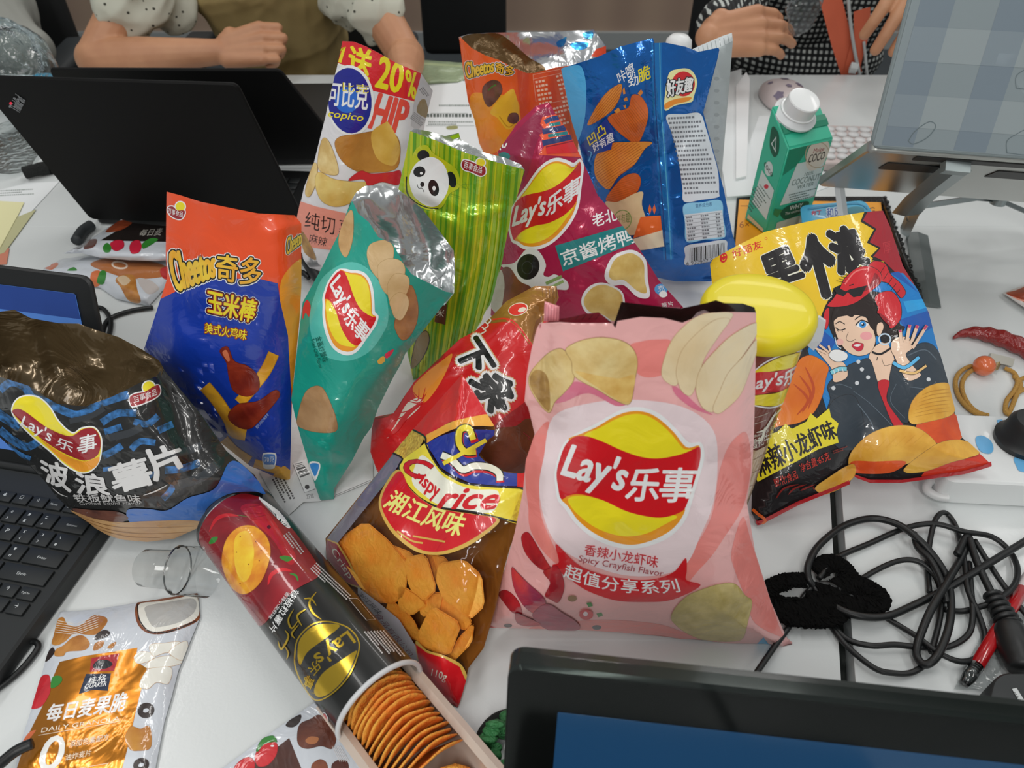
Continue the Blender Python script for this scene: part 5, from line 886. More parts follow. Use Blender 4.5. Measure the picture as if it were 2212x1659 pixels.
art = [G(GF, cS((565, 655), (800, 600), (1100, 555), (1300, 522), (1280, 640), (1390, 720), (1340, 900), (1290, 1100), (1200, 1500), (1130, 1750), (130, 1750), (260, 1360), (400, 1080), (480, 850))),
    G(film('#a01c28'), cS((865, 620), (1130, 575), (1080, 740), (850, 750))), G(film('#16233c'), cS((815, 770), (1050, 765), (1020, 930), (880, 920), (745, 960))), B(film('#16181e'), cS((880, 690), (930, 640), (1020, 640), (1065, 680), (1000, 720), (900, 720))), X(WHITE, '桂格', cS((845, 800), (1015, 770), (1000, 845), (825, 870)), bold=0.01), X(WHITE, 'QUAKER', cS((812, 868), (1015, 840), (1000, 890), (795, 918)), bold=0.02, shear=0.1),
    X(film('#dcdcdc'), '每日麦果脆', cS((470, 1060), (1225, 935), (1170, 1120), (430, 1225)), bold=0.03, shear=0.05), X(film('#e0d6c4'), 'DAILY GRANOLA', cS((400, 1280), (1140, 1170), (1130, 1210), (390, 1325)), bold=0.0), L_(film('#e0d6c4'), cS((365, 1352), (1140, 1218)), 1.0, False), L_(film('#e0d6c4'), cS((640, 1680), (1030, 1612)), 1.0, False),
    X(film('#dcdcd8'), '0', cS((420, 1355), (620, 1355), (590, 1680), (360, 1680)), bold=0.02, shear=0.15), X(film('#e0d6c4'), '添加色素配方', cS((665, 1400), (1040, 1335), (1025, 1395), (650, 1470)), bold=0.0), X(film('#e0d6c4'), '油炸麦片', cS((625, 1530), (870, 1480), (855, 1545), (615, 1590))),
    B(OAT, cS((490, 480), (510, 400), (545, 260), (600, 235), (640, 300), (740, 320), (860, 230), (910, 215), (1000, 235), (1010, 290), (920, 390), (830, 400), (700, 390), (620, 460), (540, 500))), B(OAT, cS((520, 600), (530, 540), (600, 500), (680, 430), (780, 405), (850, 480), (800, 545), (640, 560), (600, 600))), B(OAT, cS((885, 550), (900, 480), (985, 455), (960, 520))), B(OAT, cS((1015, 520), (1060, 480), (1100, 470), (1060, 530))), [L_(film('#d8cfc4'), cS((545 - 4 * i, 265 + 22 * i), (720, 300 + 20 * i), (930, 215 + 22 * i)), 1.2, False) for i in range(6)],
    B(CHO, cS((900, 450), (920, 390), (990, 355), (1040, 380), (1010, 420))), B(CHO, cS((430, 655), (460, 560), (500, 520), (520, 560), (480, 620))), BH(COC, BRN, 6, cS((1320, 110), (1500, 85), (1700, 50), (1840, 20), (1880, 120), (1860, 240), (1700, 320), (1500, 370), (1370, 340), (1310, 240))), L_(K_, cS((1300, 110), (1320, 260), (1420, 370), (1600, 370), (1850, 270)), 2.5), B(film('#a9a9a6'), cS((1385, 130), (1600, 90), (1830, 60), (1840, 180), (1700, 280), (1480, 330), (1420, 290), (1380, 200)))]
for s in (((1270, 610), (1340, 560), (1480, 590), (1400, 650), (1300, 670)), ((1370, 690), (1480, 620), (1640, 600), (1750, 640), (1650, 690), (1500, 710), (1400, 715)), ((1420, 500), (1560, 480), (1700, 470), (1680, 560), (1560, 570), (1450, 600)), ((1320, 880), (1390, 740), (1500, 710), (1620, 720), (1590, 860), (1480, 850), (1400, 910)), ((1600, 560), (1760, 460), (1760, 600), (1700, 640))): art += BH(COC, film('#c09a70'), 0.8, cS(*s))
art += [ring_(CHO, *cS((1380, 1115))[0], 18.5, 16.5, 12, -20), ring_(CHO, *cS((1335, 1630))[0], 17.5, 15, 11, -20), BH(film('#c08a3a', '#a86a22', vscale=60), film('#8a5420'), 0.6, cS((1185, 1370), (1240, 1270), (1330, 1290), (1400, 1260), (1430, 1330), (1420, 1470), (1310, 1495), (1230, 1480))), B(film('#c02a34', '#a01824', vscale=60), cS((290, 1090), (340, 940), (390, 800), (460, 780), (480, 850), (470, 960), (390, 1080))), B(LEAF, cS((480, 890), (500, 800), (570, 790), (590, 830), (550, 880), (500, 905))), B(film('#c8643a'), cS((210, 1420), (270, 1330), (340, 1300), (300, 1360), (240, 1420)))]
sachet('white and gold granola sachet lying at the near left corner of the desk', out, 0.0, SW, art, (230, 1500), T=0.009, w=0.03, seed=121)
out = [(460, 1700), (470, 1668), (567, 1596), (672, 1522), (760, 1470), (860, 1450), (957, 1528), (1050, 1617), (1064, 1659), (1075, 1700)]
art = [G(film('#4e2a20', '#3a1c16', vscale=40), cT((180, 964), (320, 880), (500, 740), (590, 964), (500, 1100), (180, 1100))), BH(film('#c01c24'), DRED, 1, cT((245, 880), (290, 800), (360, 765), (410, 790), (400, 870), (340, 940), (270, 950))), BH(film('#c01c24'), DRED, 1, cT((90, 970), (140, 910), (200, 885), (240, 920), (230, 980), (150, 1010))), E_(WHITE, *cT((375, 800))[0], 4, 2), BH(LEAF, film('#143a18'), 0.5, cT((255, 830), (300, 750), (380, 725), (410, 770), (380, 770), (310, 790), (270, 840))), B(CHO, cT((475, 650), (500, 610), (585, 565), (580, 620), (530, 660))), BH(film('#6e3a28', '#4c2418', vscale=50), film('#3a1c14'), 0.6, cT((560, 740), (580, 640), (660, 600), (720, 570), (800, 610), (850, 730), (820, 820), (740, 800), (640, 820), (580, 800))), B(film('#a8683c'), cT((620, 760), (660, 730), (720, 740), (700, 780), (650, 785))), BH(film('#8a4c2c', '#6a3420', vscale=50), film('#4a2416'), 0.5, cT((670, 940), (730, 900), (780, 930), (780, 1000), (680, 1000))), BH(film('#5a2c22', '#42201a', vscale=50), film('#3a1c14'), 0.5, cT((820, 940), (870, 905), (935, 920), (935, 1000), (830, 1000))), [L_(film('#d0cac8'), cT((820 + 12 * i, 800), (880 + 14 * i, 920)), 1, False) for i in range(6)], B(foil('#8a7468'), cT((1650, 510), (1800, 640), (1990, 830), (2050, 1000), (1900, 1000), (1700, 700)))]
sachet('granola sachet with red cherries and chocolate lying under the black tube', out, 0.0, SW, art, (700, 1600), T=0.002, w=0.02, seed=122, wr=0.0003)
out = [(90, 584), (133, 560), (217, 548), (300, 556), (385, 566), (380, 600), (347, 633), (322, 661), (290, 655), (253, 646), (217, 622), (180, 615), (120, 603)]
art = [B(film('#a8683a'), cE((540, 470), (700, 430), (960, 470), (1000, 540), (800, 560), (640, 520))), ring_(film('#d8c8b8'), *cE((715, 478))[0], 18, 9, 4, 8), B(film('#c05a2a'), cE((255, 490), (300, 460), (350, 470), (310, 505))), B(film('#c86a3a'), cE((540, 570), (550, 520), (600, 515), (600, 590), (560, 610))), B(LEAF, cE((580, 580), (600, 515), (635, 520), (620, 590))), B(LEAF, cE((400, 510), (440, 490), (460, 510))), B(OAT, cE((690, 570), (720, 540), (800, 540), (820, 620), (840, 700), (770, 690), (720, 610))), B(film('#c8b090'), cE((700, 560), (740, 540), (780, 570), (740, 600))), B(film('#b8b0ac'), cE((820, 560), (900, 570), (950, 620), (880, 650))), B(film('#b02a2a'), cE((960, 500), (1060, 480), (1060, 560), (980, 560)))]
sachet('granola sachet with oat clusters, lower of the pair by the blue laptop screen', out, 0.0, SW, art, (230, 600), T=0.014, w=0.03, seed=123)
out = [(135, 548), (177, 528), (215, 503), (262, 474), (290, 482), (358, 488), (380, 490), (380, 560), (340, 564), (280, 562), (217, 557), (177, 547)]
art = [G(film('#1c1614'), cE((600, 330), (720, 260), (800, 215), (1060, 230), (1060, 340), (800, 335))), X(film('#a8a49c'), '每日麦', cE((850, 265), (980, 255), (960, 300), (825, 305))), BH(film('#c0203a'), DRED, 0.8, cE((660, 350), (690, 332), (735, 335), (738, 370), (700, 392), (670, 380))), BH(film('#c0203a'), DRED, 0.8, cE((775, 375), (790, 340), (830, 332), (845, 365), (830, 400), (790, 408))), B(LEAF, cE((615, 370), (640, 345), (665, 370), (655, 400), (625, 400))), B(LEAF, cE((850, 350), (900, 318), (945, 325), (900, 360), (855, 380))), B(film('#a04a28', '#803418', vscale=60), cE((630, 280), (700, 220), (760, 200), (790, 225), (720, 270))), B(film('#5a2c24'), cE((500, 380), (530, 330), (580, 325), (560, 370))), B(film('#6a6a6e'), cE((430, 370), (520, 310), (560, 300), (480, 380)))]
sachet('black and white granola sachet with cherries, upper of the pair by the blue laptop screen', out, 0.022, SW, art, (250, 530), T=0.01, w=0.025, seed=124)

# ---- flat printed wrapper on the desk
p = at(690, 1060, 0); t = thing('wrapper', 'flat white printed wrapper lying under the teal bag', 'wrapper', (p.x, p.y, 0))
out = [(560, 1020), (575, 980), (620, 925), (660, 920), (805, 955), (806, 1038), (735, 1068), (690, 1083), (655, 1085), (624, 1113), (600, 1090)]
cW = crop(520, 940, 6.379)
sheet('film_sheet', t, flat_plane(0.0015), out, mat('#c2c4c4', rough=0.4, bump=0.2), [H_(film('#4a4a4a'), *cW((430, 610))[0], *cW((600, 930))[0], -7, 4, 0.55), G(film('#d4d6d6'), cW((720, 390), (900, 330), (1030, 740), (880, 795))), L_(film('#4a4a4a'), cW((715, 390), (880, 795), (1030, 740)), 1, False), bars(film('#333333'), cW((850, 375), (950, 540), (820, 590), (740, 400)), 9), E_(film('#333333'), *cW((915, 715))[0], 5), X(film('#333333'), '万克', cW((900, 820), (1000, 800), (1010, 860), (910, 880))), L_(film('#7a7c7c'), cW((1300, 830), (1790, 620)), 1.4, False)], T=0.003, w=0.02, wr=0.0012, seed=125)

# ------------------------------------------------------------------ helpers for hard things
def quad_slab(bm, p00, p10, p11, p01, t, r, mi=0, seg=5, side=None):
    """slab with rounded corners on a (nearly flat) quad; t is the thickness away from the eye"""
    n = (p10 - p00).cross(p01 - p00).normalized()
    if (EYE - p00).dot(n) > 0: n = -n
    if side is not None: n = Vector(side).normalized()
    wx, wy = (p10 - p00).length, (p01 - p00).length; pts = []
    for (cx, cy, a0) in ((wx - r, wy - r, 0), (r, wy - r, 90), (r, r, 180), (wx - r, r, 270)):
        for k in range(seg + 1):
            a = R(a0 + 90 * k / seg); pts.append(((cx + r * math.cos(a)) / wx, (cy + r * math.sin(a)) / wy))
    e = min(t * 0.3, 0.002); rings = []
    for (ins, h) in ((e, 0), (0, e), (0, t - e), (e, t)):
        ring = []
        for (u, v) in pts:
            u = 0.5 + (u - 0.5) * (1 - 2 * ins / wx); v = 0.5 + (v - 0.5) * (1 - 2 * ins / wy)
            ring.append(bm.verts.new((p00 * (1 - u) + p10 * u) * (1 - v) + (p01 * (1 - u) + p11 * u) * v + n * h))
        rings.append(ring)
    m = len(pts); fs = []
    for a, b in zip(rings, rings[1:]):
        for i in range(m): fs.append(bm.faces.new((a[i], a[(i + 1) % m], b[(i + 1) % m], b[i])))
    fs += [bm.faces.new(rings[0][::-1]), bm.faces.new(rings[-1])]
    for f in fs: f.material_index = mi
    bmesh.ops.recalc_face_normals(bm, faces=fs)
    return n
def slab_obj(name, parent, q, t, r, m, side=None):
    bm = bmesh.new(); quad_slab(bm, *q, t, r, side=side); return from_bm(name, bm, m, parent, angle=35)
def bar(name, parent, pts, wd, th, m, up=(0, 0, 1)):
    bm = bmesh.new(); add_tube(bm, [Vector(p) for p in pts], 1.0, seg=4, flat=(th * 0.7, wd * 0.7, up)); return from_bm(name, bm, m, parent, smooth=False)
def tube(name, parent, pts, r, m, seg=10, n=6):
    bm = bmesh.new(); add_tube(bm, cr(pts, n), r, seg); return from_bm(name, bm, m, parent)
def lerp(a, b, t): return a + (b - a) * t
def qp(q, u, v): return lerp(lerp(q[0], q[1], u), lerp(q[3], q[2], u), v)
def sub(q, u0, v0, u1, v1, off=Vector((0, 0, 0))): return [qp(q, u0, v0) + off, qp(q, u1, v0) + off, qp(q, u1, v1) + off, qp(q, u0, v1) + off]
def text_on(bm, s, p00, ux, uy, w_, h_, mi, bold=0.0):
    v, t = text_tris(s, bold); vs = [bm.verts.new(p00 + ux * (a * w_) + uy * (b * h_)) for a, b in v]
    for k in t:
        try: bm.faces.new([vs[i] for i in k]).material_index = mi
        except ValueError: pass
BLK = mat('#0d0e0e', rough=0.5); BLK2 = mat('#17191a', rough=0.45); KEY = mat('#1b1e1f', rough=0.55); KEYT = mat('#b8bcbc', rough=0.6); CABLE = mat('#0f1112', rough=0.42); PAPER = mat('#cfd2d3', rough=0.7); STEEL = mat('#8e9798', rough=0.35, metal=0.7); WPL = mat('#c9cccd', rough=0.35)
def screen_mat(h, s):
    return mat(h, rough=0.2, emit=s)

# ------------------------------------------------------------------ two black laptops, lids towards us
def black_laptop(label, q, depth, away, keys=False):
    c = (q[0] + q[1]) / 2; o = thing('laptop', label, 'laptop', (c.x, c.y, 0), 'open laptops on the desks')
    slab_obj('lid', o, q, 0.006, 0.008, mat('#0a0a0a', rough=0.6, spec=0.2))
    n = (q[1] - q[0]).cross(q[3] - q[0]).normalized(); n = n if n.y > 0 else -n
    slab_obj('screen', o, sub(q, 0.03, 0.06, 0.97, 0.95, n * 0.0062), 0.0006, 0.002, screen_mat('#20262c', 0.2), side=n)
    a = Vector(away).normalized(); base = [Vector((q[0].x, q[0].y, 0.017)), Vector((q[1].x, q[1].y, 0.017))]; base += [base[1] + a * depth, base[0] + a * depth]
    base = [p + a * 0.012 for p in base]
    b = slab_obj('base', o, base, 0.015, 0.008, mat('#121314', rough=0.5), side=(0, 0, -1))
    bm = bmesh.new(); ux = (base[1] - base[0]).normalized()
    for r_ in range(6):
        for k in range(14):
            add_box(bm, base[0] + ux * (0.03 + 0.0195 * k) + a * (0.03 + 0.019 * r_) + Vector((0, 0, 0.0015)), (0.0165, 0.016, 0.003), rot=axes((0, 0, 1), ux), bev=0.001, seg=1)
    kb = from_bm('keyboard', bm, KEY, b, keep=False); kb.parent = o; kb.matrix_parent_inverse = Matrix.Translation(-o.location)
    return o, q
q1 = [at(195, 475, 0.016), at(665, 492, 0.016), at(512, 182, 0.25), at(-62, 165, 0.25)]
lap, q = black_laptop('black laptop with lid logo, nearest of the two black lids at the left', q1, 0.165, (0.02, 1, 0))
pl = Plane(q1[0], (q1[1] - q1[0]).cross(q1[3] - q1[0]), q1[1] - q1[0])
lg = cA((57, 690), (100, 605), (165, 650), (125, 732))
sheet('lid_logo', lap, pl, cA((40, 560), (200, 560), (200, 760), (40, 760)), None, [X(mat('#77787a', rough=0.3, metal=0.6), 'ThinkPad', lg, bold=0.02), E_(mat('#d0203c', rough=0.4, emit=0.4), *cA((70, 667))[0], 3.2)], T=0.0006, w=0.001, wr=0, edge0=0.0004)
q2 = [at(200, 350, 0.016), at(760, 345, 0.016), at(605, 152, 0.20), at(105, 150, 0.20)]
black_laptop('second black laptop, behind the one with the lid logo', q2, 0.33, (0.02, 1, 0))

# ------------------------------------------------------------------ laptop at the left edge with blue screen and keyboard
hc = Vector((-0.382, 0.471, 0)); cd = Vector((0.19, 0.982, 0)); cd.normalize(); rd = Vector((cd.y, -cd.x, 0))   # right rear corner, column and row directions
lap = thing('laptop', 'black laptop at the left edge with bright blue screen and visible keyboard', 'laptop', (hc.x - 0.15, hc.y - 0.1, 0), 'open laptops on the desks')
def kp(u, v, z=0.018): return hc - rd * u - cd * v + Vector((0, 0, z))
kbase = slab_obj('base', lap, [kp(0.32, 0.215), kp(0, 0.215), kp(0, 0.0), kp(0.32, 0.0)], 0.0175, 0.01, mat('#181b1c', rough=0.5), side=(0, 0, -1))
def key(u0, u1, v, h, label, second=None):
    bm = bmesh.new(); c = (kp(u0, v - h / 2, 0.0185) + kp(u1, v + h / 2, 0.0185)) / 2 + Vector((0, 0, 0.0008)); M = axes((0, 0, 1), rd)
    add_box(bm, c, (u1 - u0, h, 0.0022), rot=M, bev=0.0009, seg=2, mi=0)
    z = c.z + 0.00125; w_ = u1 - u0
    if len(label) > 1: text_on(bm, label, kp(u1 - 0.35 * w_ if w_ > 0.02 else u1 - 0.003, v + h * 0.12, z), rd, cd, min(0.011, 0.0019 * len(label)), 0.0026, 1)
    elif second: text_on(bm, label, kp(u1 - 0.0045, v + h * 0.33, z), rd, cd, 0.0022, 0.0026, 1); text_on(bm, second, kp(u1 - 0.0045, v - h * 0.12, z), rd, cd, 0.0022, 0.0026, 1)
    else: text_on(bm, label, kp(u1 - 0.0055, v + h * 0.05, z), rd, cd, 0.0034, 0.0042, 1)
    from_bm('key', bm, [KEY, KEYT], kbase, angle=30)
g = 0.0187
for i, lb in enumerate(['Ins', 'End', 'Home', '☆', '□', '✱', '◁', 'F8']): key(0.014 + 0.0185 * i, 0.014 + 0.0185 * i + 0.0165, 0.034, 0.012, lb)
def row(v, start, first, rest):
    key(0.013, start - 0.0022, v, 0.0163, first) if first else None
    for i, lb in enumerate(rest): key(start + g * i, start + g * i + 0.0165, v, 0.0163, lb[0], lb[1] if len(lb) > 1 else None)
row(0.0530, 0.0465, 'Backspace', ['+=', '_-', ')0', '(9', '*8', '&7']); row(0.0717, 0.0375, None, ['}]', '{[', 'P', 'O', 'I', 'U']); key(0.013, 0.0353, 0.0717, 0.0163, '|', '\\')
row(0.0904, 0.0525, 'Enter', ['\"\'', ':;', 'L', 'K', 'J']); row(0.1091, 0.064, 'Shift', ['?/', '>.', '<,', 'M'])
key(0.013, 0.030, 0.1265, 0.012, 'PgDn'); key(0.0325, 0.049, 0.1265, 0.012, '↑'); key(0.0515, 0.068, 0.1265, 0.012, 'PgUp'); key(0.013, 0.030, 0.1405, 0.012, '→'); key(0.0325, 0.049, 0.1405, 0.012, '↓'); key(0.0515, 0.068, 0.1405, 0.012, '←')
tr = at(192, 598, 0.208); hr = kp(0.0, -0.004, 0.02); up = (tr - hr); 
qs = [hr - rd * 0.32, hr, hr + up, hr - rd * 0.32 + up]
slab_obj('lid', lap, qs, 0.006, 0.009, mat('#101213', rough=0.45)); n = (qs[1] - qs[0]).cross(qs[3] - qs[0]).normalized(); n = n if (EYE - qs[0]).dot(n) > 0 else -n
sc_ = slab_obj('screen', lap, sub(qs, 0.04, 0.08, 0.945, 0.915, n * 0.0004), 0.0006, 0.002, screen_mat('#35588f', 0.85), side=n)
bm = bmesh.new(); qq = sub(qs, 0.04, 0.80, 0.945, 0.915, n * 0.0012); bm.faces.new([bm.verts.new(p) for p in qq]); from_bm('title_bar', bm, screen_mat('#162c60', 0.85), sc_, smooth=False)
bm = bmesh.new(); qq = sub(qs, 0.55, 0.56, 0.80, 0.66, n * 0.0012); bm.faces.new([bm.verts.new(p) for p in qq]); from_bm('window_icon', bm, screen_mat('#6f93cc', 1.0), sc_, smooth=False)
tube('hinge', lap, [kp(0.29, -0.003, 0.018), kp(0.03, -0.003, 0.018)], 0.005, BLK2)

# ------------------------------------------------------------------ laptop in the near right corner, screen towards us
TLc, TRc = at(1098, 1436, 0.2), at(2290, 1566, 0.2); tv = (TRc - TLc).normalized(); back = Vector((-tv.y, tv.x, 0)); dn = -(Vector((0, 0, 1)) * math.cos(R(18)) + back * math.sin(R(18)))
lap = thing('laptop', 'black laptop in the near right corner with dim blue screen facing up', 'laptop', ((TLc.x + TRc.x) / 2, TLc.y - 0.06, 0), 'open laptops on the desks')
q = [TLc + dn * 0.192, TLc + tv * 0.315 + dn * 0.192, TLc + tv * 0.315, TLc]
nf = (q[1] - q[0]).cross(q[3] - q[0]).normalized(); nf = nf if nf.y < 0 else -nf
slab_obj('lid', lap, q, 0.017, 0.009, mat('#232928', rough=0.16, coat=0.3)).location = Vector((0, 0, 0))
fr = sub(q, 0.0, 0.0, 1.0, 0.985, nf * 0.0008); slab_obj('bezel', lap, fr, 0.0008, 0.006, mat('#0a0b0b', rough=0.55, spec=0.2))
slab_obj('screen', lap, sub(q, 0.095, 0.07, 0.955, 0.84, nf * 0.0014), 0.0004, 0.001, screen_mat('#24507e', 1.0), side=nf)
slab_obj('privacy_film', lap, sub(q, 0.004, 0.05, 0.99, 1.075, nf * 0.0042), 0.0006, 0.004, clear_film('privacy_plastic', '#cfd4d2', 0.05, 0.1, 0.0))
bb = [q[0] + Vector((0, 0, 0)), q[1], q[1] - back * 0.0, q[0]]; z = 0.016
b0, b1 = Vector((q[0].x, q[0].y, z)) - back * 0.012, Vector((q[1].x, q[1].y, z)) - back * 0.012
slab_obj('base', lap, [b0 - back * 0.21, b1 - back * 0.21, b1, b0], 0.015, 0.01, mat('#151819', rough=0.5), side=(0, 0, -1))
bm = bmesh.new()
for r_ in range(6):
    for k in range(14): add_box(bm, b0 + tv * (0.025 + 0.0195 * k) - back * (0.03 + 0.019 * r_) + Vector((0, 0, 0.0012)), (0.0165, 0.016, 0.0025), rot=axes((0, 0, 1), tv), bev=0.001, seg=1)
from_bm('keyboard', bm, KEY, lap)

# ------------------------------------------------------------------ silver laptop on its folding stand
hl = at(1875, 327, 0.215); hdv = Vector((0.985, -0.17, 0)).normalized(); ad = Vector((0.17, 0.985, 0)).normalized()
sd_ = (ad * 0.185 - Vector((0, 0, 0.145))).normalized()
lap = thing('laptop', 'silver laptop with pale gingham lid raised on a folding stand', 'laptop', (hl.x + 0.15, hl.y + 0.1, 0.06), 'open laptops on the desks')
un = hdv.cross(sd_).normalized(); un = un if un.z > 0 else -un
bq = [hl, hl + hdv * 0.31, hl + hdv * 0.31 + sd_ * 0.215, hl + sd_ * 0.215]
slab_obj('base', lap, bq, 0.014, 0.01, mat('#9a9c98', rough=0.3, metal=0.7), side=un)
bm = bmesh.new(); add_box(bm, (0, 0, 0), (1, 1, 1)); bm.free()
def under(name, u0, v0, u1, v1, m): 
    bm = bmesh.new(); quad_slab(bm, *sub(bq, u0, v0, u1, v1, -un * 0.0012), 0.001, 0.002, side=un); from_bm(name, bm, m, lap, angle=30)
under('rubber_foot', 0.12, 0.20, 0.42, 0.36, BLK); under('rubber_foot', 0.52, 0.20, 1.0, 0.36, BLK); under('vent', 0.18, 0.02, 0.97, 0.10, BLK)
lv = (Vector((0, 0, 1)) * math.cos(R(15)) + ad * math.sin(R(15)))
lq = [hl + hdv * 0.0 + Vector((0, 0, 0.004)), hl + hdv * 0.31 + Vector((0, 0, 0.004)), hl + hdv * 0.31 + lv * 0.215, hl + lv * 0.215]
slab_obj('lid', lap, lq, 0.005, 0.012, mat('#7b8688', rough=0.4), side=lv.cross(hdv) if lv.cross(hdv).y > 0 else -lv.cross(hdv))
def proj(p):
    v = p - EYE; d = v.dot(FW); return (CX + FPX * v.dot(RT) / d, CY - FPX * v.dot(UP) / d)
cpx = [proj(p) for p in (lq[3], lq[2], lq[1], lq[0])]      # TL TR BR BL
Hf = homog([(0, 0), (1, 0), (1, 1), (0, 1)], cpx); hq = lambda *p: [Hf(x) for x in p]
pl = Plane(lq[0], (lq[1] - lq[0]).cross(lq[3] - lq[0]), hdv)
GA, GB, GC, GD_ = mat('#808b8f', rough=0.42), mat('#717e88', rough=0.42), mat('#8b9598', rough=0.42), mat('#7b878f', rough=0.42); GO = mat('#5f6c70', rough=0.45); art = []
for i in range(4): art.append(G(GB, hq((0.04 + i * 0.25, 0.02), (0.15 + i * 0.25, 0.02), (0.15 + i * 0.25, 0.98), (0.04 + i * 0.25, 0.98))))
for j in range(3):
    v0 = 0.08 + 0.32 * j
    for i in range(4): art.append(G(GC, hq((0.15 + i * 0.25, v0), (min(0.98, 0.29 + i * 0.25), v0), (min(0.98, 0.29 + i * 0.25), v0 + 0.16), (0.15 + i * 0.25, v0 + 0.16)))); art.append(G(GD_, hq((0.04 + i * 0.25, v0), (0.15 + i * 0.25, v0), (0.15 + i * 0.25, v0 + 0.16), (0.04 + i * 0.25, v0 + 0.16))))
for (cx, cy) in ((1995, 285), (2300, 240)): art += [L_(GO, [(cx - 32, cy + 18), (cx - 18, cy - 2), (cx + 12, cy - 22), (cx + 26, cy - 12), (cx + 8, cy + 12), (cx - 22, cy + 26), (cx - 34, cy + 18)], 2)]
for (cx, cy) in ((2205, 310), (2225, 170)): art += [L_(GO, [(cx - 30, cy + 20), (cx - 30, cy - 5), (cx - 10, cy - 20), (cx + 15, cy - 30), (cx + 40, cy - 10), (cx + 40, cy + 25), (cx - 30, cy + 20)], 1.5)]
sheet('lid_skin', lap, pl, hq((0.012, 0.015), (0.988, 0.015), (0.988, 0.985), (0.012, 0.985)), GA, art, T=0.0, w=0.01, wr=0, edge0=0.0006, grid=0.05)
st = thing('laptop_stand', 'grey metal folding stand under the silver laptop', 'laptop stand', (0.62, 0.85, 0))
bar('arm', st, [at(2068, 340, 0.203) - un * 0.014, at(1990, 405, 0.125) - un * 0.014, at(1960, 440, 0.075) - un * 0.014], 0.026, 0.006, STEEL, up=un); bar('hook', st, [at(2040, 338, 0.21) - un * 0.012, at(2094, 343, 0.208) - un * 0.012], 0.012, 0.012, STEEL)
bar('leg', st, [at(2002, 397, 0.125), at(1952, 505, 0.004)], 0.017, 0.006, mat('#a4acac', rough=0.35, metal=0.5), up=(0, -0.5, 1)); bar('strut', st, [at(2030, 392, 0.13), at(2160, 433, 0.06)], 0.010, 0.005, mat('#5c6465', rough=0.4, metal=0.5)); bar('strut', st, [at(1985, 446, 0.045), at(2105, 428, 0.065), at(2165, 432, 0.06)], 0.012, 0.005, mat('#5c6465', rough=0.4, metal=0.5)); bar('strut', st, [at(2160, 433, 0.06), at(2265, 478, 0.03)], 0.012, 0.005, mat('#5c6465', rough=0.4, metal=0.5))
bm = bmesh.new(); add_lathe(bm, [(0.011, -0.006), (0.011, 0.004), (0.009, 0.006)], 20, Matrix.Translation(at(2158, 431, 0.064))); from_bm('pivot', bm, STEEL, st, angle=40)
bar('foot', st, [at(1981, 505, 0.003), at(2006, 660, 0.003)], 0.022, 0.005, mat('#5a6262', rough=0.5)); bm = bmesh.new(); add_lathe(bm, [(0.006, 0), (0.006, 0.003)], 16, Matrix.Translation(at(1966, 476, 0.04))); from_bm('rivet', bm, mat('#555c5c', rough=0.5), st, angle=40)  # the long bar is a plain dark grey strip along the desk
bar('leg', st, [at(2290, 420, 0.1), at(2320, 540, 0.004)], 0.017, 0.006, STEEL, up=(0, -0.5, 1))

# ------------------------------------------------------------------ standing tube with yellow lid
cx, cy, cr_ = 0.181, 0.434, 0.037
can = thing('crisp_tube', 'brown crisps tube with bright yellow plastic lid standing behind the pink bag', 'tube', (cx, cy, 0))
M = Matrix.Translation((cx, cy, 0)); bm = bmesh.new(); add_lathe(bm, [(cr_ - 0.002, 0), (cr_, 0.003), (cr_, 0.268)], 48, M); from_bm('body', bm, film('#6a3428', rough=0.3, bump=0.02, g=1.5), can, angle=40)
bm = bmesh.new(); add_lathe(bm, [(0.0405, 0.259), (0.0418, 0.2605), (0.0422, 0.268), (0.0415, 0.271), (0.0395, 0.2745), (0.037, 0.2758), (0.030, 0.2763), (0.012, 0.2768), (0.0, 0.2768)], 56, M, cap=(False, False)); from_bm('lid', bm, mat('#e6d51c', rough=0.42, coat=0.08, g=1.0), can)
c = Cyl((cx, cy, 0), (0, 0, 1), cr_ + 0.0003)
ar = [(1600, 745), (1765, 745), (1735, 830), (1700, 900), (1672, 1000), (1650, 1090), (1600, 1130), (1590, 900)]
art = [G(film('#c8b294', '#a88a66', vscale=60, bump=0.02), cH((230, 1225), (300, 1240), (380, 1200), (430, 1100), (420, 1300), (300, 1659), (200, 1700))), [L_(film('#8a6a48'), cH((250, 1300 + 60 * i), (330, 1260 + 60 * i), (390, 1200 + 50 * i)), 2.2, True, True) for i in range(4)],
    L_(WHITE, cO((470, 1225), (560, 1150), (700, 1090), (880, 1050)), 3), B(YEL, cO((480, 1225), (560, 1165), (660, 1115), (800, 1078), (880, 1060), (850, 1130), (780, 1180), (640, 1205))), B(RED, cO((470, 1230), (640, 1210), (770, 1175), (870, 1120), (840, 1230), (760, 1300), (640, 1345), (470, 1370))), B(YEL, cO((470, 1385), (640, 1362), (760, 1310), (720, 1400), (620, 1455), (470, 1440))), L_(WHITE, cO((460, 1445), (600, 1465), (700, 1425), (770, 1340)), 3), X(WHITE, "Lay's", cO((440, 1265), (690, 1205), (680, 1330), (430, 1370)), bold=0.03, shear=0.15), X(WHITE, '乐', cO((690, 1215), (790, 1165), (780, 1270), (690, 1320)), bold=0.03)]
for s, w_ in ((((490, 1535), (590, 1500)), 4), (((490, 1578), (570, 1550)), 4), (((500, 1640), (560, 1620), (600, 1560), (640, 1490)), 5), (((620, 1530), (680, 1470), (660, 1540), (620, 1580)), 4), (((500, 1700), (540, 1680), (560, 1600)), 5), (((600, 1600), (640, 1590)), 3)): art.append(L_(CREAM, cO(*s), w_, True, True))
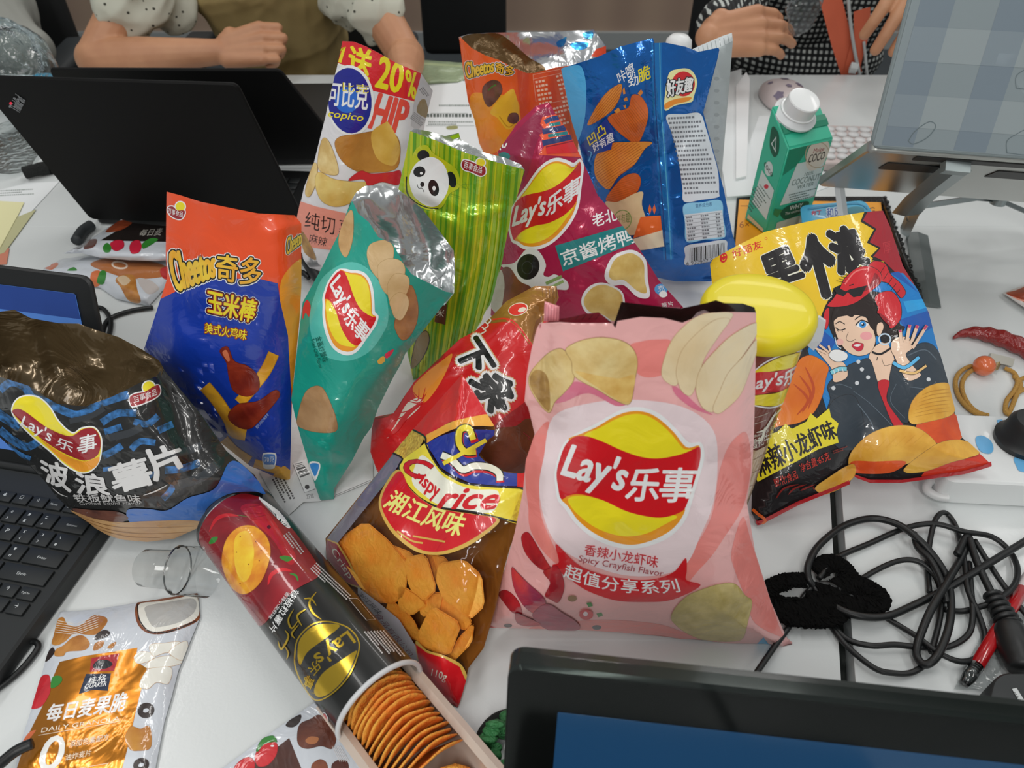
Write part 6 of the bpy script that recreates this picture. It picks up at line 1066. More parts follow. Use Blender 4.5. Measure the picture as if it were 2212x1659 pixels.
art += [X(CREAM, '雪花牛排', cH((275, 1190), (390, 1140), (395, 1185), (280, 1235))), X(CREAM, 'Prime Rib Eye', cH((290, 1165), (390, 1120), (392, 1135), (292, 1182)))]
sheet('printed_label', can, c, ar, None, art, T=0.0, w=0.01, wr=0, grid=0.004)
bm = bmesh.new()
pts = [at(1715, 712, 0.258), at(1768, 682, 0.262), at(1782, 692, 0.258), at(1774, 732, 0.242), at(1756, 754, 0.232), at(1736, 738, 0.240)]
vs = [bm.verts.new(p + Vector((0.0, -0.002, 0))) for p in pts]; v2 = [bm.verts.new(p + Vector((0.0008, 0.0006, 0))) for p in pts]; bm.faces.new(vs); bm.faces.new(v2[::-1])
for i in range(6): bm.faces.new((vs[i - 1], v2[i - 1], v2[i], vs[i]))
bmesh.ops.recalc_face_normals(bm, faces=bm.faces[:]); from_bm('peel_seal', bm, mat('#c9cccf', rough=0.35), can, smooth=False)

# ------------------------------------------------------------------ black tube lying down with crisps sliding out
A0 = at(512, 1125, 0.0375); A1 = at(822, 1516, 0.0400); ax = (A1 - A0).normalized(); LN = (A1 - A0).length; RC = 0.0372
can = thing('crisp_tube', 'black and red crisps tube with gold emblem lying open on its side', 'tube', (A0.x, A0.y, 0)); Rm = axes(ax, (0, 0, 1)).to_4x4(); M = Matrix.Translation(A0) @ Rm
bm = bmesh.new(); add_lathe(bm, [(RC, 0.002), (RC, LN), (RC - 0.0012, LN), (RC - 0.0012, 0.004)], 64, M, cap=(False, True)); from_bm('body', bm, mat('#121312', rough=0.32, coat=0.3), can, angle=40)
bm = bmesh.new(); add_lathe(bm, [(0, 0.003), (RC - 0.004, 0.003), (RC - 0.003, -0.001), (RC + 0.0006, -0.001), (RC + 0.0008, 0.003), (RC, 0.004)], 64, M, cap=(False, False)); from_bm('metal_base', bm, mat('#5c5e60', rough=0.3, metal=0.8), can, angle=40)
bm = bmesh.new(); ringp = [M @ Vector((math.cos(a) * (RC + 0.0002), math.sin(a) * (RC + 0.0002), LN)) for a in [2 * math.pi * k / 64 for k in range(64)]]; add_tube(bm, ringp, 0.0021, 10, closed=True); from_bm('rim', bm, mat('#b9bbbd', rough=0.35), can)
c = Cyl(A0, ax, RC + 0.0002)
MR = film('#8e1420', '#6a0c16', vscale=30, bump=0.02); GOLDF = mat('#c9a83c', rough=0.22, metal=0.9, bump=0.04, bscale=30); CHR = film('#e0a426', '#c8761c', vscale=70, bump=0.04)
ar = cK((70, 330), (90, 230), (200, 110), (340, 65), (430, 90), (540, 170), (900, 570), (1340, 1055), (1200, 1095), (1030, 1210), (920, 1340), (890, 1440), (800, 1380), (480, 960), (200, 600), (90, 440))
art = [B(MR, cK((40, 330), (90, 180), (200, 90), (330, 55), (450, 90), (600, 250), (740, 440), (780, 540), (650, 620), (540, 720), (450, 830), (380, 800), (200, 580), (90, 440))), B(film('#b01c28', '#8e1420', vscale=30, bump=0.02), cK((320, 160), (440, 140), (560, 300), (640, 430), (600, 480), (500, 330))),
    B(WHITE, cK((425, 95), (470, 92), (520, 140), (605, 255), (580, 262), (480, 160))), bars(BLACK, cK((432, 104), (598, 262), (575, 262), (470, 150)), 16), H_(film('#a8a8a8', bump=0.02), *cK((600, 290))[0], *cK((690, 410))[0], 6, 3, 0.5), H_(film('#b8b8b8', bump=0.02), *cK((760, 470))[0], *cK((960, 660))[0], 5.5, 4, 0.5), H_(film('#b8b8b8', bump=0.02), *cK((1150, 860))[0], *cK((1270, 1005))[0], 5.5, 7, 0.55, -4), L_(film('#b8b8b8', bump=0.02), cK((950, 680), (1000, 680), (1100, 800), (1050, 805), (950, 685)), 1, False),
    L_(film('#b01420', bump=0.02), cK((140, 290), (180, 220), (240, 195), (310, 200)), 8, True, True), L_(LEAF, cK((300, 195), (375, 208)), 6, True, True), L_(film('#c01824', bump=0.02), cK((480, 600), (500, 540), (560, 510), (620, 520)), 9, True, True), L_(LEAF, cK((605, 535), (640, 545), (655, 580)), 5, True, True), B(LEAF, cK((138, 360), (155, 325), (190, 322), (170, 355))), B(LEAF, cK((545, 440), (580, 430), (622, 445), (590, 465))), E_(film('#4a1014', bump=0.02), *cK((485, 265))[0], 4),
    BH(CHR, film('#a8641c', bump=0.02), 1, cK((215, 450), (240, 340), (310, 268), (400, 262), (475, 330), (492, 430), (450, 560), (390, 630), (330, 650), (270, 610), (230, 530))), B(film('#e6c234', '#d8a424', vscale=60, bump=0.02), cK((290, 330), (360, 290), (400, 400), (380, 540), (330, 580), (290, 480))), [E_(film('#7a3010', bump=0.02), *cK(p)[0], 1.3) for p in ((320, 320), (370, 480), (430, 460), (320, 590), (300, 410), (410, 350), (440, 400))],
    X(WHITE, '辣椒粒薯片', cK((665, 640), (515, 885), (485, 850), (625, 620))), X(film('#c8c8c8', bump=0.02), '香辣小龙虾味', cK((610, 650), (500, 800), (482, 785), (590, 638))), X(WHITE, '超值', cK((110, 370), (140, 470), (115, 460), (92, 385)))]
for s, w_ in ((((760, 640), (720, 700), (740, 760), (790, 800)), 5), (((690, 680), (730, 680), (760, 720)), 4), (((700, 740), (650, 780), (680, 840)), 4.5), (((630, 740), (600, 800), (620, 850), (660, 800)), 4), (((660, 830), (620, 880), (640, 910)), 4), (((540, 920), (560, 970), (600, 900), (580, 860)), 4.5), (((570, 940), (600, 990), (590, 1030)), 3)): art.append(L_(GOLDF, cK(*s), w_, True, True))
ov = cK((640, 1000), (658, 910), (735, 832), (830, 815), (940, 850), (1000, 920), (1000, 1000), (945, 1130), (850, 1228), (760, 1262), (690, 1180), (645, 1080))
art += [B(GOLDF, grow(ov, 2)), B(BLACK, grow(ov, -1)), B(GOLDF, cK((655, 1010), (668, 915), (740, 842), (830, 826), (895, 842), (800, 920), (710, 990), (672, 1060))), B(GOLDF, cK((985, 985), (990, 1005), (935, 1128), (848, 1220), (775, 1245), (752, 1200), (800, 1110), (900, 1040))),
    X(GOLDF, "Lay's", cK((990, 935), (800, 1075), (725, 990), (925, 845)), bold=0.02), X(GOLDF, '乐', cK((800, 1075), (745, 1130), (712, 1075), (765, 1025)), bold=0.02), X(GOLDF, '事', cK((760, 1150), (735, 1205), (685, 1175), (705, 1110)), bold=0.02), E_(film('#b82030', bump=0.02), *cK((812, 1375))[0], 4, 12, -15), ring_(WHITE, *cK((812, 1375))[0], 6, 15, 1.5, -15)]
sheet('printed_label', can, c, ar, None, art, T=0.0, w=0.01, wr=0, grid=0.004)
tray = thing('plastic_tray', 'clear trough of crisps sliding out of the black tube', 'tray', (A1.x, A1.y, 0)); bm = bmesh.new()
up_ = (Vector((0, 0, 1)) - ax * ax.z).normalized(); sdv = ax.cross(up_)
def tp(s, a, r): return A0 + ax * s - up_ * (r * math.cos(a)) + sdv * (r * math.sin(a))
vs = [[bm.verts.new(tp(LN - 0.03 + 0.02 * i, R(-88 + 8 * k), 0.0325)) for k in range(23)] for i in range(9)]
for i in range(8):
    for k in range(22): bm.faces.new((vs[i][k], vs[i][k + 1], vs[i + 1][k + 1], vs[i + 1][k]))
ob = from_bm('trough', bm, mat('#a5958a', rough=0.18, spec=0.6, coat=0.3), tray); sm_ = ob.modifiers.new('wall', 'SOLIDIFY'); sm_.thickness = 0.0012; sm_.offset = 0
bm = bmesh.new()
for sgn in (-1, 1): add_tube(bm, [tp(LN - 0.03, R(88 * sgn), 0.0335), tp(LN + 0.13, R(88 * sgn), 0.0335)], 1.0, 4, flat=(0.0025, 0.005, up_))
from_bm('edge_strip', bm, mat('#b4a69a', rough=0.18, coat=0.4), tray, smooth=False)
CHIPM = mat('#d98232', rough=0.7, bump=0.5, bscale=260, h2='#c06420', vscale=130, g=2.1)
def crisp_mesh(seed):
    rnd = random.Random(seed); bm = bmesh.new(); rings = []; n = 30; jit = [1 + rnd.uniform(-0.02, 0.02) for _ in range(n)]
    for side in (0.0008, -0.0008):
        rr = []
        for k, f in enumerate((0.25, 0.55, 0.82, 1.0)):
            ring = []
            for i in range(n):
                a = 2 * math.pi * i / n; x, y = 0.028 * f * math.cos(a) * jit[i], 0.0255 * f * math.sin(a) * jit[i]
                ring.append(bm.verts.new((x, y, side * (0.7 if k == 3 else 1) + 7.0 * x * x - 3.0 * y * y + 0.0004 * math.sin(5 * a + seed))))
            rr.append(ring)
        rings.append(rr)
    for rr, flip in ((rings[0], False), (rings[1], True)):
        c0 = rr[0]; bm.faces.new(c0 if not flip else c0[::-1])
        for a, b in zip(rr, rr[1:]):
            for i in range(n):
                f = (a[i], b[i], b[(i + 1) % n], a[(i + 1) % n]); bm.faces.new(f if not flip else f[::-1])
    for i in range(n): bm.faces.new((rings[0][3][i], rings[1][3][i], rings[1][3][(i + 1) % n], rings[0][3][(i + 1) % n]))
    bmesh.ops.recalc_face_normals(bm, faces=bm.faces[:]); me = bpy.data.meshes.new('potato_crisp'); bm.to_mesh(me); bm.free(); me.materials.append(CHIPM); me.polygons.foreach_set('use_smooth', [True] * len(me.polygons)); return me
meshes = [crisp_mesh(k) for k in range(4)]; rnd = random.Random(4)
ordw = ['deepest', 'second', 'third', 'fourth', 'fifth', 'sixth', 'seventh', 'eighth', 'ninth', 'tenth', 'eleventh', 'twelfth', 'thirteenth', 'fourteenth', 'fifteenth', 'outermost upright']
s = LN - 0.022
for i in range(16):
    s += 0.0046 + 0.0008 * (i > 8) + rnd.uniform(-0.0005, 0.0005); o = bpy.data.objects.new('potato_crisp', meshes[i % 4]); COL.objects.link(o)
    tilt = -R(4 + 1.3 * i + rnd.uniform(-3, 3)); zdir = ax * math.cos(tilt) + up_ * math.sin(tilt)
    o.matrix_world = Matrix.Translation(A0 + ax * s - up_ * 0.0025 + sdv * rnd.uniform(-0.001, 0.001)) @ axes(zdir, sdv).to_4x4() @ Matrix.Rotation(R(rnd.uniform(-6, 6)), 4, 'Z')
    tag(o, f'{ordw[i]} orange crisp of the row standing in the trough, counted from the tube', 'crisp', 'orange crisps sliding out of the black tube')
o = bpy.data.objects.new('potato_crisp', meshes[1]); COL.objects.link(o); zd = (up_ * 0.95 + ax * 0.3).normalized()
o.matrix_world = Matrix.Translation(A0 + ax * (s + 0.034) - up_ * 0.019) @ axes(zd, ax).to_4x4(); tag(o, 'orange crisp lying flat at the open end of the trough', 'crisp', 'orange crisps sliding out of the black tube')

# ------------------------------------------------------------------ coconut drink carton
fl = at(1653, 508, 0.004); yaw = R(24); fx = Vector((math.cos(yaw), math.sin(yaw), 0)); fy = Vector((-math.sin(yaw), math.cos(yaw), 0)); W, D_ = 0.080, 0.052; HF, HB_ = 0.138, 0.178
ct = thing('drink_carton', 'green coconut drink carton with white screw cap', 'carton', (fl.x + 0.03, fl.y + 0.04, 0.004)); GRN = mat('#2ba081', rough=0.35, coat=0.2, g=1.4)
def cp(u, v, z): return fl + fx * u + fy * v + Vector((0, 0, z))
bm = bmesh.new(); zz = Vector((0, 0, 1))
lo = [cp(0, 0, 0), cp(W, 0, 0), cp(W, D_, 0), cp(0, D_, 0)]; ch = 0.004
hi = [cp(0, 0, HF), cp(W, 0, HF), cp(W, D_, HB_), cp(0, D_, HB_)]
L = [bm.verts.new(p) for p in lo]; Hh = [bm.verts.new(p) for p in hi]; bm.faces.new(L[::-1]); bm.faces.new(Hh)
for i in range(4): bm.faces.new((L[i - 1], L[i], Hh[i], Hh[i - 1]))
bmesh.ops.recalc_face_normals(bm, faces=bm.faces[:]); bmesh.ops.bevel(bm, geom=bm.edges[:], offset=0.0022, segments=3, affect='EDGES'); from_bm('body', bm, GRN, ct, angle=40)
topn = (hi[1] - hi[0]).cross(hi[3] - hi[0]).normalized()
bar('top_seam', ct, [cp(0.001, D_ * 0.42, HF + (HB_ - HF) * 0.42 + 0.002), cp(W - 0.001, D_ * 0.42, HF + (HB_ - HF) * 0.42 + 0.002)], 0.012, 0.0012, mat('#1a7a5e', rough=0.4), up=topn)
cc = cp(W * 0.40, D_ * 0.70, HF + (HB_ - HF) * 0.70); Mc = Matrix.Translation(cc) @ axes((topn + Vector((0, 0, 0.6))).normalized()).to_4x4()
bm = bmesh.new(); add_lathe(bm, [(0.031, -0.002), (0.031, 0.001), (0.026, 0.004), (0.024, 0.007)], 36, Mc); collar = from_bm('spout_collar', bm, WPL, ct, angle=40)
bm = bmesh.new(); prof = [(0.0245, 0.007), (0.0245, 0.0085), (0.0225, 0.009), (0.0225, 0.026), (0.0215, 0.0275), (0.019, 0.028), (0, 0.028)]; add_lathe(bm, prof, 60, Mc, cap=(False, False)); from_bm('screw_cap', bm, mat('#d6d8d8', rough=0.3, coat=0.2), collar, angle=30)
fp = Plane(fl, fx.cross(zz), fx); lp = Plane(fl, fy.cross(zz), fy)
cPX = [proj(p) for p in (cp(0, 0, HF), cp(W, 0, HF), cp(W, 0, 0), cp(0, 0, 0))]; Hf = homog([(0, 0), (1, 0), (1, 1), (0, 1)], cPX); hq = lambda *p: [Hf(x) for x in p]
FR = hq((0.03, 0.02), (0.97, 0.02), (0.97, 0.985), (0.03, 0.985)); PG = mat('#b9c6c2', rough=0.5); DG = mat('#0f4f3a', rough=0.5); TX = mat('#4a625a', rough=0.6); WDD = mat('#c4beb0', rough=0.6)
art = [G(mat('#17785a', rough=0.4), hq((0.03, 0.02), (0.5, 0.02), (0.30, 0.22), (0.03, 0.30))), G(PG, hq((0.30, 0.20), (0.95, 0.20), (0.95, 0.66), (0.16, 0.66))), B(WDD, hq((0.48, 0.04), (0.70, -0.02), (0.92, 0.05), (0.97, 0.18), (0.86, 0.30), (0.66, 0.32), (0.50, 0.22))), ring_(mat('#a89a80', rough=0.6), *hq((0.72, 0.15))[0], 27, 29, 2), X(mat('#8a2430', rough=0.5), 'Malee', hq((0.60, 0.07), (0.84, 0.07), (0.84, 0.12), (0.60, 0.12))), X(mat('#2a2018', rough=0.5), 'COCO', hq((0.54, 0.13), (0.90, 0.13), (0.90, 0.22), (0.54, 0.22)), bold=0.01),
    X(TX, '100%', hq((0.55, 0.33), (0.75, 0.33), (0.75, 0.37), (0.55, 0.37))), X(TX, 'COCONUT', hq((0.30, 0.38), (0.94, 0.38), (0.94, 0.45), (0.30, 0.45))), X(TX, 'WATER', hq((0.46, 0.465), (0.84, 0.465), (0.84, 0.51), (0.46, 0.51))), H_(TX, *hq((0.30, 0.55))[0], *hq((0.9, 0.55))[0], 5, 4, 0.4),
    B(DG, hq((0.22, 0.76), (0.35, 0.69), (0.62, 0.68), (0.84, 0.70), (0.86, 0.76), (0.66, 0.84), (0.40, 0.86))), X(PG, 'WHY', hq((0.42, 0.70), (0.72, 0.70), (0.72, 0.755), (0.42, 0.755)), bold=0.02), X(PG, 'Thai coconuts?', hq((0.34, 0.765), (0.76, 0.765), (0.76, 0.80), (0.34, 0.80))), G(mat('#9fb0a8', rough=0.6), hq((0.2, 0.87), (0.9, 0.85), (0.9, 0.98), (0.2, 0.98))), G(mat('#2f7a48', rough=0.5), hq((0.05, 0.68), (0.25, 0.72), (0.18, 0.80), (0.05, 0.75)))]
sheet('front_print', ct, fp, FR, None, art, T=0.0, w=0.01, wr=0, edge0=0.0004, grid=0.03)
cPX = [proj(p) for p in (cp(0, D_, HB_), cp(0, 0, HF), cp(0, 0, 0), cp(0, D_, 0))]; Hf2 = homog([(0, 0), (1, 0), (1, 1), (0, 1)], cPX); hq2 = lambda *p: [Hf2(x) for x in p]
art = [B(DG, hq2((0.18, 0.10), (0.45, 0.06), (0.62, 0.16), (0.50, 0.26), (0.25, 0.24))), X(PG, '△', hq2((0.28, 0.10), (0.52, 0.10), (0.52, 0.21), (0.28, 0.21))), E_(PG, *hq2((0.42, 0.40))[0], 9, 16), X(mat('#2a2018', rough=0.5), 'coco', hq2((0.22, 0.39), (0.62, 0.39), (0.62, 0.43), (0.22, 0.43))), G(PG, hq2((0.20, 0.48), (0.86, 0.50), (0.86, 0.84), (0.14, 0.80))), H_(TX, *hq2((0.25, 0.60))[0], *hq2((0.8, 0.61))[0], 6, 9, 0.35), E_(mat('#b83040', rough=0.5), *hq2((0.5, 0.555))[0], 5), G(mat('#c4b896', rough=0.6), hq2((0.1, 0.93), (0.85, 0.95), (0.85, 0.99), (0.1, 0.97)))]
sheet('side_print', ct, lp, hq2((0.04, 0.02), (0.96, 0.02), (0.96, 0.985), (0.04, 0.985)), None, art, T=0.0, w=0.01, wr=0, edge0=0.0004, grid=0.03)

# ------------------------------------------------------------------ small things right of the heap
def flat(name, label, cat, px, z, t, m, group=None, r=0.002):
    P = [at(x, y, z + t) for x, y in px]; c = sum(P, Vector()) / len(P); bm = bmesh.new(); tp_ = [bm.verts.new(p - c) for p in P]; bt = [bm.verts.new(p - c - Vector((0, 0, t))) for p in P]; bm.faces.new(tp_); bm.faces.new(bt[::-1])
    for i in range(len(P)): bm.faces.new((tp_[i - 1], bt[i - 1], bt[i], tp_[i]))
    bmesh.ops.recalc_face_normals(bm, faces=bm.faces[:]); o = from_bm(name, bm, m, smooth=False); o.location = c; return tag(o, label, cat, group)
tr_ = thing('mesh_tray', 'black mesh tray under the orange card beside the laptop stand', 'tray', tuple(at(1780, 520, 0)))
MESH = mat('#101212', rough=0.35, bump=1.0, bscale=260, dist=0)
slab_obj('tray_floor', tr_, [at(1575, 650, 0.003), at(1985, 640, 0.003), at(1915, 424, 0.003), at(1592, 424, 0.003)], 0.0025, 0.006, MESH, side=(0, 0, -1))
bm = bmesh.new()
rimp = [at(1912, 426, 0.012), at(1935, 500, 0.012), at(1962, 570, 0.012), at(1990, 640, 0.012)]
for k in range(60):
    p = lerp(rimp[0], rimp[-1], k / 59); bmesh.ops.create_icosphere(bm, subdivisions=1, radius=0.0035, matrix=Matrix.Translation(p + Vector((0.002 * math.sin(k * 2.4), 0, -0.004 + 0.003 * math.cos(k * 1.9)))))
add_tube(bm, [p - Vector((0, 0, 0.004)) for p in rimp], 0.004, 8); from_bm('woven_rim', bm, mat('#141616', rough=0.3), tr_)
p = at(1740, 520, 0.003); oc = thing('card', 'flat orange card under the coconut drink carton', 'card', tuple(p)); ocp = [(1597, 431), (1903, 437), (1915, 560), (1900, 610), (1600, 610), (1582, 600)]
sheet('card_face', oc, flat_plane(0.0034), ocp, mat('#d88f18', rough=0.4), [X(mat('#8a4a10', rough=0.5), '6×', [(1598, 478), (1620, 478), (1618, 492), (1597, 492)]), X(mat('#3a2208', rough=0.5), 'G', [(1876, 448), (1890, 448), (1890, 462), (1876, 462)]), H_(mat('#8a4a10', rough=0.5), 1600, 444, 1622, 444, 3, 1)], T=0, w=0.01, wr=0, edge0=0.0004, grid=0.03)
ft = flat('paper_slip', 'small white paper slip sticking out under the yellow bag', 'paper', [(1925, 490), (1962, 503), (1942, 548), (1935, 560)], 0.0055, 0.0004, PAPER)
# jelly cup with spoon
jc = thing('jelly_cup', 'blue lidded dessert cup with a white spoon stuck into it', 'cup', tuple(at(1805, 475, 0.003)))
JQ = [at(1735, 500, 0.045), at(1905, 490, 0.045), at(1868, 432, 0.045), at(1728, 444, 0.045)]
bm = bmesh.new(); cen = sum(JQ, Vector()) / 4; quad_slab(bm, *[cen + (p - cen) * 0.95 - Vector((0, 0, 0.002)) for p in JQ], 0.039, 0.012, side=(0, 0, -1)); from_bm('cup', bm, mat('#b8c2c6', rough=0.3), jc, angle=40)
slab_obj('film_lid', jc, JQ, 0.0015, 0.012, mat('#3f9cc0', rough=0.35, coat=0.2), side=(0, 0, -1))
pj = flat_plane(0.0452); sheet('lid_print', jc, pj, [(1740, 450), (1760, 446), (1850, 437), (1872, 446), (1888, 476), (1740, 488)], None, [X(mat('#1f4f9a', rough=0.4), '和风', [(1785, 450), (1815, 447), (1818, 468), (1786, 472)], bold=0.03, halo=[(mat('#c8d4da', rough=0.4), 1.4)]), X(mat('#b83048', rough=0.4), '布丁', [(1752, 456), (1774, 453), (1775, 462), (1753, 466)], bold=0.04), B(mat('#2f7a8a', rough=0.4), [(1832, 450), (1850, 446), (1866, 450), (1862, 460), (1836, 462)]), L_(mat('#2a7ea4', rough=0.4), [(1745, 452), (1800, 443), (1855, 440), (1875, 452)], 4)], T=0, w=0.01, wr=0, edge0=0.0003, grid=0.03)
bar('spoon', jc, [at(1822, 470, 0.043), at(1812, 395, 0.085)], 0.010, 0.0016, mat('#c2c6c6', rough=0.3), up=(0, -1, 0.3))
# keyboard and mouse
kb = thing('keyboard', 'pale pink wireless keyboard with round keys', 'keyboard', (0.62, 1.27, 0)); K0 = at(1776, 352, 0.016); kx = Vector((0.998, -0.06, 0)).normalized(); ky = Vector((0.06, 0.998, 0)).normalized()
slab_obj('case', kb, [K0, K0 + kx * 0.29, K0 + kx * 0.29 + ky * 0.155, K0 + ky * 0.155], 0.0155, 0.012, mat('#b7a9a6', rough=0.5), side=(0, 0, -1)); KM = mat('#c8c8c8', rough=0.45); bm0 = bmesh.new(); add_lathe(bm0, [(0.0095, 0), (0.0098, 0.002), (0.0088, 0.004), (0.0, 0.0042)], 20, cap=(True, False)); mk = bpy.data.meshes.new('round_key'); bm0.to_mesh(mk); bm0.free(); mk.materials.append(KM); mk.polygons.foreach_set('use_smooth', [True] * len(mk.polygons))
for r_ in range(6):
    for k in range(9):
        o = link('round_key', mk, kb, keep=False); o.location = K0 + kx * (0.018 + 0.0215 * k + 0.005 * (r_ % 2)) + ky * (0.022 + 0.0225 * r_) - kb.location
ms = thing('computer_mouse', 'pale mouse with purple blossom pattern behind the carton', 'mouse', tuple(at(1697, 215, 0))); mc = at(1697, 203, 0.015); bm = bmesh.new(); bmesh.ops.create_uvsphere(bm, u_segments=40, v_segments=20, radius=1)
for v in bm.verts:
    x, y, z_ = v.co; k = 1.0; v.co = Vector((mc.x + 0.047 * math.copysign(abs(x) ** 0.8, x), mc.y + 0.072 * math.copysign(abs(y) ** 0.8, y), 0.004 + 0.030 * max(z_, -0.12) ** 1.0 if z_ > 0 else 0.004 + 0.004 * z_))
from_bm('shell', bm, mat('#b9aeae', rough=0.4), ms)
bm = bmesh.new(); rnd = random.Random(2)
for (u, v, s) in ((-0.55, -0.5, 0.30), (0.1, 0.55, 0.28), (0.55, 0.1, 0.26), (0.0, -0.1, 0.2), (-0.6, 0.3, 0.16)):
    r0 = []
    for k in range(16):
        a = 2 * math.pi * k / 16; x, y = u + s * 0.6 * math.cos(a) * (1 + 0.2 * math.sin(5 * a)), v + s * 0.5 * math.sin(a) * (1 + 0.2 * math.sin(5 * a)); d = math.sqrt(max(0, 1 - min(1, abs(x) ** 2.5 + abs(y) ** 2.5))); r0.append(bm.verts.new((mc.x + 0.047 * x, mc.y + 0.072 * y, 0.0045 + 0.0305 * d)))
    bm.faces.new(r0)
bmesh.ops.triangulate(bm, faces=bm.faces[:]); from_bm('blossom_print', bm, mat('#6d6478', rough=0.45), ms)
# papers behind the blue bag
flat('paper_sheet', 'white paper stack end sticking out right of the shiny blue bag', 'paper', [(1565, 160), (1602, 148), (1600, 230), (1640, 420), (1570, 425), (1550, 300)], 0.0, 0.006, PAPER, 'white papers beside the blue bag')
flat('paper_sheet', 'curled white paper lying over the paper stack, nearest the carton', 'paper', [(1590, 185), (1612, 155), (1620, 170), (1612, 380), (1590, 385)], 0.0065, 0.004, mat('#d9dadb', rough=0.7), 'white papers beside the blue bag')
flat('paper_sheet', 'lower white paper reaching under the coconut carton', 'paper', [(1600, 360), (1640, 250), (1700, 250), (1800, 400), (1720, 430), (1590, 428)], 0.0, 0.001, PAPER, 'white papers beside the blue bag')
p = at(980, 230, 0); pp = thing('printed_paper', 'white printed sheet between the white bag and the orange beef bag', 'paper', tuple(p))
TXM = mat('#7c8480', rough=0.7)
sheet('page', pp, flat_plane(0.0012), [(918, 182), (975, 166), (1010, 178), (1050, 300), (1060, 420), (870, 420), (890, 300)], PAPER, [H_(TXM, 948, 226, 1012, 226, 5, 1, 0.8), H_(mat('#4c5450', rough=0.7), 922, 246, 1018, 246, 9, 1, 0.8), H_(TXM, 925, 262, 1020, 262, 5, 2, 0.6), L_(TXM, [(920, 272), (1025, 272)], 1, False), L_(TXM, [(930, 245), (1010, 245)], 1, False), B(mat('#8a8a5a', rough=0.7), [(965, 274), (985, 271), (988, 278), (968, 280)])], T=0.0, w=0.01, wr=0, edge0=0.0003, grid=0.03)
p = at(950, 150, 0); gp = thing('plastic_sleeve', 'pale green plastic sleeve lying behind the printed sheet', 'sleeve', tuple(p))
sheet('sleeve_sheet', gp, flat_plane(0.002), [(895, 128), (1000, 136), (1020, 165), (990, 178), (920, 182), (890, 170)], mat('#8c9a7c', rough=0.25, bump=0.4), [L_(mat('#a8b48c', rough=0.2), [(895, 136), (1000, 143)], 5, False)], T=0.006, w=0.03, wr=0.002)
wb = thing('bottle', 'white rounded bottle cap peeping over the shiny blue bag', 'bottle', tuple(aty(1465, 100, 1.18)[:2]) + (0,)); bx, by = wb.location.x, wb.location.y; ztop = aty(1465, 74, 1.18).z; bm = bmesh.new()
add_lathe(bm, [(0.024, 0.0), (0.025, 0.004), (0.025, ztop - 0.05), (0.018, ztop - 0.032)], 32, Matrix.Translation((bx, by, 0))); from_bm('body', bm, mat('#b8bcbc', rough=0.4), wb, angle=40)
bm = bmesh.new(); add_lathe(bm, [(0.0195, ztop - 0.032), (0.0205, ztop - 0.018), (0.019, ztop - 0.008), (0.013, ztop - 0.002), (0.0, ztop)], 32, Matrix.Translation((bx, by, 0)), cap=(True, False)); from_bm('cap', bm, mat('#d0d2d2', rough=0.4), wb)

# chilli, bracelet, power block, snack packet
ch_ = thing('chilli_pepper', 'dried dark red chilli pepper lying on the desk', 'chilli', tuple(at(2140, 735, 0))); P = [at(x, y, z) for x, y, z in ((2059, 731, 0.004), (2075, 722, 0.006), (2100, 718, 0.009), (2130, 722, 0.010), (2160, 730, 0.011), (2195, 744, 0.011), (2230, 762, 0.010), (2262, 785, 0.008))]
bm = bmesh.new(); pts = cr(P, 6); n = len(pts); rad = [0.0012 + 0.0095 * math.sin(min(1, i / (n - 1) * 1.5) * math.pi / 2) * (1 + 0.10 * math.sin(i * 1.1)) for i in range(n)]; add_tube(bm, pts, rad, 14); from_bm('pod', bm, mat('#7a1a18', rough=0.22, coat=0.4, bump=0.5, bscale=90), ch_)
br = thing('bracelet', 'tan cord bracelet with an orange bead and metal charm', 'bracelet', tuple(at(2130, 850, 0))); CORD = mat('#b58a44', rough=0.8, bump=0.6, bscale=500); bm = bmesh.new()
for pts in (((2115, 790), (2090, 793), (2070, 808), (2064, 830), (2072, 858), (2090, 880), (2110, 893), (2135, 897)), ((2115, 795), (2095, 803), (2080, 822), (2079, 845), (2090, 870), (2108, 888), (2130, 897)), ((2170, 795), (2190, 805), (2198, 825), (2190, 845), (2175, 865), (2172, 888), (2182, 896)), ((2190, 812), (2205, 830), (2195, 855), (2185, 880), (2178, 893)), ((2200, 822), (2225, 812), (2250, 815)), ((2196, 850), (2220, 838), (2250, 836))): add_tube(bm, cr([at(x, y, 0.0035) for x, y in pts], 5), 0.0026, 8)
from_bm('cord', bm, CORD, br); bm = bmesh.new(); bmesh.ops.create_uvsphere(bm, u_segments=28, v_segments=16, radius=0.0122, matrix=Matrix.Translation(at(2126, 790, 0.0122))); from_bm('bead', bm, mat('#c4633c', rough=0.2, coat=0.5), br)
bar('charm', br, [at(2136, 772, 0.008), at(2187, 784, 0.008)], 0.010, 0.010, mat('#a8a59c', rough=0.3, metal=0.8)); bar('charm_loop', br, [at(2150, 797, 0.007), at(2158, 783, 0.007)], 0.004, 0.004, mat('#a08a60', rough=0.3, metal=0.8))
pb = thing('power_block', 'white power block with pale blue oval marks at the right edge', 'power block', tuple(at(2160, 1000, 0))); q = [at(2040, 1038, 0.036), at(2330, 1052, 0.036), at(2300, 902, 0.036), at(2040, 893, 0.036)]
bm = bmesh.new(); quad_slab(bm, *q, 0.035, 0.012, side=(0, 0, -1)); from_bm('housing', bm, mat('#cdd0d0', rough=0.3, coat=0.2), pb, angle=40)
bm = bmesh.new(); add_tube(bm, cr([at(2045, 1035, 0.012), at(2010, 1040, 0.010), at(2003, 1058, 0.010), at(2025, 1072, 0.010), at(2050, 1076, 0.012)], 6), 0.0045, 8); from_bm('hanging_lug', bm, mat('#c4c7c7', rough=0.35), pb)
